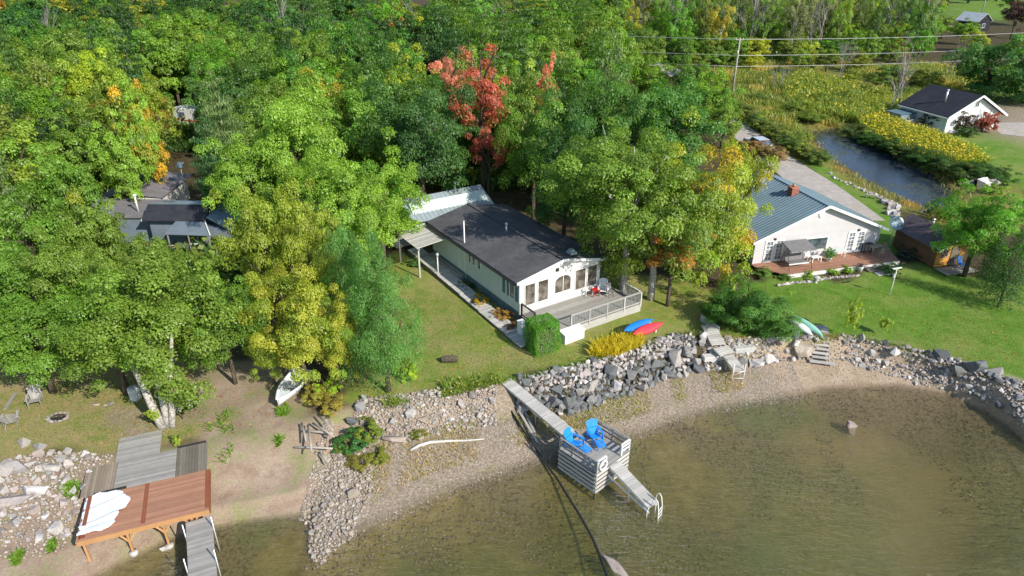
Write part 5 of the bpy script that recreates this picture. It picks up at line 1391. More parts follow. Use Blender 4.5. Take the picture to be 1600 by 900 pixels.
# ===== white garage far right
H3 = (58.65, 93.29); A3 = math.atan2(.295, .955)
t = thing('white_garage', 'white garage with black gable roof beyond the pond', 'garage', (*H3, 0), A3)
W3, L3 = 8.7, 8.0
m = MB(); m.prism_y([(0, 0), (W3, 0), (W3, 2.45), (4.5, 4.75), (0, 2.45)], 0, L3); m.build('wall', M['mint'], t)
def tri3(z):
    if z <= 2.45: return (0, W3)
    k = (z - 2.45) / 2.3; return (4.5 * k, W3 - (W3 - 4.5) * k)
laps(t, M['white_board'], 0, W3, 0, .05, 4.72, .3, top=tri3)
gable_roof(t, W3, L3, 2.45, 2.45, 4.75, 4.5, (.45, 1.1), .12, M['shingle_navy'], .55, .3)
m = MB(); m.beam((-.5, -.58, 2.25), (4.5, -.58, 4.85), .06, .26); m.build('rake_board', M['white'], t)
m = MB(); m.beam((4.5, -.58, 4.85), (9.85, -.58, 1.92), .06, .26); m.build('rake_board', M['white'], t)
m = MB(); m.box(-.6, -.48, -.55, L3 + .3, 2.1, 2.25); m.build('gutter', M['white'], t)
window(t, M['white'], 4.4, 3.35, 4.15, .6, -.03, panes=(2, 1), glass='glass')
m = MB(); m.smooth = True; m.tube([(2.0, 2.9, 3.3), (2.0, 2.9, 5.1)], .11, 8); m.tube([(2.0, 2.9, 5.1), (2.0, 2.9, 5.25)], [.2, .14], 8); m.build('chimney_pipe', M['alu'], t)
m = MB(); m.box(-.05, .06, -.05, .02, 0, 2.45); m.build('corner_board', M['white'], t)
t = thing('lean_to', 'low blue-grey fenced lean-to at the back left of the white garage', 'lean-to', (*l2w(H3, A3, -2.6, 5.2), 0), A3)
m = MB(); m.box(0, 2.5, 0, 2.6, 0, 1.5); m.build('wall', M['metal_lblue'], t); m = MB(); m.slab([(-.1, -.1, 1.62), (2.55, -.1, 1.75), (2.55, 2.7, 1.75), (-.1, 2.7, 1.62)], .06); m.build('roof', M['skirt'], t)
for k in range(9):
    b = MB(); b.box(-.4 + k * .3, -.13 + k * .3, -1.1, -1.06, 0, 1.1); b.build('fence_board', M['wood_grey'], t)
# far small shed
x, y, _ = at(1541, 50, 0)
t = thing('far_shed', 'small dark shed with a pale grey roof at the top right among trees', 'shed', (x - 3, y, 0), .5)
m = MB(); m.prism_y([(0, 0), (6, 0), (6, 2.8), (3, 4.6), (0, 2.8)], 0, 6); m.build('wall', M['shingle_navy'], t)
gable_roof(t, 6, 6, 2.8, 2.8, 4.6, 3, (.5, .5), .15, M['metal_pale'], .3, .3)
window(t, M['white'], 3, 1, 2, 1.2, 0)
# ===== left cabin
t = thing('left_cabin', 'blue-grey cabin with navy and pale blue roof among trees on the left', 'cabin', (-31.0, 55.2, 0), -.02)
m = MB(); m.add([(0, 0, 0), (4.8, 0, 0), (4.8, 3.2, 0), (0, 3.2, 0), (0, 0, 2.65), (4.8, 0, 2.65), (4.8, 3.2, 2.65), (0, 3.2, 2.65), (0, 1.0, 3.25), (4.8, 1.0, 3.25)],
     [(0, 1, 5, 4), (2, 3, 7, 6), (0, 4, 8, 7, 3), (1, 2, 6, 9, 5), (4, 5, 9, 8), (7, 8, 9, 6)]); m.build('wall', M['slate_wall'], t)
m = MB().slab([(-.3, -.5, 2.55), (5.1, -.5, 2.55), (5.1, .996, 3.45), (-.3, .996, 3.45)], .08); m.build('roof', M['shingle_navy'], t)
m = MB().slab([(-.3, 1.0, 3.45), (5.1, 1.0, 3.45), (5.1, 3.6, 2.85), (-.3, 3.6, 2.85)], .08); m.build('roof', M['metal_lblue'], t, label='pale blue metal back slope of the roof')
m = MB().slab([(5.12, -.2, 2.75), (7.7, -1.6, 2.1), (7.6, 3.4, 2.5), (5.12, 3.6, 2.95)], .08); m.build('roof', M['metal_lblue'], t)
m = MB().slab([(2.6, -2.6, 2.2), (6.4, -2.6, 2.1), (5.1, -.52, 2.45), (2.6, -.52, 2.5)], .06); m.build('porch_roof', M['slate_wall'], t)
m = MB(); m.box(2.8, 7.3, -1.5, 3.2, 0, 2.0); m.build('wing_wall', M['slate_wall'], t)
m = MB(); m.box(-.36, -.3, -.52, 3.6, 2.45, 2.6); m.build('rake_board', M['white'], t)
m = MB(); m.beam((5.1, -.54, 2.5), (6.3, -2.6, 2.16), .08, .12); m.build('rake_board', M['white'], t)
window(t, M['white'], 3.2, 1.5, 2.2, .9, 0); window(t, M['white'], 4.3, .9, 1.8, .7, -1.5)
for k in range(3):
    b = MB(); b.box(2.7 + k * 1.7, 2.78 + k * 1.7, -2.55, -2.47, 0, 2.05); b.build('post', M['wood_grey'], t)
t = thing('flat_roof_annex', 'low annex with dark flat roof left of the blue-grey cabin', 'shed', (-37.6, 56.0, 0), 0)
m = MB(); m.box(0, 6.1, 0, 3.8, 0, 2.3); m.build('wall', M['slate_wall'], t); m = MB(); m.slab([(-.2, -.2, 2.45), (6.25, -.2, 2.4), (6.25, 3.9, 2.55), (-.2, 3.9, 2.6)], .1); m.build('roof', M['lavender'], t)
m = MB(); m.smooth = True; m.tube([(4.9, 1.0, 2.4), (4.9, 1.0, 3.9)], .07, 8); m.tube([(4.9, 1.0, 3.9), (4.9, 1.0, 4.05)], [.2, .12], 8); m.build('vent_pipe', M['white'], t)
t = thing('grey_shed', 'shed with weathered lavender-grey roof behind the annex on the left', 'shed', (-38.2, 61.2, 0), .03)
m = MB(); m.box(0, 5.4, 0, 6.0, 0, 2.2); m.build('wall', M['offwhite'], t)
m = MB().slab([(-.3, -.3, 2.3), (2.5, -.3, 2.75), (3.0, 6.5, 2.75), (-.3, 6.2, 2.3)], .08); m.build('roof', M['lavender'], t)
m = MB().slab([(2.505, -.3, 2.75), (5.6, -.1, 2.25), (5.8, 6.8, 2.3), (3.005, 6.5, 2.75)], .08); m.build('roof', M['lavender'], t)
m = MB(); m.box(3.2, 4.4, -.06, -.004, .1, 1.9); m.build('door', M['glass'], t)
x, y, _ = at(221, 304, .5)
t = thing('garden_swing', 'cream arched garden seat beside the grey-roofed shed', 'garden seat', (x, y, 0), .4)
for s in (-.7, .7):
    b = MB(); b.smooth = True; b.tube([(s, -.5, 0), (s, -.5, 1.0), (s, 0, 1.5), (s, .5, 1.0), (s, .5, 0)], .06, 6); b.build('arch', M['white'], t)
b = MB(); b.box(-.7, .7, -.3, .3, .4, .5); b.build('seat', M['white'], t)
x, y, _ = at(316, 312, .0)
t = thing('post_light', 'small square panel on a thin pole behind the blue-grey cabin', 'solar panel', (x, y - 3, 0), -.2)
m = MB(); m.smooth = True; m.tube([(0, 0, 0), (0, 0, 4.4)], .04, 6); m.build('pole', M['steel_pole'], t); m = MB(); m.slab([(-.32, -.25, 4.4), (.32, -.25, 4.4), (.32, .25, 4.75), (-.32, .25, 4.75)], .05); m.build('panel', M['metal_lblue'], t)
def barrel(name, label, cat, u, v, mat, r=.29, h=.85, z=0, rot=(0, 0, 0)):
    x, y, _ = at(u, v, z); t = thing(name, label, cat, (x, y, hz1(x, y))); t.rotation_euler = rot
    m = MB(); m.smooth = True; m.tube([(0, 0, 0), (0, 0, h * .3), (0, 0, h * .35), (0, 0, h * .65), (0, 0, h * .7), (0, 0, h)], [r * .95, r, r * .96, r * .96, r, r * .93], 16); m.build('body', mat, t)
    m = MB(); m.smooth = True; m.tube([(0, 0, h + .002), (0, 0, h + .04)], [r * .98, r * .9], 16); m.build('lid', mat, t)
    return t
barrel('barrel', 'deep blue barrel at the corner of the blue-grey cabin', 'barrel', 310, 392, M['blue_barrel'])
barrel('barrel', 'terracotta coloured tub standing by the cabin path', 'tub', 284, 395, M['terracotta'], .3, .5)
adirondack('cream plank seat left of the terracotta tub by the cabin', M['wood_pale'], (*at(268, 396, 0)[:2], 0), 2.2)
adirondack('white garden chair showing between the oaks in front of the cabin', M['white'], (*at(230, 372, 0)[:2], 0), .6)
x, y, _ = at(237, 365, .4)
t = thing('wheelbarrow', 'red wheelbarrow in the yard in front of the cabin', 'wheelbarrow', (x, y, 0), .8)
m = MB(); m.add([(-.3, -.45, .62), (.3, -.45, .62), (.3, .45, .62), (-.3, .45, .62), (-.18, -.25, .3), (.18, -.25, .3), (.18, .25, .3), (-.18, .25, .3)], [(0, 1, 5, 4), (1, 2, 6, 5), (2, 3, 7, 6), (3, 0, 4, 7), (4, 5, 6, 7)]); m.build('tray', M['red'], t)
for s in (-.22, .22):
    b = MB(); b.beam((s * .3, .7, .2), (s * 1.1, -1.0, .6), .04, .04); b.build('handle', M['wood_tan'], t)
m = MB(); m.smooth = True; m.tube([(-.05, .7, .2), (.05, .7, .2)], .2, 12); m.build('wheel', M['black_rubber'], t)
# white camper seen through the woods
x, y, _ = at(308, 200, 0)
t = thing('camper', 'white camper trailer half hidden in the woods behind the cabin', 'camper', (x, y, 0), -.35)
m = MB(); m.prism_y([(-2.8, .5), (2.6, .5), (2.8, 1.4), (2.3, 2.9), (-2.5, 2.9), (-2.9, 1.7)], -1.1, 1.1); m.build('body', M['white'], t, bevel=.08)
m = MB(); m.box(-2.86, 2.7, -1.13, -1.105, 1.2, 1.35); m.build('stripe', M['red'], t)
window(t, M['alu'], -1.2, 1.6, 2.3, 1.1, -1.1, glass='glass_blue'); window(t, M['alu'], 1.3, 1.6, 2.3, .9, -1.1, glass='glass_blue')
for s in (-.5, .5):
    m = MB(); m.smooth = True; m.tube([(s, -1.15, .35), (s, -.95, .35)], .35, 14); m.build('wheel', M['black_rubber'], t)
# white-silver car on the gravel road, half hidden by shrubs
x, y, _ = at(1186, 226, .5)
t = thing('parked_car', 'pale silver car on the gravel road half hidden by the shrubs', 'car', (x - .2, y, 0), 1.75)
m = MB(); m.prism_y([(-2.2, .35), (2.2, .35), (2.25, .7), (2.1, .9), (-2.15, .95), (-2.25, .6)], -.88, .88); m.build('body', M['car_paint'], t, bevel=.07)
m = MB(); m.prism_y([(-1.9, .955), (1.0, .93), (.35, 1.42), (-1.5, 1.45)], -.76, .76); m.build('cabin', M['glass_blue'], t, bevel=.05)
m = MB(); m.slab([(-1.48, -.7, 1.49), (.32, -.7, 1.47), (.32, .7, 1.47), (-1.48, .7, 1.49)], .035); m.build('roof', M['car_paint'], t)
for a in (-1.35, 1.4):
    for s in (-1, 1):
        m = MB(); m.smooth = True; m.tube([(a, s * .92, .33), (a, s * .72, .33)], .33, 14); m.build('wheel', M['black_rubber'], t)
for s in (-.62, .62):
    m = MB(); m.box(2.2, 2.262, s - .16, s + .16, .6, .76); m.build('headlight', M['alu'], t)
# ===== utility poles and wires
def upole(label, x, y, h):
    t = thing('utility_pole', label, 'utility pole', (x, y, 0), .2)
    m = MB(); m.smooth = True; m.tube([(0, 0, -.2), (0, 0, h)], [.17, .11], 9); m.build('shaft', M['fiddle'], t)
    m = MB(); m.box(-.7, .7, -.06, .06, h - .35, h - .23); m.build('crossarm', M['fiddle'], t)
    for s in (-.6, 0, .6):
        m = MB(); m.smooth = True; m.tube([(s, 0, h - .23), (s, 0, h - .05)], [.05, .04], 7); m.build('insulator', M['white'], t)
    m = MB(); m.smooth = True; m.tube([(-.2, -.2, h - 2.6), (-.2, -.2, h - 1.9)], .12, 8); m.build('bracket_box', M['steel_pole'], t)
    return t
upole('tall weathered utility pole standing in the marsh beside the gravel road', 36.12, 115.53, 9.6)
x, y, _ = at(1530, 34, 0); upole('distant utility pole at the top right near the small far shed', x, y, 11)
def wire(label, z, dz0, dz1):
    p0 = (-60, 158.0); pm = (36.12, 115.53); p1 = (126, 136)
    pts = []
    for a, b, za, zb in ((p0, pm, z + dz0, z), (pm, p1, z, z + dz1)):
        for k in range(13):
            s = k / 12; pts.append((a[0] + (b[0] - a[0]) * s, a[1] + (b[1] - a[1]) * s, za + (zb - za) * s - 1.0 * 4 * s * (1 - s) * .8))
    m = MB(); m.smooth = True; m.tube(pts, .035, 4); o = m.build('power_line', M['steel_pole']); return tag(o, label, 'power line')
wire('topmost power line crossing the marsh from the utility pole', 9.35, 0, .5)
wire('middle power line crossing the marsh from the utility pole', 6.9, 0, .4)
wire('lowest power line crossing the marsh from the utility pole', 5.2, 0, .3)
# ---------------------------------------------------------------- shore objects
# ===== middle dock
DA = math.atan2(-5.05, 3.97)
def plank_run(parent, p0, p1, z0, z1, wd, mat, pitch=.14, th=.035, rails=True, rmat=None, gap=.008):
    """planks across a walk from p0 to p1 (parent-local)"""
    p0 = np.array(p0, float); p1 = np.array(p1, float); d = p1 - p0; L = np.linalg.norm(d); d /= L; nrm = np.array([-d[1], d[0]]); n = int(L / pitch)
    for k in range(n):
        a = p0 + d * (k + .5) * L / n; z = z0 + (z1 - z0) * (k + .5) / n
        b = MB(); e = nrm * wd / 2; b.beam((*(a - e), z - th / 2), (*(a + e), z - th / 2), L / n - gap, th); b.build('plank', mat, parent)
    if rails:
        for s in (-1, 1):
            e = nrm * (wd / 2 - .04) * s; b = MB(); b.beam((*(p0 + e), z0 - th - .065), (*(p1 + e), z1 - th - .065), .05, .12); b.build('stringer', rmat or mat, parent)
t = thing('gangway', 'long narrow plank gangway from the cottage lawn down to the dock platform', 'gangway', (-.4, 34.75, 0), 0)
plank_run(t, (0, 0), (2.35, -3.0), .06, -.22, .78, M['wood_pale'])
plank_run(t, (2.39, -3.05), (3.72, -4.75), -.2, -.36, .82, M['wood_pale'])
for s in (.25, .5, .85):
    for q in (-.3, .3):
        x_, y_ = 3.97 * s + q * .78, -5.05 * s + q * .62; b = MB(); b.smooth = True
        zb = hz1(x_ - .4, y_ + 34.75); b.tube([(x_, y_, zb - .1), (x_, y_, -.12 - .25 * s)], .035, 6); b.build('leg', M['steel_pole'], t)
PA = math.atan2(-1.98, 1.84)
P0 = (2.52, 28.98); S = 2.62
t = thing('dock_platform', 'square grey dock platform with dark board railings on a slatted crib', 'dock', (*P0, 0), PA)
# local: x along A->B (front left edge), y from A->D
plank_n = 18
for k in range(plank_n):
    b = MB(); x0 = k * S / plank_n; b.box(x0, x0 + S / plank_n - .01, 0, S, -.41, -.37); b.build('plank', M['wood_grey'], t)
for k in range(5):
    z = -.46 - k * .27
    b = MB(); b.box(-.02, S + .02, -.04, 0, z - .15, z); b.build('crib_board', M['wood_pale'] , t)
    b = MB(); b.box(S, S + .04, .005, S, z - .15, z); b.build('crib_board', M['wood_pale'], t)
    if k % 2 == 0:
        b = MB(); b.box(-.02, S, S, S + .04, z - .15, z); b.build('crib_board', M['wood_grey'], t)
        b = MB(); b.box(-.04, 0, .005, S - .005, z - .15, z); b.build('crib_board', M['wood_grey'], t)
for (x_, y_) in ((.06, .06), (S - .06, .06), (.06, S - .06), (S - .06, S - .06), (S / 2, .06), (S / 2, S - .06)):
    b = MB(); b.box(x_ - .05, x_ + .05, y_ - .05, y_ + .05, -2.4, -.42); b.build('pile', M['wood_dark'], t)
def drail(a, b_, n, caps=True, mat=M['dark']):
    a = np.array(a); b_ = np.array(b_)
    for k in range(n + 1):
        q = a + (b_ - a) * k / n; m = MB(); m.box(q[0] - .04, q[0] + .04, q[1] - .04, q[1] + .04, -.365, .36); m.build('rail_post', mat, t)
    for z in (-.08, .16, .38):
        m = MB(); m.beam((*a, z), (*b_, z), .035 if z < .3 else .1, .1 if z < .3 else .035); m.build('rail', mat, t)
drail((.05, .0), (S, 0), 3, mat=M['wood_grey'])
drail((.3, S), (S, S), 2, mat=M['wood_grey'])
drail((S, .03), (S, .68), 1, mat=M['white'])
drail((S, S - .68), (S, S - .03), 1, mat=M['white'])
m = MB(); m.smooth = True; m.tube([(.26 * math.cos(a), 0, .26 * math.sin(a)) for a in [6.283 * k / 18 for k in range(19)]], .06, 7, cap=False)
x, y = l2w(P0, PA, S + .12, .36)
o = m.build('life_ring', M['white'], loc=(x, y, .02), rot=(0, 0, PA + R(90))); tag(o, 'white life ring hung on the front railing of the dock platform', 'life ring')
x, y, _ = at(897, 699, -.3); adirondack('bright blue reclined deck chair nearer the left railing of the dock platform', M['blue_chair'], (x + .05, y + .05, -.365), R(52), footrest=True, s=.98)
x, y, _ = at(930, 688, -.3); adirondack('bright blue deck chair at the back railing of the dock platform', M['blue_chair'], (x, y + .1, -.365), R(18), footrest=True, s=.98)
t = thing('swim_ramp', 'narrow pale plank ramp from the dock platform ending in a swim ladder', 'dock ramp', (5.35, 27.78, 0), 0)
plank_run(t, (-.05, .1), (1.62, -2.3), -.42, -.98, .72, M['wood_pale'], rmat=M['white'])
for s in (.5, .97):
    for q in (-.3, .3):
        x_, y_ = 1.6 * s + q * .8, -2.3 * s + q * .56; b = MB(); b.smooth = True; b.tube([(x_, y_, -2.9), (x_, y_, -.5 - .5 * s)], .03, 6); b.build('leg', M['alu'], t)
b = MB(); b.beam((-.35, -.15, -1.0), (1.4, -2.45, -1.35), .03, .12); b.build('side_brace', M['white'], t)
t = thing('swim_ladder', 'white tubular swim ladder at the end of the dock ramp', 'ladder', (7.12, 25.5, -1.0), R(-35))
for s in (-.22, .22):
    b = MB(); b.smooth = True; b.tube([(-.18, s, 0), (-.12, s, .45), (0, s, .62), (.12, s, .45), (.2, s, 0), (.25, s, -1.1)], .025, 7); b.build('handrail', M['white'], t)
for k in range(4):
    b = MB(); b.smooth = True; b.tube([(.22, -.22, -.1 - k * .26), (.22, .22, -.1 - k * .26)], .022, 6); b.build('rung', M['white'], t)
# black pipe running from the bank into the lake
pts = []
for (u, v), z in (((797, 640), -.9), ((812, 664), -1.05), ((830, 690), -1.3), ((848, 718), -1.6), ((870, 748), -1.74), ((890, 782), -1.8), ((908, 812), -1.85), ((925, 843), -1.85), ((938, 875), -1.9), ((950, 910), -1.95), ((965, 950), -2.0)):
    pts.append(at(u, v, z))
m = MB(); m.smooth = True; m.tube([(p[0], p[1], max(p[2], -1.7)) for p in pts], .062, 9)
tag(m.build('water_pipe', M['black_rubber']), 'long black water pipe running from the bank past the dock into the lake', 'pipe')
# loose lumber under the gangway
for i, (a, b_, lab) in enumerate((((803, 630), (840, 690), 'weathered board leaning in the shade under the gangway, left one'), ((818, 640), (836, 676), 'shorter weathered board lying beside the pipe under the gangway'))):
    p0 = at(*a, -.8); p1 = at(*b_, -1.2); m = MB(); m.beam((p0[0], p0[1], -.72), (p1[0], p1[1], -1.25), .14, .05); tag(m.build('board', M['wood_grey']), lab, 'board')
# ===== right gangway
t = thing('gangway', 'pale plank gangway in three sections stepping from the lawn to the beach', 'gangway', (13.3, 40.7, .3), 0)
plank_run(t, (0.05, 0.15), (.35, -1.75), .12, -.35, .98, M['wood_pale'], pitch=.19)
plank_run(t, (.42, -1.85), (.72, -2.55), -.42, -.55, 1.15, M['wood_pale'], pitch=.19)
plank_run(t, (.75, -2.6), (1.08, -4.05), -.6, -.78, .74, M['wood_pale'], pitch=.15)
for s in (-.36, .36):
    b = MB(); b.smooth = True; b.tube([(1.06 + s, -4.1, -1.65), (1.06 + s, -4.1, -.3)], .028, 6); b.build('leg', M['white'], t)
b = MB(); b.smooth = True; b.tube([(.7, -4.1, -1.2), (1.42, -4.1, -.82)], .02, 5); b.tube([(.7, -4.1, -.86), (1.42, -4.1, -.86)], .02, 5); b.tube([(.7, -4.1, -1.4), (1.42, -4.1, -1.4)], .02, 5); b.build('brace', M['white'], t)
for (x_, y_, z_) in ((.0, -1.9, -1.2), (.9, -2.3, -1.3), (.5, -3.2, -1.6)):
    b = MB(); b.box(x_ - .05, x_ + .05, y_ - .05, y_ + .05, z_, -.55); b.build('post', M['wood_grey'], t)
x, y, _ = at(1109, 510, .1)
t = thing('leaning_board', 'blue-grey board panel leaning on edge at the head of the right gangway', 'board', (x, y + .1, 0), R(-62))
b = MB(); b.slab([(-.9, -.03, .55), (.9, -.03, .45), (.9, .06, .45), (-.9, .06, .55)], .5); b.build('panel', M['metal_pale'], t)
x, y, _ = at(1115, 565, -.8)
m = MB(); m.box(-.7, .7, -.25, .25, 0, .35); tag(m.build('timber_block', M['wood_pale'], loc=(x, y + .3, hz1(x, y + .3)), rot=(0, 0, .2), bevel=.03), 'squared pale timber lying left of the right gangway foot', 'timber')
x, y, _ = at(1162, 543, -.3)
m = MB(); m.box(-.75, .75, -.35, .35, 0, .4); tag(m.build('concrete_block', M['concrete'], loc=(x, y, -.55), rot=(0, 0, .15), bevel=.05), 'flat pale slab block in the bank right of the gangway', 'concrete slab')
# canoes
hull('canoe', 'white canoe lying upside down by the lawn steps, left one', 'canoe', M['white_hull'], 2.6, .72, .42, (*at(1246, 509, .25)[:2], .3), (R(180), 0, R(-62)), cockpit=False)
hull('canoe', 'pale green canoe lying upside down by the lawn steps, right one', 'canoe', M['green_hull'], 3.1, .6, .4, (*at(1260, 508, .25)[:2], .3), (R(180), 0, R(-68)), cockpit=False)
# wooden lawn steps
t = thing('lawn_steps', 'grey wooden plank steps between boulders from the right lawn to the beach', 'steps', (20.75, 40.1, 0), R(-14))
for k in range(6):
    b = MB(); b.box(-.52, .52, -.05 - k * .26 - .24, -.05 - k * .26, .02 - k * .17 - .05, .02 - k * .17); b.build('step', M['wood_pale'], t)
for s in (-.55, .55):
    b = MB(); b.beam((s, 0, -.05), (s, -1.65, -1.1), .05, .18); b.build('stringer', M['wood_grey'], t)
b = MB(); b.box(-.7, .9, -1.95, -1.68, -1.05, -.98); b.build('bottom_step', M['wood_pale'], t)
for k in range(7):
    b = MB(); b.box(-.6, .62, .02 + k * .19, .02 + k * .19 + .175, .0, .05); b.build('landing_plank', M['wood_grey'], t)
# ===== lower left decks
DA2 = R(21); DO = (-19.3, 22.22)
t = thing('lake_deck', 'large deck of red stained and weathered grey boards on posts above the muddy shore', 'deck', (*DO, 0), DA2)
def boards(x0, x1, y0, y1, mat, along='x', bw_=.14, z=.05):
    if along == 'x':
        n = int((y1 - y0) / bw_); s = (y1 - y0) / n
        for k in range(n): b = MB(); b.box(x0, x1, y0 + k * s, y0 + (k + 1) * s - .008, z - .035, z); b.build('board', mat, t)
    else:
        n = int((x1 - x0) / bw_); s = (x1 - x0) / n
        for k in range(n): b = MB(); b.box(x0 + k * s, x0 + (k + 1) * s - .008, y0, y1, z - .035, z); b.build('board', mat, t)
boards(.3, 2.55, .14, 2.93, M['wood_red']); boards(2.73, 5.28, .14, 2.93, M['wood_red'])
for x0, x1, y0, y1 in ((2.56, 2.72, .14, 2.93), (5.29, 5.46, .14, 2.93), (.1, .29, .14, 2.93), (0, 5.46, -.01, .13)):
    b = MB(); b.box(x0, x1, y0, y1, .012, .054); b.build('border_board', M['wood_redframe'] if y0 > 0 else M['wood_red'], t)
boards(1.12, 3.88, 2.98, 5.2, M['wood_grey']); boards(.97, 3.05, 5.21, 7.2, M['wood_grey'])
boards(-.3, 1.11, 2.98, 5.18, M['wood_tan'], 'y'); boards(3.9, 5.36, 2.98, 5.2, M['wood_dark'], 'y')
b = MB(); b.box(0, 5.46, -.06, -.015, -.2, .05); b.build('fascia', M['wood_fresh'], t)
b = MB(); b.box(5.465, 5.5, -.05, 2.95, -.2, .05); b.build('fascia', M['wood_redframe'], t)
b = MB(); b.box(-.05, -.005, -.05, 2.95, -.2, .05); b.build('fascia', M['wood_red'], t)
b = MB(); b.box(3.95, 5.3, 5.2, 5.28, .05, .13); b.build('kick_board', M['dark'], t)
for (x_, y_) in ((.15, .2), (1.9, .2), (3.4, .2), (4.6, .3), (.2, 2.8), (2.6, 2.8), (5.2, 2.7), (5.2, 5.1), (-.2, 5.0)):
    wx_, wy_ = l2w(DO, DA2, x_, y_); zb = hz1(wx_, wy_); b = MB(); b.box(x_ - .05, x_ + .05, y_ - .05, y_ + .05, zb - .3, .01); b.build('post', M['wood_fresh'], t)
for x_ in (1.9, 3.4, 4.6):
    b = MB(); b.beam((x_, .2, -.9), (x_ - .45, .2, -.1), .04, .08); b.build('brace', M['wood_fresh'], t)
    b = MB(); b.beam((x_, .2, -.9), (x_ + .45, .2, -.1), .04, .08); b.build('brace', M['wood_fresh'], t)
    b = MB(); b.smooth = True; wx_, wy_ = l2w(DO, DA2, x_, .2); b.tube([(x_, .2, hz1(wx_, wy_) - .1), (x_, .2, hz1(wx_, wy_) + .12)], .19, 12); b.build('footing', M['concrete'], t)
# white tarp crumpled on the red boards
r0 = np.random.default_rng(3); n_ = 56; poly_t = [(.02, .22), (.0, 2.75), (.4, 2.88), (1.0, 2.78), (1.55, 2.6), (1.9, 2.2), (1.98, 1.8), (1.85, 1.5), (1.5, 1.38), (1.52, 1.0), (1.45, .6), (1.25, .36), (.6, .24)]
v = []; vi = {}; f = []
for i in range(n_ + 1):
    for j in range(n_ + 1):
        x_, y_ = 2.05 * i / n_, .15 + 2.8 * j / n_
        fold = max(0, math.sin(2.6 * (x_ * .75 + y_ * .62) + 1.3 * float(vnoise(x_, y_, .9, 9)))) ** 3
        hh = .02 + .07 * float(vnoise(x_, y_ * 1.5, .7, 3)) + .11 * fold + .05 * max(0, math.sin(7 * (x_ * .3 - y_ * .9))) ** 4
        v.append((x_, y_, .056 + hh))
for i in range(n_):
    for j in range(n_):
        cx_, cy_ = 2.05 * (i + .5) / n_, .15 + 2.8 * (j + .5) / n_
        if inpoly(np.array([cx_ + .05 * math.sin(cy_ * 9)]), np.array([cy_ + .05 * math.sin(cx_ * 8)]), poly_t)[0]: a_ = i * (n_ + 1) + j; f.append((a_, a_ + n_ + 1, a_ + n_ + 2, a_ + 1))
m = MB(); m.add(v, f); m.smooth = True
me = m.mesh('tarp'); me.materials.append(M['tarp']); o = link_mesh('tarp', me, None, loc=(*DO, 0.0), rot=(0, 0, DA2)); s_ = o.modifiers.new('s', 'SOLIDIFY'); s_.thickness = .02; s_.offset = 1
tag(o, 'crumpled white tarp spread over the left end of the red deck', 'tarp')
m = MB(); m.box(.16, .3, .75, 2.7, .2, .24); o = m.build('plank', M['wood_redframe'], loc=(*DO, 0), rot=(0, 0, DA2)); tag(o, 'loose red plank weighing down the white tarp', 'plank')
m = MB(); m.box(.3, 1.7, 0, .13, 0, .05); o = m.build('plank', M['dark'], loc=(*l2w(DO, DA2, .02, 2.9), .06), rot=(0, -.02, DA2 - .02)); tag(o, 'dark plank lying behind the white tarp on the lake deck', 'plank')
# lower left dock
t = thing('left_dock', 'grey plank dock running from the red deck toward the bottom edge of the frame', 'dock', (*l2w(DO, DA2, 4.95, -.1), 0), DA2 + .06)
plank_run(t, (0, 0), (.0, -9.5), -.3, -.55, 1.12, M['wood_grey'], pitch=.135, rmat=M['alu'])
for k in range(5):
    for s in (-.6, .6):
        y_ = -.8 - k * 2.1; b = MB(); b.smooth = True; b.tube([(s, y_, -3.2), (s, y_, .35)], .03, 6); b.build('leg', M['alu'], t)
# ===== yard at the left
barrel('drum', 'pale blue-grey drum with open top at the edge of the oaks, left yard', 'drum', 213, 624, M['boat_grey'], .33, .8)
def fat_tyre(u, v):
    x, y, _ = at(u, v, .0)
    t = thing('tractor_tyre', 'black wheel with spokes and a red tag leaning behind the pale tree trunks', 'wheel', (x, y, .55), 0); t.rotation_euler = (R(62), R(0), R(25))
    m = MB(); m.smooth = True; m.tube([(.52 * math.cos(a), .52 * math.sin(a), 0) for a in [6.283 * k / 26 for k in range(27)]], .085, 8, cap=False); m.build('tyre', M['black_rubber'], t)
    for k in range(9):
        a = 6.283 * k / 9; m = MB(); m.tube([(0, 0, 0), (.46 * math.cos(a), .46 * math.sin(a), 0)], .012, 5); m.build('spoke', M['steel_pole'], t)
    m = MB(); m.smooth = True; m.tube([(0, 0, -.06), (0, 0, .06)], .07, 8); m.build('hub', M['steel_pole'], t)
    m = MB(); m.box(-.1, .1, .5, .68, .06, .12); m.build('tag', M['red'], t)
fat_tyre(297, 636)
x, y, _ = at(274, 655, .0)
t = thing('work_table', 'small pale board table right of the birch trunks beside the lake deck', 'table', (x + .1, y + .1, 0), .3)
m = MB(); m.box(-.32, .32, -.25, .25, .62, .66); m.build('top', M['wood_pale'], t)
for a in (-1, 1):
    for c_ in (-1, 1):
        b = MB(); b.box(a * .27 - .02, a * .27 + .02, c_ * .2 - .02, c_ * .2 + .02, 0, .615); b.build('leg', M['dark'], t)
adirondack('weathered grey deck chair at the left frame edge, nearer the water', M['wood_grey'], (*at(20, 662, 0)[:2], 0), R(-150))
adirondack('weathered grey deck chair in the shade of the left oaks, farther chair', M['wood_grey'], (*at(57, 632, 0)[:2], 0), R(25))
x, y, _ = at(8, 636, 0); m = MB(); m.beam((0, 0, .06), (-.35, 1.5, .1), .18, .05); tag(m.build('board', M['wood_grey'], loc=(x + .2, y - .3, 0)), 'long grey board lying behind the near deck chair at the left edge', 'board')
x, y, _ = at(91, 653, 0)
t = thing('fire_pit', 'round fire pit ringed with small stones in the left yard', 'fire pit', (x, y, 0))
for k in range(14):
    a = 6.283 * k / 14; put_stone(t, 'pink', .52 * math.cos(a), .42 * math.sin(a), .06, .13)
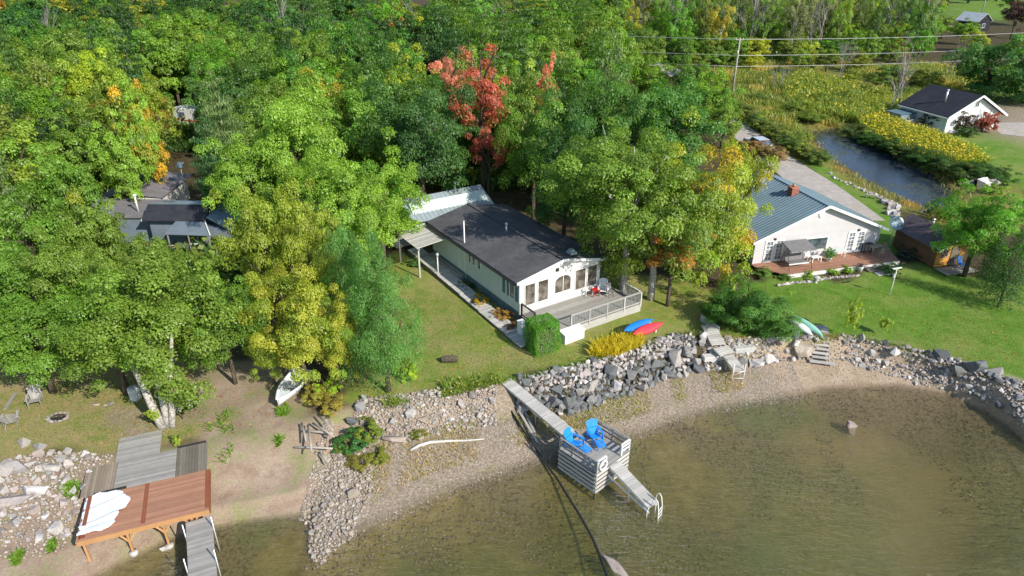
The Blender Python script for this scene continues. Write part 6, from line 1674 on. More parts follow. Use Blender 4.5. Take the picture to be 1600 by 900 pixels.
m = MB(); m.prism([(.4 * math.cos(a), .32 * math.sin(a)) for a in [6.283 * k / 14 for k in range(14)]], .0, .035); m.build('ash_bed', M['black_rubber'], t)
for k in range(3):
    m = MB(); m.tube([(-.25, -.1 + k * .1, .1), (.25, .1 - k * .08, .12)], .04, 6); m.build('charred_log', M['bark'], t)
for i, (u, v, s_) in enumerate(((150, 633, .22), (172, 631, .2), (165, 634, .14))):
    boulder(['flat pale stone in the left yard, left of a trio', 'grey stone in the left yard, right of a trio', 'small stone in the left yard, middle of a trio'][i], u, v, 0, s_, 'pink', (1.3, .9, .5))
# upside down rowing boat under the yellow tree
x, y, _ = at(458, 618, 0)
t = thing('rowing_boat', 'pale grey rowing boat with pointed bow pulled up under the yellow tree', 'rowing boat', (x - .05, y + .35, .05), R(-100))
n = 15; vv = []; f = []; K = 9
for i in range(n):
    s = i / (n - 1); w_ = .62 * (1 - max(0, s - .35) ** 2.2 * 2.4) if s > .35 else .62
    w_ = max(.02, w_); 
    for k in range(K):
        a = math.pi * k / (K - 1); vv.append((s * 3.3 - 1.5, -math.cos(a) * w_, .55 + .14 * s * s - math.sin(a) ** .7 * (.52 - .1 * s * s)))
    if i:
        for k in range(K - 1): f.append(((i - 1) * K + k, (i - 1) * K + k + 1, i * K + k + 1, i * K + k))
f.append(tuple(range(K)))
m = MB(); m.add(vv, f); m.smooth = True; o = m.build('hull', M['boat_grey'], t); s_ = o.modifiers.new('s', 'SOLIDIFY'); s_.thickness = .035
m = MB(); m.smooth = True
for side in (0, K - 1): m.tube([tuple(np.array(vv[i * K + side]) + np.array([0, 0, .02])) for i in range(n)], .075, 7)
m.build('gunwale', M['white_hull'], t)
m = MB(); m.add([(.8, -.5, .62), (.8, .5, .62), (1.85, 0, .72), (.8, -.5, .57), (.8, .5, .57), (1.85, 0, .67)], [(0, 1, 2), (5, 4, 3), (0, 3, 4, 1), (1, 4, 5, 2), (2, 5, 3, 0)]); m.build('bow_deck', M['white_hull'], t)
for xb in (-.9, .1):
    m = MB(); m.box(xb - .14, xb + .14, -.56, .56, .40, .44); m.build('bench', M['boat_grey'], t)
# driftwood poles
cx, cy, _ = at(497, 680, -.3)
labs = ['long grey pole lying level on top of the driftwood pile', 'pale grey pole at the back of the driftwood pile', 'thin pole standing across the left end of the driftwood pile', 'short thick pole low in the driftwood pile', 'grey pole slanting down to the right in the driftwood pile', 'mossy pole at the far left of the driftwood pile', 'bleached pole pointing up the bank from the driftwood pile']
for i, ((a, b_), lb) in enumerate(zip((((460, 698), (520, 700)), ((472, 680), (522, 684)), ((473, 672), (480, 700)), ((497, 700), (512, 716)), ((490, 672), (524, 694)), ((483, 676), (489, 718)), ((500, 664), (523, 688))), labs)):
    p0 = at(*a, -.25); p1 = at(*b_, -.3); zz = max(hz1(*p0[:2]), hz1(*p1[:2])) + .14 + i * .05
    m = MB(); m.smooth = True; m.tube([(p0[0], p0[1], zz + .05), ((p0[0] + p1[0]) / 2, (p0[1] + p1[1]) / 2 + .03, zz + .03), (p1[0], p1[1], zz)], [.055, .065, .05], 7)
    tag(m.build('driftwood_pole', M['fiddle']), lb, 'pole', 'poles in the driftwood pile')
pts = [at(u, v, -.95) for u, v in ((641, 700), (655, 693), (672, 688), (700, 685), (730, 684), (757, 681))]
m = MB(); m.smooth = True; m.tube([(p[0], p[1], hz1(p[0], p[1]) + .1) for p in pts], [.07, .1, .1, .08, .06, .035], 8); tag(m.build('driftwood_log', M['wood_pale']), 'long bent bleached driftwood log lying on the pebble beach', 'driftwood')
# fallen branches on the rubble beach
# pond side white rocks
PEB = [(1293,272),(1300,277),(1308,281),(1316,284),(1325,288),(1334,292),(1343,296),(1352,300),(1361,303),(1369,307),(1377,311),(1385,315),(1391,321),(1394,328),(1390,334),(1397,338),(1384,318),(1400,325),(1402,333)]
root = thing('pond_edging', 'row of white stones edging the pond lawn behind the beige house', 'stone edging', (*at(1340, 297, 0)[:2], 0)); L_ = root.location
for i, (u, v) in enumerate(PEB):
    x, y, _ = at(u, v, 0)
    for q in range(3 if i < 11 else 5): put_stone(root, 'pale', x - L_[0] + rs.uniform(-.35, .35), y - L_[1] + rs.uniform(-.4, .4), .05, rs.uniform(.12, .26) if i < 11 else rs.uniform(.2, .5))
for i, (u, v) in enumerate(((1520, 282), (1530, 279), (1541, 284), (1535, 289), (1510, 286), (1549, 288))):
    boulder(['pale boulder at the right pond bank, second from the left of six', 'pale boulder at the right pond bank, fourth from the left, farthest back', 'pale boulder at the right pond bank, second from the right', 'pale boulder at the right pond bank, third from the right, lowest of six', 'leftmost of six pale boulders at the right pond bank', 'rightmost of six pale boulders at the right pond bank'][i], u, v, 0, rs.uniform(.7, 1.2), 'pale', (1.2, .8, .6), group='pale boulders at the right pond bank')
x, y, _ = at(1442, 322, 0); boulder('single white rock behind the brown shed at the pond', 1442, 327, 0, .45, 'pale')
x, y, _ = at(1354, 273, -.45)
# lawn bench
x, y, _ = at(1366, 307, 0)
t = thing('garden_bench', 'small low wooden bench on the pond lawn behind the beige house', 'bench', (*at(1360, 310, 0)[:2], 0), -.4)
m = MB(); m.box(-.5, .5, -.15, .15, .38, .42); m.build('seat', M['wood_grey'], t)
for s in (-.4, .4): m = MB(); m.box(s - .03, s + .03, -.14, .14, 0, .375); m.build('leg', M['wood_grey'], t)
# ---------------------------------------------------------------- vegetation
LIME = (.195, .31, .038); GREEN = (.12, .22, .026); MIDG = (.08, .16, .026); DARK = (.042, .10, .022); YEL = (.30, .305, .035)
OLIVE = (.145, .215, .03); RED = (.38, .105, .062); ORA = (.48, .23, .04); BLUEG = (.12, .25, .058); PINE = (.05, .115, .04); PALE = (.15, .21, .075); YG = (.235, .30, .034); RUST = (.3, .12, .04)
HERO = []
def H(label, u, vt, vb, rp, color, name='oak_tree', **k):
    o = px_tree(name, label, u, vt, vb, rp, color, **k); HERO.append((o.location[0], o.location[1])); o['hero'] = 1; del o['hero']; return o
# front left oaks
BX, BY, _ = at(262, 668, 0)
t = put_tree('broad_oak', 'broad olive oak on a clump of pale leaning trunks behind the lake deck', BX, BY, 9.2, 4.0, OLIVE, kind='hi', trunk=None, tint=GREEN, ta=.35, zlow=.12, rz=0, idx=1)
[c for c in t.children if c.name.startswith('crown')][0].location = (.2, 2.6, 5.0); HERO.append((BX, BY + 2))
for i, (dx, dy, tx, ty, r_) in enumerate(((-.25, 0, -2.1, 1.6, .26), (.0, .12, -.6, 1.4, .22), (.22, .05, .4, 1.6, .2), (.1, .3, .0, 2.4, .15))):
    m = MB(); m.smooth = True; m.tube([(dx, dy, -.1), (dx * 1.3 + tx * .12, dy + ty * .12, .9), (dx + tx * .45, dy + ty * .45, 2.6), (dx + tx, dy + ty, 5.0)], [r_, r_ * .85, r_ * .7, r_ * .4], 9); m.build('trunk', M['pale_bark'], t)
H('wide green oak left of the birch-trunked one, above the left yard', 165, 425, 615, 92, GREEN, kind='hi', tint=OLIVE, ta=.5)
H('green oak at the left frame edge above the grey deck chairs', 45, 440, 612, 88, GREEN, kind='hi', tint=LIME, ta=.3)
H('mid green oak between the blue barrel and the lakeside oaks', 345, 425, 600, 55, GREEN, kind='hi', tint=OLIVE, ta=.3)
H('dense oak behind the front row, left of the cabin wing', 225, 372, 580, 62, OLIVE, kind='hi', tint=ORA, ta=.12)
H('olive oak with orange tips, below the annex with flat roof', 110, 350, 560, 75, OLIVE, kind='hi', tint=ORA, ta=.14)
H('bright green oak at the left frame edge, second row from the lake', 5, 370, 570, 68, GREEN, kind='hi', tint=LIME, ta=.3)
H('yellowish oak left of the flat-roofed annex', 138, 290, 490, 54, OLIVE, kind='mid', tint=YEL, ta=.3)
H('green oak at the left edge level with the grey shed', 45, 290, 500, 68, GREEN, kind='mid', tint=OLIVE, ta=.3)
H('grey-green pine leaning at the left frame edge', 5, 210, 420, 40, PALE, name='pine_tree', kind='pine')
H('deep green maple left of the grey-roofed shed', 105, 222, 400, 55, GREEN, kind='mid', name='maple_tree')
H('maple turning orange on its top, behind the grey-roofed shed', 212, 120, 330, 38, LIME, kind='mid', name='maple_tree', tint=(.46, .30, .035), ta=.6)
H('lime green maple directly under the orange-topped one', 190, 190, 350, 40, LIME, kind='mid', name='maple_tree')
H('small dark bushy tree right of the grey-roofed shed', 243, 262, 320, 20, MIDG, kind='mid', name='small_tree')
H('pale blue-green pine beside the dark clearing behind the cabin', 345, 95, 345, 42, PALE, name='pine_tree', kind='pine')
H('soft green pine left of the great lime maple', 330, 170, 365, 38, (.07, .15, .05), name='pine_tree', kind='pine')
# the great lime maples
H('great lime green maple with the highest top, left of the dark oak', 462, 122, 385, 82, LIME, kind='hi', name='maple_tree', tint=YG, ta=.25)
H('lime green maple left of the great one, beside the cabin clearing', 385, 195, 395, 62, LIME, kind='hi', name='maple_tree', tint=GREEN, ta=.3)
H('bright lime maple reaching over the pale metal roof of the outbuilding', 590, 232, 420, 72, LIME, kind='hi', name='maple_tree', tint=(.11, .25, .02), ta=.3)
H('lime maple in front of the great one, its right neighbour touching the outbuilding maple', 520, 235, 440, 80, LIME, kind='hi', name='maple_tree', tint=YG, ta=.2)
# yellowing trees
H('olive-yellow oak left of the blue-green tamaracks', 412, 272, 525, 64, (.23, .28, .035), kind='hi', tint=YG, ta=.4)
H('tan-yellow maple between the olive oak and the rear tamarack', 482, 300, 540, 52, (.24, .28, .035), kind='hi', tint=(.34, .27, .07), ta=.3, name='maple_tree')
H('bright yellow maple above the rowing boat', 462, 425, 612, 70, YEL, kind='hi', tint=YG, ta=.45, name='maple_tree')
H('yellow maple touching the front tamarack, right of the rowing boat', 520, 455, 612, 42, YEL, kind='hi', tint=LIME, ta=.4, name='maple_tree')
H('small yellow maple leaning over the bare ramp, left of the rowing boat', 418, 500, 600, 36, YG, kind='hi', tint=YEL, ta=.4, name='maple_tree')
H('front blue-green tamarack at the edge of the cottage lawn', 592, 362, 612, 66, BLUEG, kind='fine', name='tamarack_tree', idx=0, zlow=-.08)
H('rear blue-green tamarack behind the front one', 548, 335, 565, 50, BLUEG, kind='fine', name='tamarack_tree', idx=1, zlow=-.05)
# dark oak, red maples
H('dark green oak between the lime maples and the red maple', 655, 108, 350, 82, (.055, .125, .03), kind='hi', tint=MIDG, ta=.3)
H('deep green oak standing just behind the dark oak', 600, 75, 300, 60, MIDG, kind='mid')
H('tall red maple behind the cottage', 752, 62, 322, 56, RED, kind='airy', name='maple_tree', tint=(.34, .22, .09), ta=.4, idx=0, zlow=.42)
H('narrow red maple beside the tall red one, on its left', 708, 68, 270, 34, (.44, .18, .12), kind='airy', name='maple_tree', idx=1, zlow=.4)
H('low crimson maple under the tall red one, above the dark roofline', 762, 175, 325, 42, (.38, .10, .07), kind='airy', name='maple_tree', tint=(.3, .2, .06), ta=.45, idx=2, zlow=.35)
H('small coral red maple top right of the tall red maple', 853, 84, 275, 26, (.44, .16, .11), kind='mid', name='maple_tree')
# oaks right of cottage
H('green oak right of the red maple with lit left side', 835, 128, 345, 56, GREEN, kind='hi', tint=OLIVE, ta=.2)
H('dark green oak behind the cottage roof', 905, 112, 345, 66, (.075, .155, .03), kind='hi')
H('broad green oak at the right of the oak group, in front of the road bend', 1045, 108, 330, 82, (.07, .17, .03), kind='hi', tint=GREEN, ta=.3)
H('deep green oak in the middle of the oak group behind the cottage', 972, 118, 350, 70, (.075, .165, .028), kind='hi')
H('dark rounded oak shading the cottage roof', 885, 178, 400, 60, (.045, .115, .022), kind='hi')
H('olive green oak overhanging the right front corner of the cottage', 985, 196, 462, 100, (.135, .215, .03), kind='hi', rz=0, zlow=.34, trunk='pale', tint=OLIVE, ta=.3)
o_ = HERO[-1]; q_ = [o for o in bpy.context.scene.objects if o.get('label', '').startswith('olive green oak overhanging')][0]
for c in q_.children:
    if c.name.startswith('crown'): c.location.x -= 1.7
H('largest oak with a visible pale trunk, between the cottage deck and the beige house', 1032, 208, 468, 98, OLIVE, kind='hi', zlow=.0, trunk='pale', tint=YG, ta=.35)
H('yellow-green oak next to the beige house roof', 1112, 208, 442, 82, YG, kind='hi', zlow=-.1, tint=(.46, .33, .04), ta=.45)
H('small oak turning orange and rust under the largest oak', 1052, 345, 478, 55, (.33, .17, .035), kind='mid', tint=OLIVE, ta=.4, zlow=.4)
H('yellow maple close to the roadside car', 1152, 205, 380, 32, (.2, .22, .03), kind='mid', tint=ORA, ta=.2, name='maple_tree')
# right side
H('bright green maple standing right of the brown shed', 1535, 288, 432, 62, (.10, .24, .02), kind='hi', name='maple_tree', tint=LIME, ta=.35)
H('dark green cedar at the right frame edge', 1592, 330, 480, 42, DARK, kind='con', name='cedar_tree')
H('dark spruce right of the maple by the shed', 1560, 350, 450, 30, (.03, .08, .02), kind='con', name='spruce_tree')
H('big round grey-green willow behind the white garage', 1556, 45, 150, 60, (.07, .16, .035), kind='mid', name='willow_tree', tint=GREEN, ta=.3, zlow=-.3)
H('broad willow at the right frame edge behind the garage drive', 1622, 48, 160, 66, (.085, .19, .045), kind='mid', name='willow_tree', zlow=-.3)
H('purple-brown ornamental tree at the top right corner', 1592, -10, 60, 26, (.09, .05, .05), kind='mid', name='maple_tree')
H('young thin tree with few leaves on the right lawn near the steps', 1335, 466, 528, 13, YG, kind='bush', name='young_tree')
bm_ = bpy.context.scene.objects
H('small sapling bush-tree right of the thin young tree', 1384, 492, 524, 10, YG, kind='bush', name='young_tree')
HERO2 = list(HERO)
o = link_mesh('leafy_shoots', CR['bush'][1], t, loc=(-.55, -.1, 1.0), scale=(.4, .35, .5)); o.color = (*YG, 1); o['tint'] = YEL; o['tint_amount'] = .2
# bushes
put_bush('yellow-green bush growing through the notch of the lake deck', 279, 694, .34, .8, YG)
put_bush('bright lime bush at the corner of the cottage lawn under the tamarack', 636, 592, .85, 1.5, (.25, .34, .015))
put_bush('large rounded green shrub at the head of the right gangway', 1166, 512, 2.6, 3.4, (.075, .17, .03), kind='hi', tint=LIME, ta=.3)
put_bush('smaller green shrub left of the large rounded one, by the leaning board', 1122, 500, 1.3, 2.2, (.05, .13, .025), kind='mid')
put_bush('shrub in front of the right canoe end of the large rounded shrub', 1215, 522, 1.3, 1.7, (.09, .19, .03), kind='mid')
put_bush('golden yellow bush beside the boardwalk, upper one', 750, 478, .75, .9, (.35, .24, .02), tint=GREEN, ta=.2)
put_bush('golden tan bush beside the boardwalk, lower one near the deck', 786, 500, .8, .9, (.32, .2, .045), tint=ORA, ta=.3)
put_bush('low dark green bush between the side porch and the golden bushes', 729, 452, .8, .6, (.06, .12, .03))
put_bush('small pale blooming bush against the cottage skirting', 757, 458, .45, .7, (.3, .3, .24))
put_bush('reddish brown bush at the deck steps of the cottage', 797, 515, .5, .6, (.2, .1, .05))
put_bush('small green bush at the pergola end of the lawn', 646, 415, .7, .7, (.07, .16, .03))
for i, (u, v, r_, h_, lb, c_) in enumerate(((545, 690, 1.0, 1.2, 'dark green shrub in the middle of the stone bank shrubs', (.045, .14, .03)), (575, 672, .9, 1.2, 'yellow-green shrub at the right of the stone bank shrubs', (.17, .22, .03)), (520, 655, .9, .9, 'orange and yellow shrub above the driftwood poles', (.27, .22, .045)), (533, 690, .6, .8, 'olive shrub at the left of the stone bank shrubs', (.14, .18, .03)),
        (518, 632, .8, 1.4, 'lime shrub right of the rowing boat', (.22, .32, .02)), (492, 640, .8, 1.0, 'amber shrub between the rowing boat and the driftwood', (.24, .22, .04)), (590, 702, .7, .6, 'low olive shrub right below the stone bank shrubs', (.2, .22, .035)), (655, 672, .5, .45, 'small olive tuft in the stone bank beside the pink boulder', (.18, .2, .04)), (560, 712, .8, .5, 'low mustard shrub at the beach edge under the bank shrubs', (.22, .2, .04)))):
    put_bush(lb, u, v, r_, h_, c_, z=-.6, tint=YEL if i % 2 else GREEN, ta=.25)
for i, (u, v, r_, h_, lb, c_) in enumerate(((1228, 437, .55, .6, 'leafy hosta clump at the left of the deck garden bed', (.1, .2, .03)), (1262, 432, .5, .6, 'lime hosta clump left of the urn', (.2, .3, .03)), (1300, 428, .55, .6, 'yellow-green hosta clump right of the urn', (.2, .3, .03)), (1325, 425, .65, .6, 'bright hosta clump next to the white flower pot', (.17, .28, .03)), (1388, 428, .8, .9, 'dark green shrub at the end of the deck steps', (.04, .12, .025)), (1418, 400, 1.1, 1.0, 'dark silvery shrub between deck and brown shed', (.05, .08, .05)), (1190, 432, .9, .9, 'loose green shrub at the left corner of the reddish deck', (.12, .2, .04)))):
    put_bush(lb, u, v, r_, h_, c_)
for i, (u, v, r_, h_, lb, c_) in enumerate(((1500, 207, 1.7, 3.0, 'purple-leaved bush at the front of the white garage', (.07, .05, .04)), (1533, 206, 1.9, 3.6, 'round dark red bush at the front of the white garage', (.22, .06, .04)), (1512, 213, 1.3, 1.4, 'low green bush in the garage front bed', (.07, .14, .03)), (1448, 200, 1.8, 2.4, 'dark bush against the left wall of the white garage', (.05, .06, .05)))):
    put_bush(lb, u, v, r_, h_, c_, kind='bush')
# roadside hedge of shrubs
lab_r = ['first', 'second', 'third', 'fourth', 'fifth', 'sixth', 'seventh', 'eighth', 'last']
for i in range(9):
    s = i / 8; u = 1150 + 128 * s; v = np.interp(u, [1150, 1200, 1240, 1290], [180, 207, 236, 262])
    put_bush('roadside shrub between gravel road and pond, %s from the utility pole' % lab_r[i], u, v, 2.2 - .5 * s, 2.3 - .6 * s, [(.12, .17, .035), (.16, .19, .04), (.10, .16, .035)][i % 3], kind='mid', tint=YG, ta=.3, group='roadside shrubs along the gravel road')
for i, (u, v, lb) in enumerate(((1172, 238, 'tan dry shrub left of the roadside car'), (1193, 243, 'rusty dry shrub right in front of the roadside car'), (1212, 250, 'tan shrub nearest the beige house roof at the road'))):
    put_bush(lb, u, v, 1.5, 1.7, (.26, .2, .07), tint=(.3, .14, .06), ta=.4, kind='mid')
# dark shrubs on the far pond bank
names_p = ['at the upper end', 'second from the upper end', 'third from the upper end', 'fourth from the upper end', 'in the middle', 'just below the middle', 'third from the lower end', 'second from the lower end', 'at the lower end']
for i in range(9):
    s = i / 8; u = 1335 + 215 * s; v = np.interp(u, [1335, 1400, 1450, 1500, 1560], [208, 236, 256, 278, 285])
    put_bush('dark green shrub on the far pond bank, %s' % names_p[i], u, v, 2.3, 2.1, (.05, .11, .022) if i % 3 else (.08, .12, .03), kind='mid', tint=OLIVE, ta=.2, group='dark shrubs along the far pond bank')
mq = random.Random(8)
MS = ((1235, 150), (1262, 142), (1290, 150), (1318, 160), (1345, 150), (1372, 158), (1300, 175), (1335, 180), (1275, 165), (1190, 125), (1222, 118), (1150, 112), (1330, 130), (1380, 135), (1410, 150), (1240, 180), (1262, 190), (1120, 135), (1180, 160))
msl = {}
for lo, hi, nm in ((0, 131, 'back row'), (131, 156, 'middle row'), (156, 300, 'row nearest the pond')):
    for k, q in enumerate(sorted([q for q in MS if lo <= q[1] < hi])): msl[q] = 'low marsh shrub beyond the pond, %s from the left in the %s' % (['first', 'second', 'third', 'fourth', 'fifth', 'sixth', 'seventh', 'eighth', 'ninth', 'tenth'][k], nm)
for u, v in MS:
    put_bush(msl[(u, v)], u, v, mq.uniform(1.6, 2.8), mq.uniform(1.3, 2.2), mq.choice([(.09, .15, .03), (.14, .20, .03), (.2, .24, .03), (.07, .12, .03)]), kind='mid', tint=YG, ta=mq.uniform(0, .5), group='low marsh shrubs beyond the pond')
put_bush('low lime shrub at the pond end near the right frame edge', 1555, 302, 1.2, 1.3, (.2, .3, .04))
put_bush('green shrub at the water behind the brown shed, left one', 1455, 335, .8, 1.6, (.12, .2, .04)); put_bush('tan dry shrub at the water behind the brown shed, right one', 1466, 345, .8, 1.5, (.3, .2, .08))
# stuff vegetation
blades('ornamental_grass', 'golden yellow ornamental grass along the top of the riprap wall', 'grass', poly_sampler([(922, 560), (925, 545), (960, 535), (1000, 530), (1003, 545), (960, 560)]), 1800, .75, .03, (.42, .35, .03), 3, lean=.4)
blades('bank_goldenrod', 'strip of yellow goldenrod and grass on the crest of the stone bank', 'goldenrod', poly_sampler([(600, 627), (640, 610), (700, 598), (778, 588), (790, 600), (700, 618), (640, 628), (600, 635)], thin=(1.6, .38)), 2300, .42, .028, (.17, .23, .04), 4, tint=(.36, .30, .05), ta=.45, heads=.1, lean=.6)
blades('goldenrod', 'bright yellow goldenrod belt between pond and white garage', 'goldenrod', poly_sampler([(1340, 196), (1380, 188), (1420, 205), (1470, 222), (1510, 240), (1540, 262), (1500, 268), (1440, 252), (1390, 232), (1350, 212)]), 16000, 1.2, .07, (.15, .20, .03), 5, tint=(.46, .37, .035), ta=.5, heads=.3)
blades('goldenrod_far', 'yellow and green goldenrod belt at the far head of the pond', 'goldenrod', poly_sampler([(1212, 130), (1260, 122), (1330, 140), (1400, 165), (1400, 185), (1340, 195), (1280, 185), (1230, 165)]), 14000, 1.5, .09, (.16, .21, .04), 6, tint=(.38, .33, .045), ta=.42, heads=.14)
blades('marsh_grass', 'rusty olive marsh grass around the utility pole', 'marsh grass', poly_sampler([(1070, 118), (1180, 100), (1440, 102), (1560, 115), (1540, 135), (1420, 160), (1300, 200), (1240, 235), (1180, 205), (1130, 165)], thin=(7, .25)), 26000, 1.1, .09, (.18, .21, .05), 7, tint=(.34, .27, .08), ta=.45)
blades('reeds', 'dry reeds and cattails standing at the pond margin', 'reeds', lambda n, r: (lambda a: (a[0] + (a[1] - a[0]) * 0)[:n])([np.array([[*(POND[i] + (POND[(i + 1) % len(POND)] - POND[i]) * s + r.normal(size=2) * .8)] for i, s in zip(r.integers(0, len(POND), n), r.random(n))]), np.zeros((n, 2))]), 3000, .6, .04, (.22, .20, .06), 8, tint=(.35, .22, .07), ta=.4)
blades('beach_weeds', 'dry weeds and low green plants on the upper pebble beach', 'weeds', lambda n, r: (lambda x: np.stack([x, fW(x) + (fT(x) - fW(x)) * (.35 + .75 * r.random(len(x)))], 1))((lambda q: q[vnoise(q, q * 0 + 3, 1.5, 6) > .35])(r.uniform(-7.5, 17, n))), 7000, .2, .02, (.26, .25, .07), 9, tint=(.38, .28, .12), ta=.5, lean=.8)
def edge_s(n, r):
    x = r.uniform(-1, 26, n); y = fL(x) + r.normal(size=n) * .12 + .1; return np.stack([x, y], 1)
blades('lawn_edge_grass', 'uncut grass fringe where the lawns meet the rock walls', 'grass', edge_s, 5000, .22, .018, (.12, .19, .03), 10, tint=(.3, .25, .08), ta=.4, lean=.6)
def scat(polys, n, thin=None):
    ss = [poly_sampler(p, thin=thin) for p in polys]
    return lambda N, r: np.concatenate([s(N // len(ss), r) for s in ss])
blades('yard_weeds', 'tufts of green weeds on the bare boat ramp and left slope', 'weeds', scat([[(320, 650), (340, 635), (362, 640), (370, 690), (352, 720), (330, 700)], [(432, 640), (450, 632), (452, 660), (436, 660)], [(430, 680), (455, 680), (460, 705), (432, 705)], [(5, 840), (40, 830), (45, 848), (8, 855)], [(95, 750), (125, 745), (118, 765), (98, 768)], [(50, 820), (75, 815), (75, 835), (52, 838)]], 5, (.7, .5)), 2600, .22, .03, (.14, .24, .025), 11, tint=YG, ta=.4, lean=.7)
blades('lawn_grass', 'short grass blades of the cottage lawn and yards', 'grass', scat([[(650, 450), (720, 470), (820, 560), (960, 540), (1100, 510), (1090, 525), (900, 572), (780, 600), (640, 612)], [(1200, 450), (1345, 430), (1480, 440), (1600, 480), (1600, 590), (1450, 550), (1280, 525)], [(0, 620), (330, 590), (320, 680), (150, 710), (0, 715)]], 5), 42000, .07, .014, (.12, .19, .03), 12, tint=(.2, .2, .05), ta=.35, lean=.7)

def under_s(n, r):
    x = r.uniform(-130, 60, n * 2); y = r.uniform(46, 170, n * 2); x = x * np.clip(y / 140, .35, 1)
    u = 800 + F * x / (y * ct + CH * st); v = 450 - F * (y * st - CH * ct) / (y * ct + CH * st)
    ok = (((u < 955) & (v < 300)) | ((u < 340) & (v < 520)) | ((u < 460) & (v < 500)) | ((u < 1440) & (y > 150)))
    ok &= ~((u > 255) & (u < 338) & (v > 240) & (v < 400)) & ~((u > 150) & (u < 340) & (v > 290) & (v < 400)) & ~((u > 560) & (v > 330))
    return np.stack([x[ok], y[ok]], 1)[:n]
blades('undergrowth', 'tangled green undergrowth on the forest floor between the trees', 'undergrowth', under_s, 60000, 1.5, .16, (.06, .12, .025), 13, tint=(.14, .18, .03), ta=.4, heads=.5, lean=.5)
pw = np.random.default_rng(45); px_ = pw.uniform(36, 50, 16000); py_ = pw.uniform(60, 98, 16000)
kp = inpoly(px_, py_, POND) & (vnoise(px_, py_, 2.6, 95) * .65 + vnoise(px_, py_, .9, 96) * .35 > .60); px_, py_ = px_[kp], py_[kp]
nn = pw.normal(size=(len(px_), 3)) * .06 + np.array([0, 0, 1]); nn /= np.linalg.norm(nn, axis=1)[:, None]
v_, f_ = leaf_cloud(np.stack([px_, py_, np.full(len(px_), -.485)], 1), nn, np.full(len(px_), .26), pw, .85)
me = cloud_mesh('pond_weed', v_, f_, pw.uniform(.2, .8, len(px_)), pw.random(len(px_))); o = link_mesh('pond_weed', me); o.color = (.13, .15, .07, 1); o['tint'] = (.2, .19, .1); o['tint_amount'] = .3; o['kind'] = 'stuff'
tag(o, 'patches of floating weed on the blue pond', 'pond weed')
lr = np.random.default_rng(44)
lx = np.concatenate([lr.uniform(-27, 12.5, 5200), lr.uniform(12, 34, 2200)]); ly = lr.uniform(28, 56, len(lx)) 
kp = (ly > fL(lx) + .2) & (vnoise(lx, ly, 3.0, 91) * .6 + lr.random(len(lx)) * .4 > .42)
for bx0 in ((H1, A1, Wd, Ln), (H2, A2, W2, L2)):
    dx_ = lx - bx0[0][0]; dy_ = ly - bx0[0][1]; a_ = dx_ * math.cos(bx0[1]) + dy_ * math.sin(bx0[1]); b_ = -dx_ * math.sin(bx0[1]) + dy_ * math.cos(bx0[1])
    kp &= ~((a_ > -.5) & (a_ < bx0[2] + 1.4) & (b_ > -3.6) & (b_ < bx0[3] + .5))
lx, ly = lx[kp], ly[kp]; nn = lr.normal(size=(len(lx), 3)) * .25 + np.array([0, 0, 1]); nn /= np.linalg.norm(nn, axis=1)[:, None]
v_, f_ = leaf_cloud(np.stack([lx, ly, hz(lx, ly) + .035], 1), nn, np.full(len(lx), .12), lr, .8)
me = cloud_mesh('fallen_leaves', v_, f_, lr.uniform(.2, .9, len(lx)), lr.random(len(lx))); o = link_mesh('fallen_leaves', me); o.color = (.34, .24, .06, 1); o['tint'] = (.3, .12, .04); o['tint_amount'] = .45; o['kind'] = 'stuff'
tag(o, 'fallen yellow and brown leaves sprinkled over the lawns and yard', 'fallen leaves')
# ---------------------------------------------------------------- the woods
LM = [('the grey-roofed shed', -36, 64), ('the blue-grey cabin', -28, 57), ('the white camper', -43, 95), ('the orange-topped maple', -42, 78), ('the great lime maple', -16, 55), ('the dark oak', -8, 62), ('the tall red maple', -3, 68), ('the outbuilding', -5, 60),
      ('the small coral red maple', 5, 82), ('the oak group', 12, 66), ('the road bend', 31, 145), ('the utility pole in the marsh', 36, 116), ('the white garage', 62, 98), ('the far shed', 140, 205)]
KIND_WORD = {'lime': 'lime green', 'green': 'green', 'mid': 'deep green', 'dark': 'dark green', 'olive': 'olive green', 'yellow': 'yellowing', 'pale': 'pale grey-green', 'orange': 'orange-tinged'}
PAL = {'lime': (.15, .24, .036), 'green': (.125, .22, .025), 'mid': (.085, .17, .028), 'dark': (.048, .11, .026), 'olive': (.155, .215, .03), 'yellow': (.27, .30, .03), 'pale': (.13, .18, .06), 'orange': (.3, .2, .03)}
seen = {}
ORD = ['nearest', 'second nearest', 'third nearest', 'fourth nearest', 'fifth nearest', 'sixth nearest', 'seventh nearest', 'eighth nearest', 'ninth nearest', 'tenth nearest'] + ['%dth nearest' % k for k in range(11, 60)]
pend = []
def wood_tree(x, y, h, R_, ck, kind, trunk, species, tint=None, ta=0, zl=.08):
    R_ *= 1.12; pend.append((x, y, h, R_, ck, kind, trunk, species, tint, ta, zl))
rw = random.Random(2024)
EXC = [(-32, 60, 9), (-28, 54, 6), (-22, 56, 4), (-3, 56, 10), (-8, 52, 6), (-37, 62, 5)]
def blocked(x, y, R_):
    for hx, hy in HERO:
        if (hx - x) ** 2 + (hy - y) ** 2 < (R_ * .95) ** 2: return True
    for ex, ey, er in EXC:
        if (ex - x) ** 2 + (ey - y) ** 2 < er * er: return True
    return False
y_ = 57.0
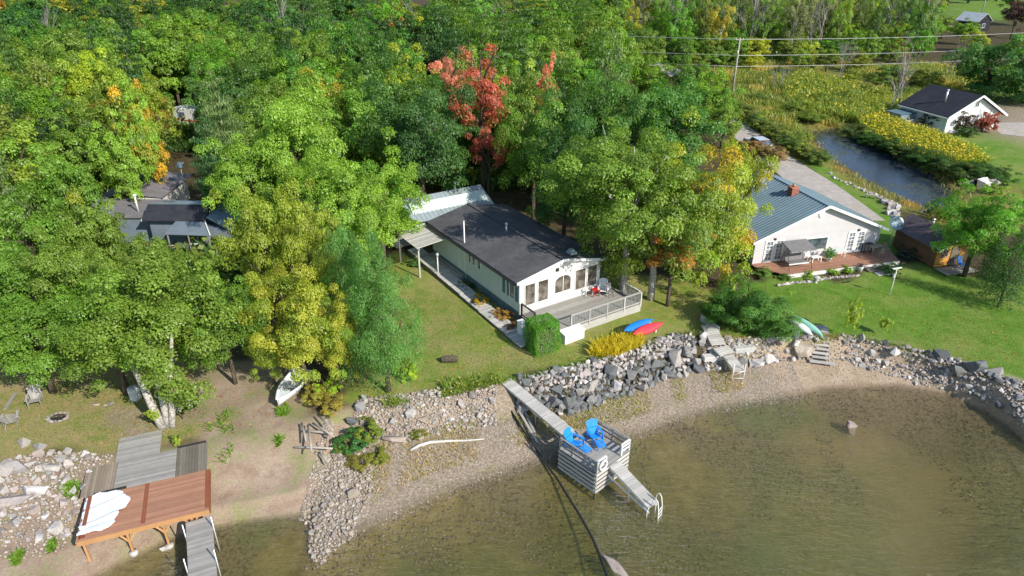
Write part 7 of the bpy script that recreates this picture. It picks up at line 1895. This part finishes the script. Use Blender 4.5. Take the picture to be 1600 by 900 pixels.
while y_ < 205:
    step = 5.2 if y_ < 100 else 6.2 if y_ < 140 else 7.5
    half = (y_ * 1.05 + 12) * .86
    x_ = -half - rw.random() * step
    while x_ < half:
        x = x_ + rw.uniform(-.38, .38) * step; y = y_ + rw.uniform(-.42, .42) * step; x_ += step
        u, v = proj(x, y, 0)
        if u < -115 or u > 1460 or (u < 940 and y > 196): continue
        inforest = (u < 960 and not (u > 790 and v > 330)) or (u < 1445 and y > 152)
        if u > 960 and y < 152: 
            inforest = False
        if y > 150 and abs(x - np.interp(y, [146, 159, 172, 220], [31, 28, 23, 5])) < 5: inforest = False
        if not inforest: continue
        if 255 < u < 338 and 185 < v < 318: continue
        if u > 600 and v > 300: continue
        R_ = step * rw.uniform(.52, .72); h = rw.uniform(9, 13.5)
        if blocked(x, y, R_ * .9): continue
        n1 = float(vnoise(x, y, 17, 50)); n2 = rw.random()
        if u > 950:       # birch and aspen belt beyond the marsh
            h = rw.uniform(12, 17); R_ = rw.uniform(2.0, 3.4)
            if n2 < .2: wood_tree(x, y, h, R_, 'pale', 'bare', 'pale', 'bare birch'); continue
            if n2 < .32: wood_tree(x, y, h * .9, 2.4, 'dark', 'con', 'bark', 'spruce'); continue
            wood_tree(x, y, h, R_, rw.choice(['pale', 'pale', 'olive', 'lime', 'green', 'yellow']), 'airy', 'slim', 'birch', zl=.03); continue
        if u > 690 and y < 150 and n2 < .62: wood_tree(x, y, h * 1.2, R_ * 1.15, rw.choice(['mid', 'dark', 'green']), 'pine', 'bark', 'pine'); continue
        if n2 < .018: wood_tree(x, y, h * 1.1, R_ * .8, 'pale', 'bare', 'pale', 'bare tree'); continue
        if n2 < .16: wood_tree(x, y, h * 1.15, R_ * .85, rw.choice(['mid', 'dark']), 'pine', 'bark', 'pine'); continue
        k = n1 + rw.uniform(-.25, .25) - (.26 if y > 100 else .1)
        ck = 'lime' if k > .55 else 'green' if k > .38 else 'olive' if k > .27 else 'mid' if k > .12 else 'dark'
        if rw.random() < .012: ck = 'orange'
        elif rw.random() < .05: ck = 'yellow'
        wood_tree(x, y, h, R_, ck, 'mid' if y < 105 else 'lo', 'bark', 'broadleaf', tint=rw.choice([LIME, OLIVE, GREEN, YG]), ta=rw.uniform(0, .4))
    y_ += step * .82
y_ = 150.0
while y_ < 190:
    x_ = 26 + rw.random() * 4
    while x_ < 112:
        x = x_ + rw.uniform(-1, 1); y = y_ + rw.uniform(-1.5, 1.5); x_ += 5.4
        u, v = proj(x, y, 0)
        if not (985 < u < 1440) or abs(x - np.interp(y, [146, 159, 172, 220], [31, 28, 23, 5])) < 4: continue
        wood_tree(x, y, rw.uniform(4, 7.5), rw.uniform(2.2, 3.2), rw.choice(['lime', 'green', 'olive', 'green', 'yellow', 'mid']), 'lo', 'bark', 'young broadleaf', zl=0.0)
    y_ += 9
for (u, v, h, R_, ck) in ((1108, 205, 8.5, 3.2, 'green'), (1140, 205, 6.5, 2.4, 'green'), (1090, 175, 9, 3.2, 'mid'), (1120, 165, 6, 2.4, 'olive'), (1100, 148, 5, 2.4, 'green'), (1085, 150, 5, 2.2, 'lime'), (1020, 125, 9, 3, 'green'), (1000, 118, 10, 3.4, 'mid'), (1145, 232, 6, 2.6, 'lime'), (985, 160, 10, 4, 'green'), (1030, 170, 8, 3.6, 'green')):
    x, y, _ = at(u, v, 0); wood_tree(x - 1.5, y, h, R_, ck, 'mid', 'bark', 'roadside broadleaf', zl=0.0)
# far right belt
for (u, v, h, R_, ck, kd, sp) in ((1450, 25, 10, 5, 'mid', 'lo', 'broadleaf'), (1480, 8, 12, 6, 'dark', 'lo', 'broadleaf'), (1512, 5, 12, 6, 'mid', 'lo', 'broadleaf'), (1556, 2, 13, 7, 'dark', 'lo', 'broadleaf'), (1586, 40, 10, 5, 'mid', 'lo', 'broadleaf'), (1470, 60, 6, 3, 'lime', 'lo', 'broadleaf'), (1500, 70, 6, 3.4, 'olive', 'lo', 'broadleaf'), (1520, 82, 5, 3, 'yellow', 'lo', 'broadleaf'), (1440, 70, 7, 3, 'olive', 'lo', 'broadleaf'),
                          (1417, 95, 6, 3, 'pale', 'bare', 'bare tree'), (1475, 130, 6, 4, 'pale', 'bare', 'bare tree'), (1490, 122, 6.5, 4, 'pale', 'bare', 'bare tree'), (1388, 185, 9, 2.2, 'pale', 'bare', 'bare birch'), (1400, 178, 8, 2.2, 'pale', 'bare', 'bare birch'), (1310, 120, 7, 3, 'pale', 'bare', 'bare tree'), (1216, 145, 4.5, 3, 'pale', 'bare', 'bare tree'), (1206, 142, 4, 2.5, 'pale', 'bare', 'bare tree'),
                          (1290, 112, 4.5, 2.5, 'lime', 'lo', 'broadleaf'), (1340, 112, 4, 2.5, 'olive', 'lo', 'broadleaf'), (1250, 110, 4.2, 2.3, 'lime', 'lo', 'broadleaf'), (1120, 112, 4.5, 2.5, 'lime', 'lo', 'broadleaf'), (1170, 112, 4, 2.2, 'yellow', 'lo', 'broadleaf'), (1085, 118, 4.5, 2.6, 'green', 'lo', 'broadleaf'), (1065, 95, 6, 2.8, 'green', 'lo', 'broadleaf'), (1440, 140, 3.5, 3, 'olive', 'lo', 'broadleaf'), (1390, 128, 3, 3, 'mid', 'lo', 'broadleaf')):
    x, y, _ = at(u, v, 0); wood_tree(x, y, h, R_, ck, kd, 'bark', sp)
groups = {}
for i, p in enumerate(pend):
    x, y = p[0], p[1]
    lm = min(LM, key=lambda l: (l[1] - x) ** 2 + (l[2] - y) ** 2)
    dx, dy = x - lm[1], y - lm[2]
    rel = 'right of' if dx > abs(dy) * .8 else 'left of' if -dx > abs(dy) * .8 else 'behind' if dy > 0 else 'in front of'
    groups.setdefault((KIND_WORD[p[4]], p[7], rel, lm[0]), []).append((math.hypot(dx, dy), i))
label = {}
for key, L in groups.items():
    L.sort()
    for k, (_, i) in enumerate(L):
        kw, sp, rel, nm = key
        w_ = (kw + ' ' + sp) if 'broadleaf' in sp and sp != 'broadleaf' else (kw + ' ' + sp if sp.startswith('pine') or sp in ('birch', 'spruce') else kw + {'lime': ' maple', 'yellow': ' maple', 'orange': ' maple', 'olive': ' oak', 'mid': ' oak'}.get(p[4], ' broadleaf tree')) if not sp.startswith('bare') else 'leafless grey ' + ('birch' if 'birch' in sp else 'tree')
        label[i] = '%s %s %s, %s such one' % (w_, rel, nm, ORD[k]) if len(L) > 1 else '%s %s %s' % (w_, rel, nm)
for i, (x, y, h, R_, ck, kind, trunk, sp, tint, ta, zl) in enumerate(pend):
    nm = {'lime': 'maple_tree', 'yellow': 'maple_tree', 'orange': 'maple_tree', 'olive': 'oak_tree', 'mid': 'oak_tree'}.get(ck) if sp == 'broadleaf' and ck in ('lime', 'yellow', 'orange', 'olive', 'mid') else {'pine': 'pine_tree', 'birch': 'birch_tree', 'spruce': 'spruce_tree', 'bare birch': 'bare_birch', 'bare tree': 'bare_tree'}.get(sp, 'broadleaf_tree')
    gr = {'pine_tree': 'pines in the woods', 'birch_tree': 'birches beyond the marsh', 'bare_birch': 'leafless birches', 'bare_tree': 'leafless trees', 'spruce_tree': 'spruces among the birches', 'maple_tree': 'maples of the woods', 'oak_tree': 'oaks of the woods'}.get(nm, 'young trees at the edge of the birches' if sp.startswith('young') else 'roadside trees' if sp.startswith('road') else 'broadleaf trees of the woods')
    if kind == 'bare':
        root = thing(nm, label[i], 'tree', (x, y, hz1(x, y)), rw.uniform(0, 6.28), gr); link_mesh('branches', rw.choice(BARE), root, scale=(h * .8, h * .8, h))
    else:
        c = tuple(q * rw.uniform(.85, 1.15) for q in PAL[ck]) if kind != 'pine' and kind != 'con' else tuple(q * (.8 if ck == 'green' else .9) for q in PAL[ck])
        put_tree(nm, label[i], x, y, h, R_, c, kind=kind, trunk=trunk, tint=tint, ta=ta, group=gr, zlow=zl)
print('woods', len(pend))
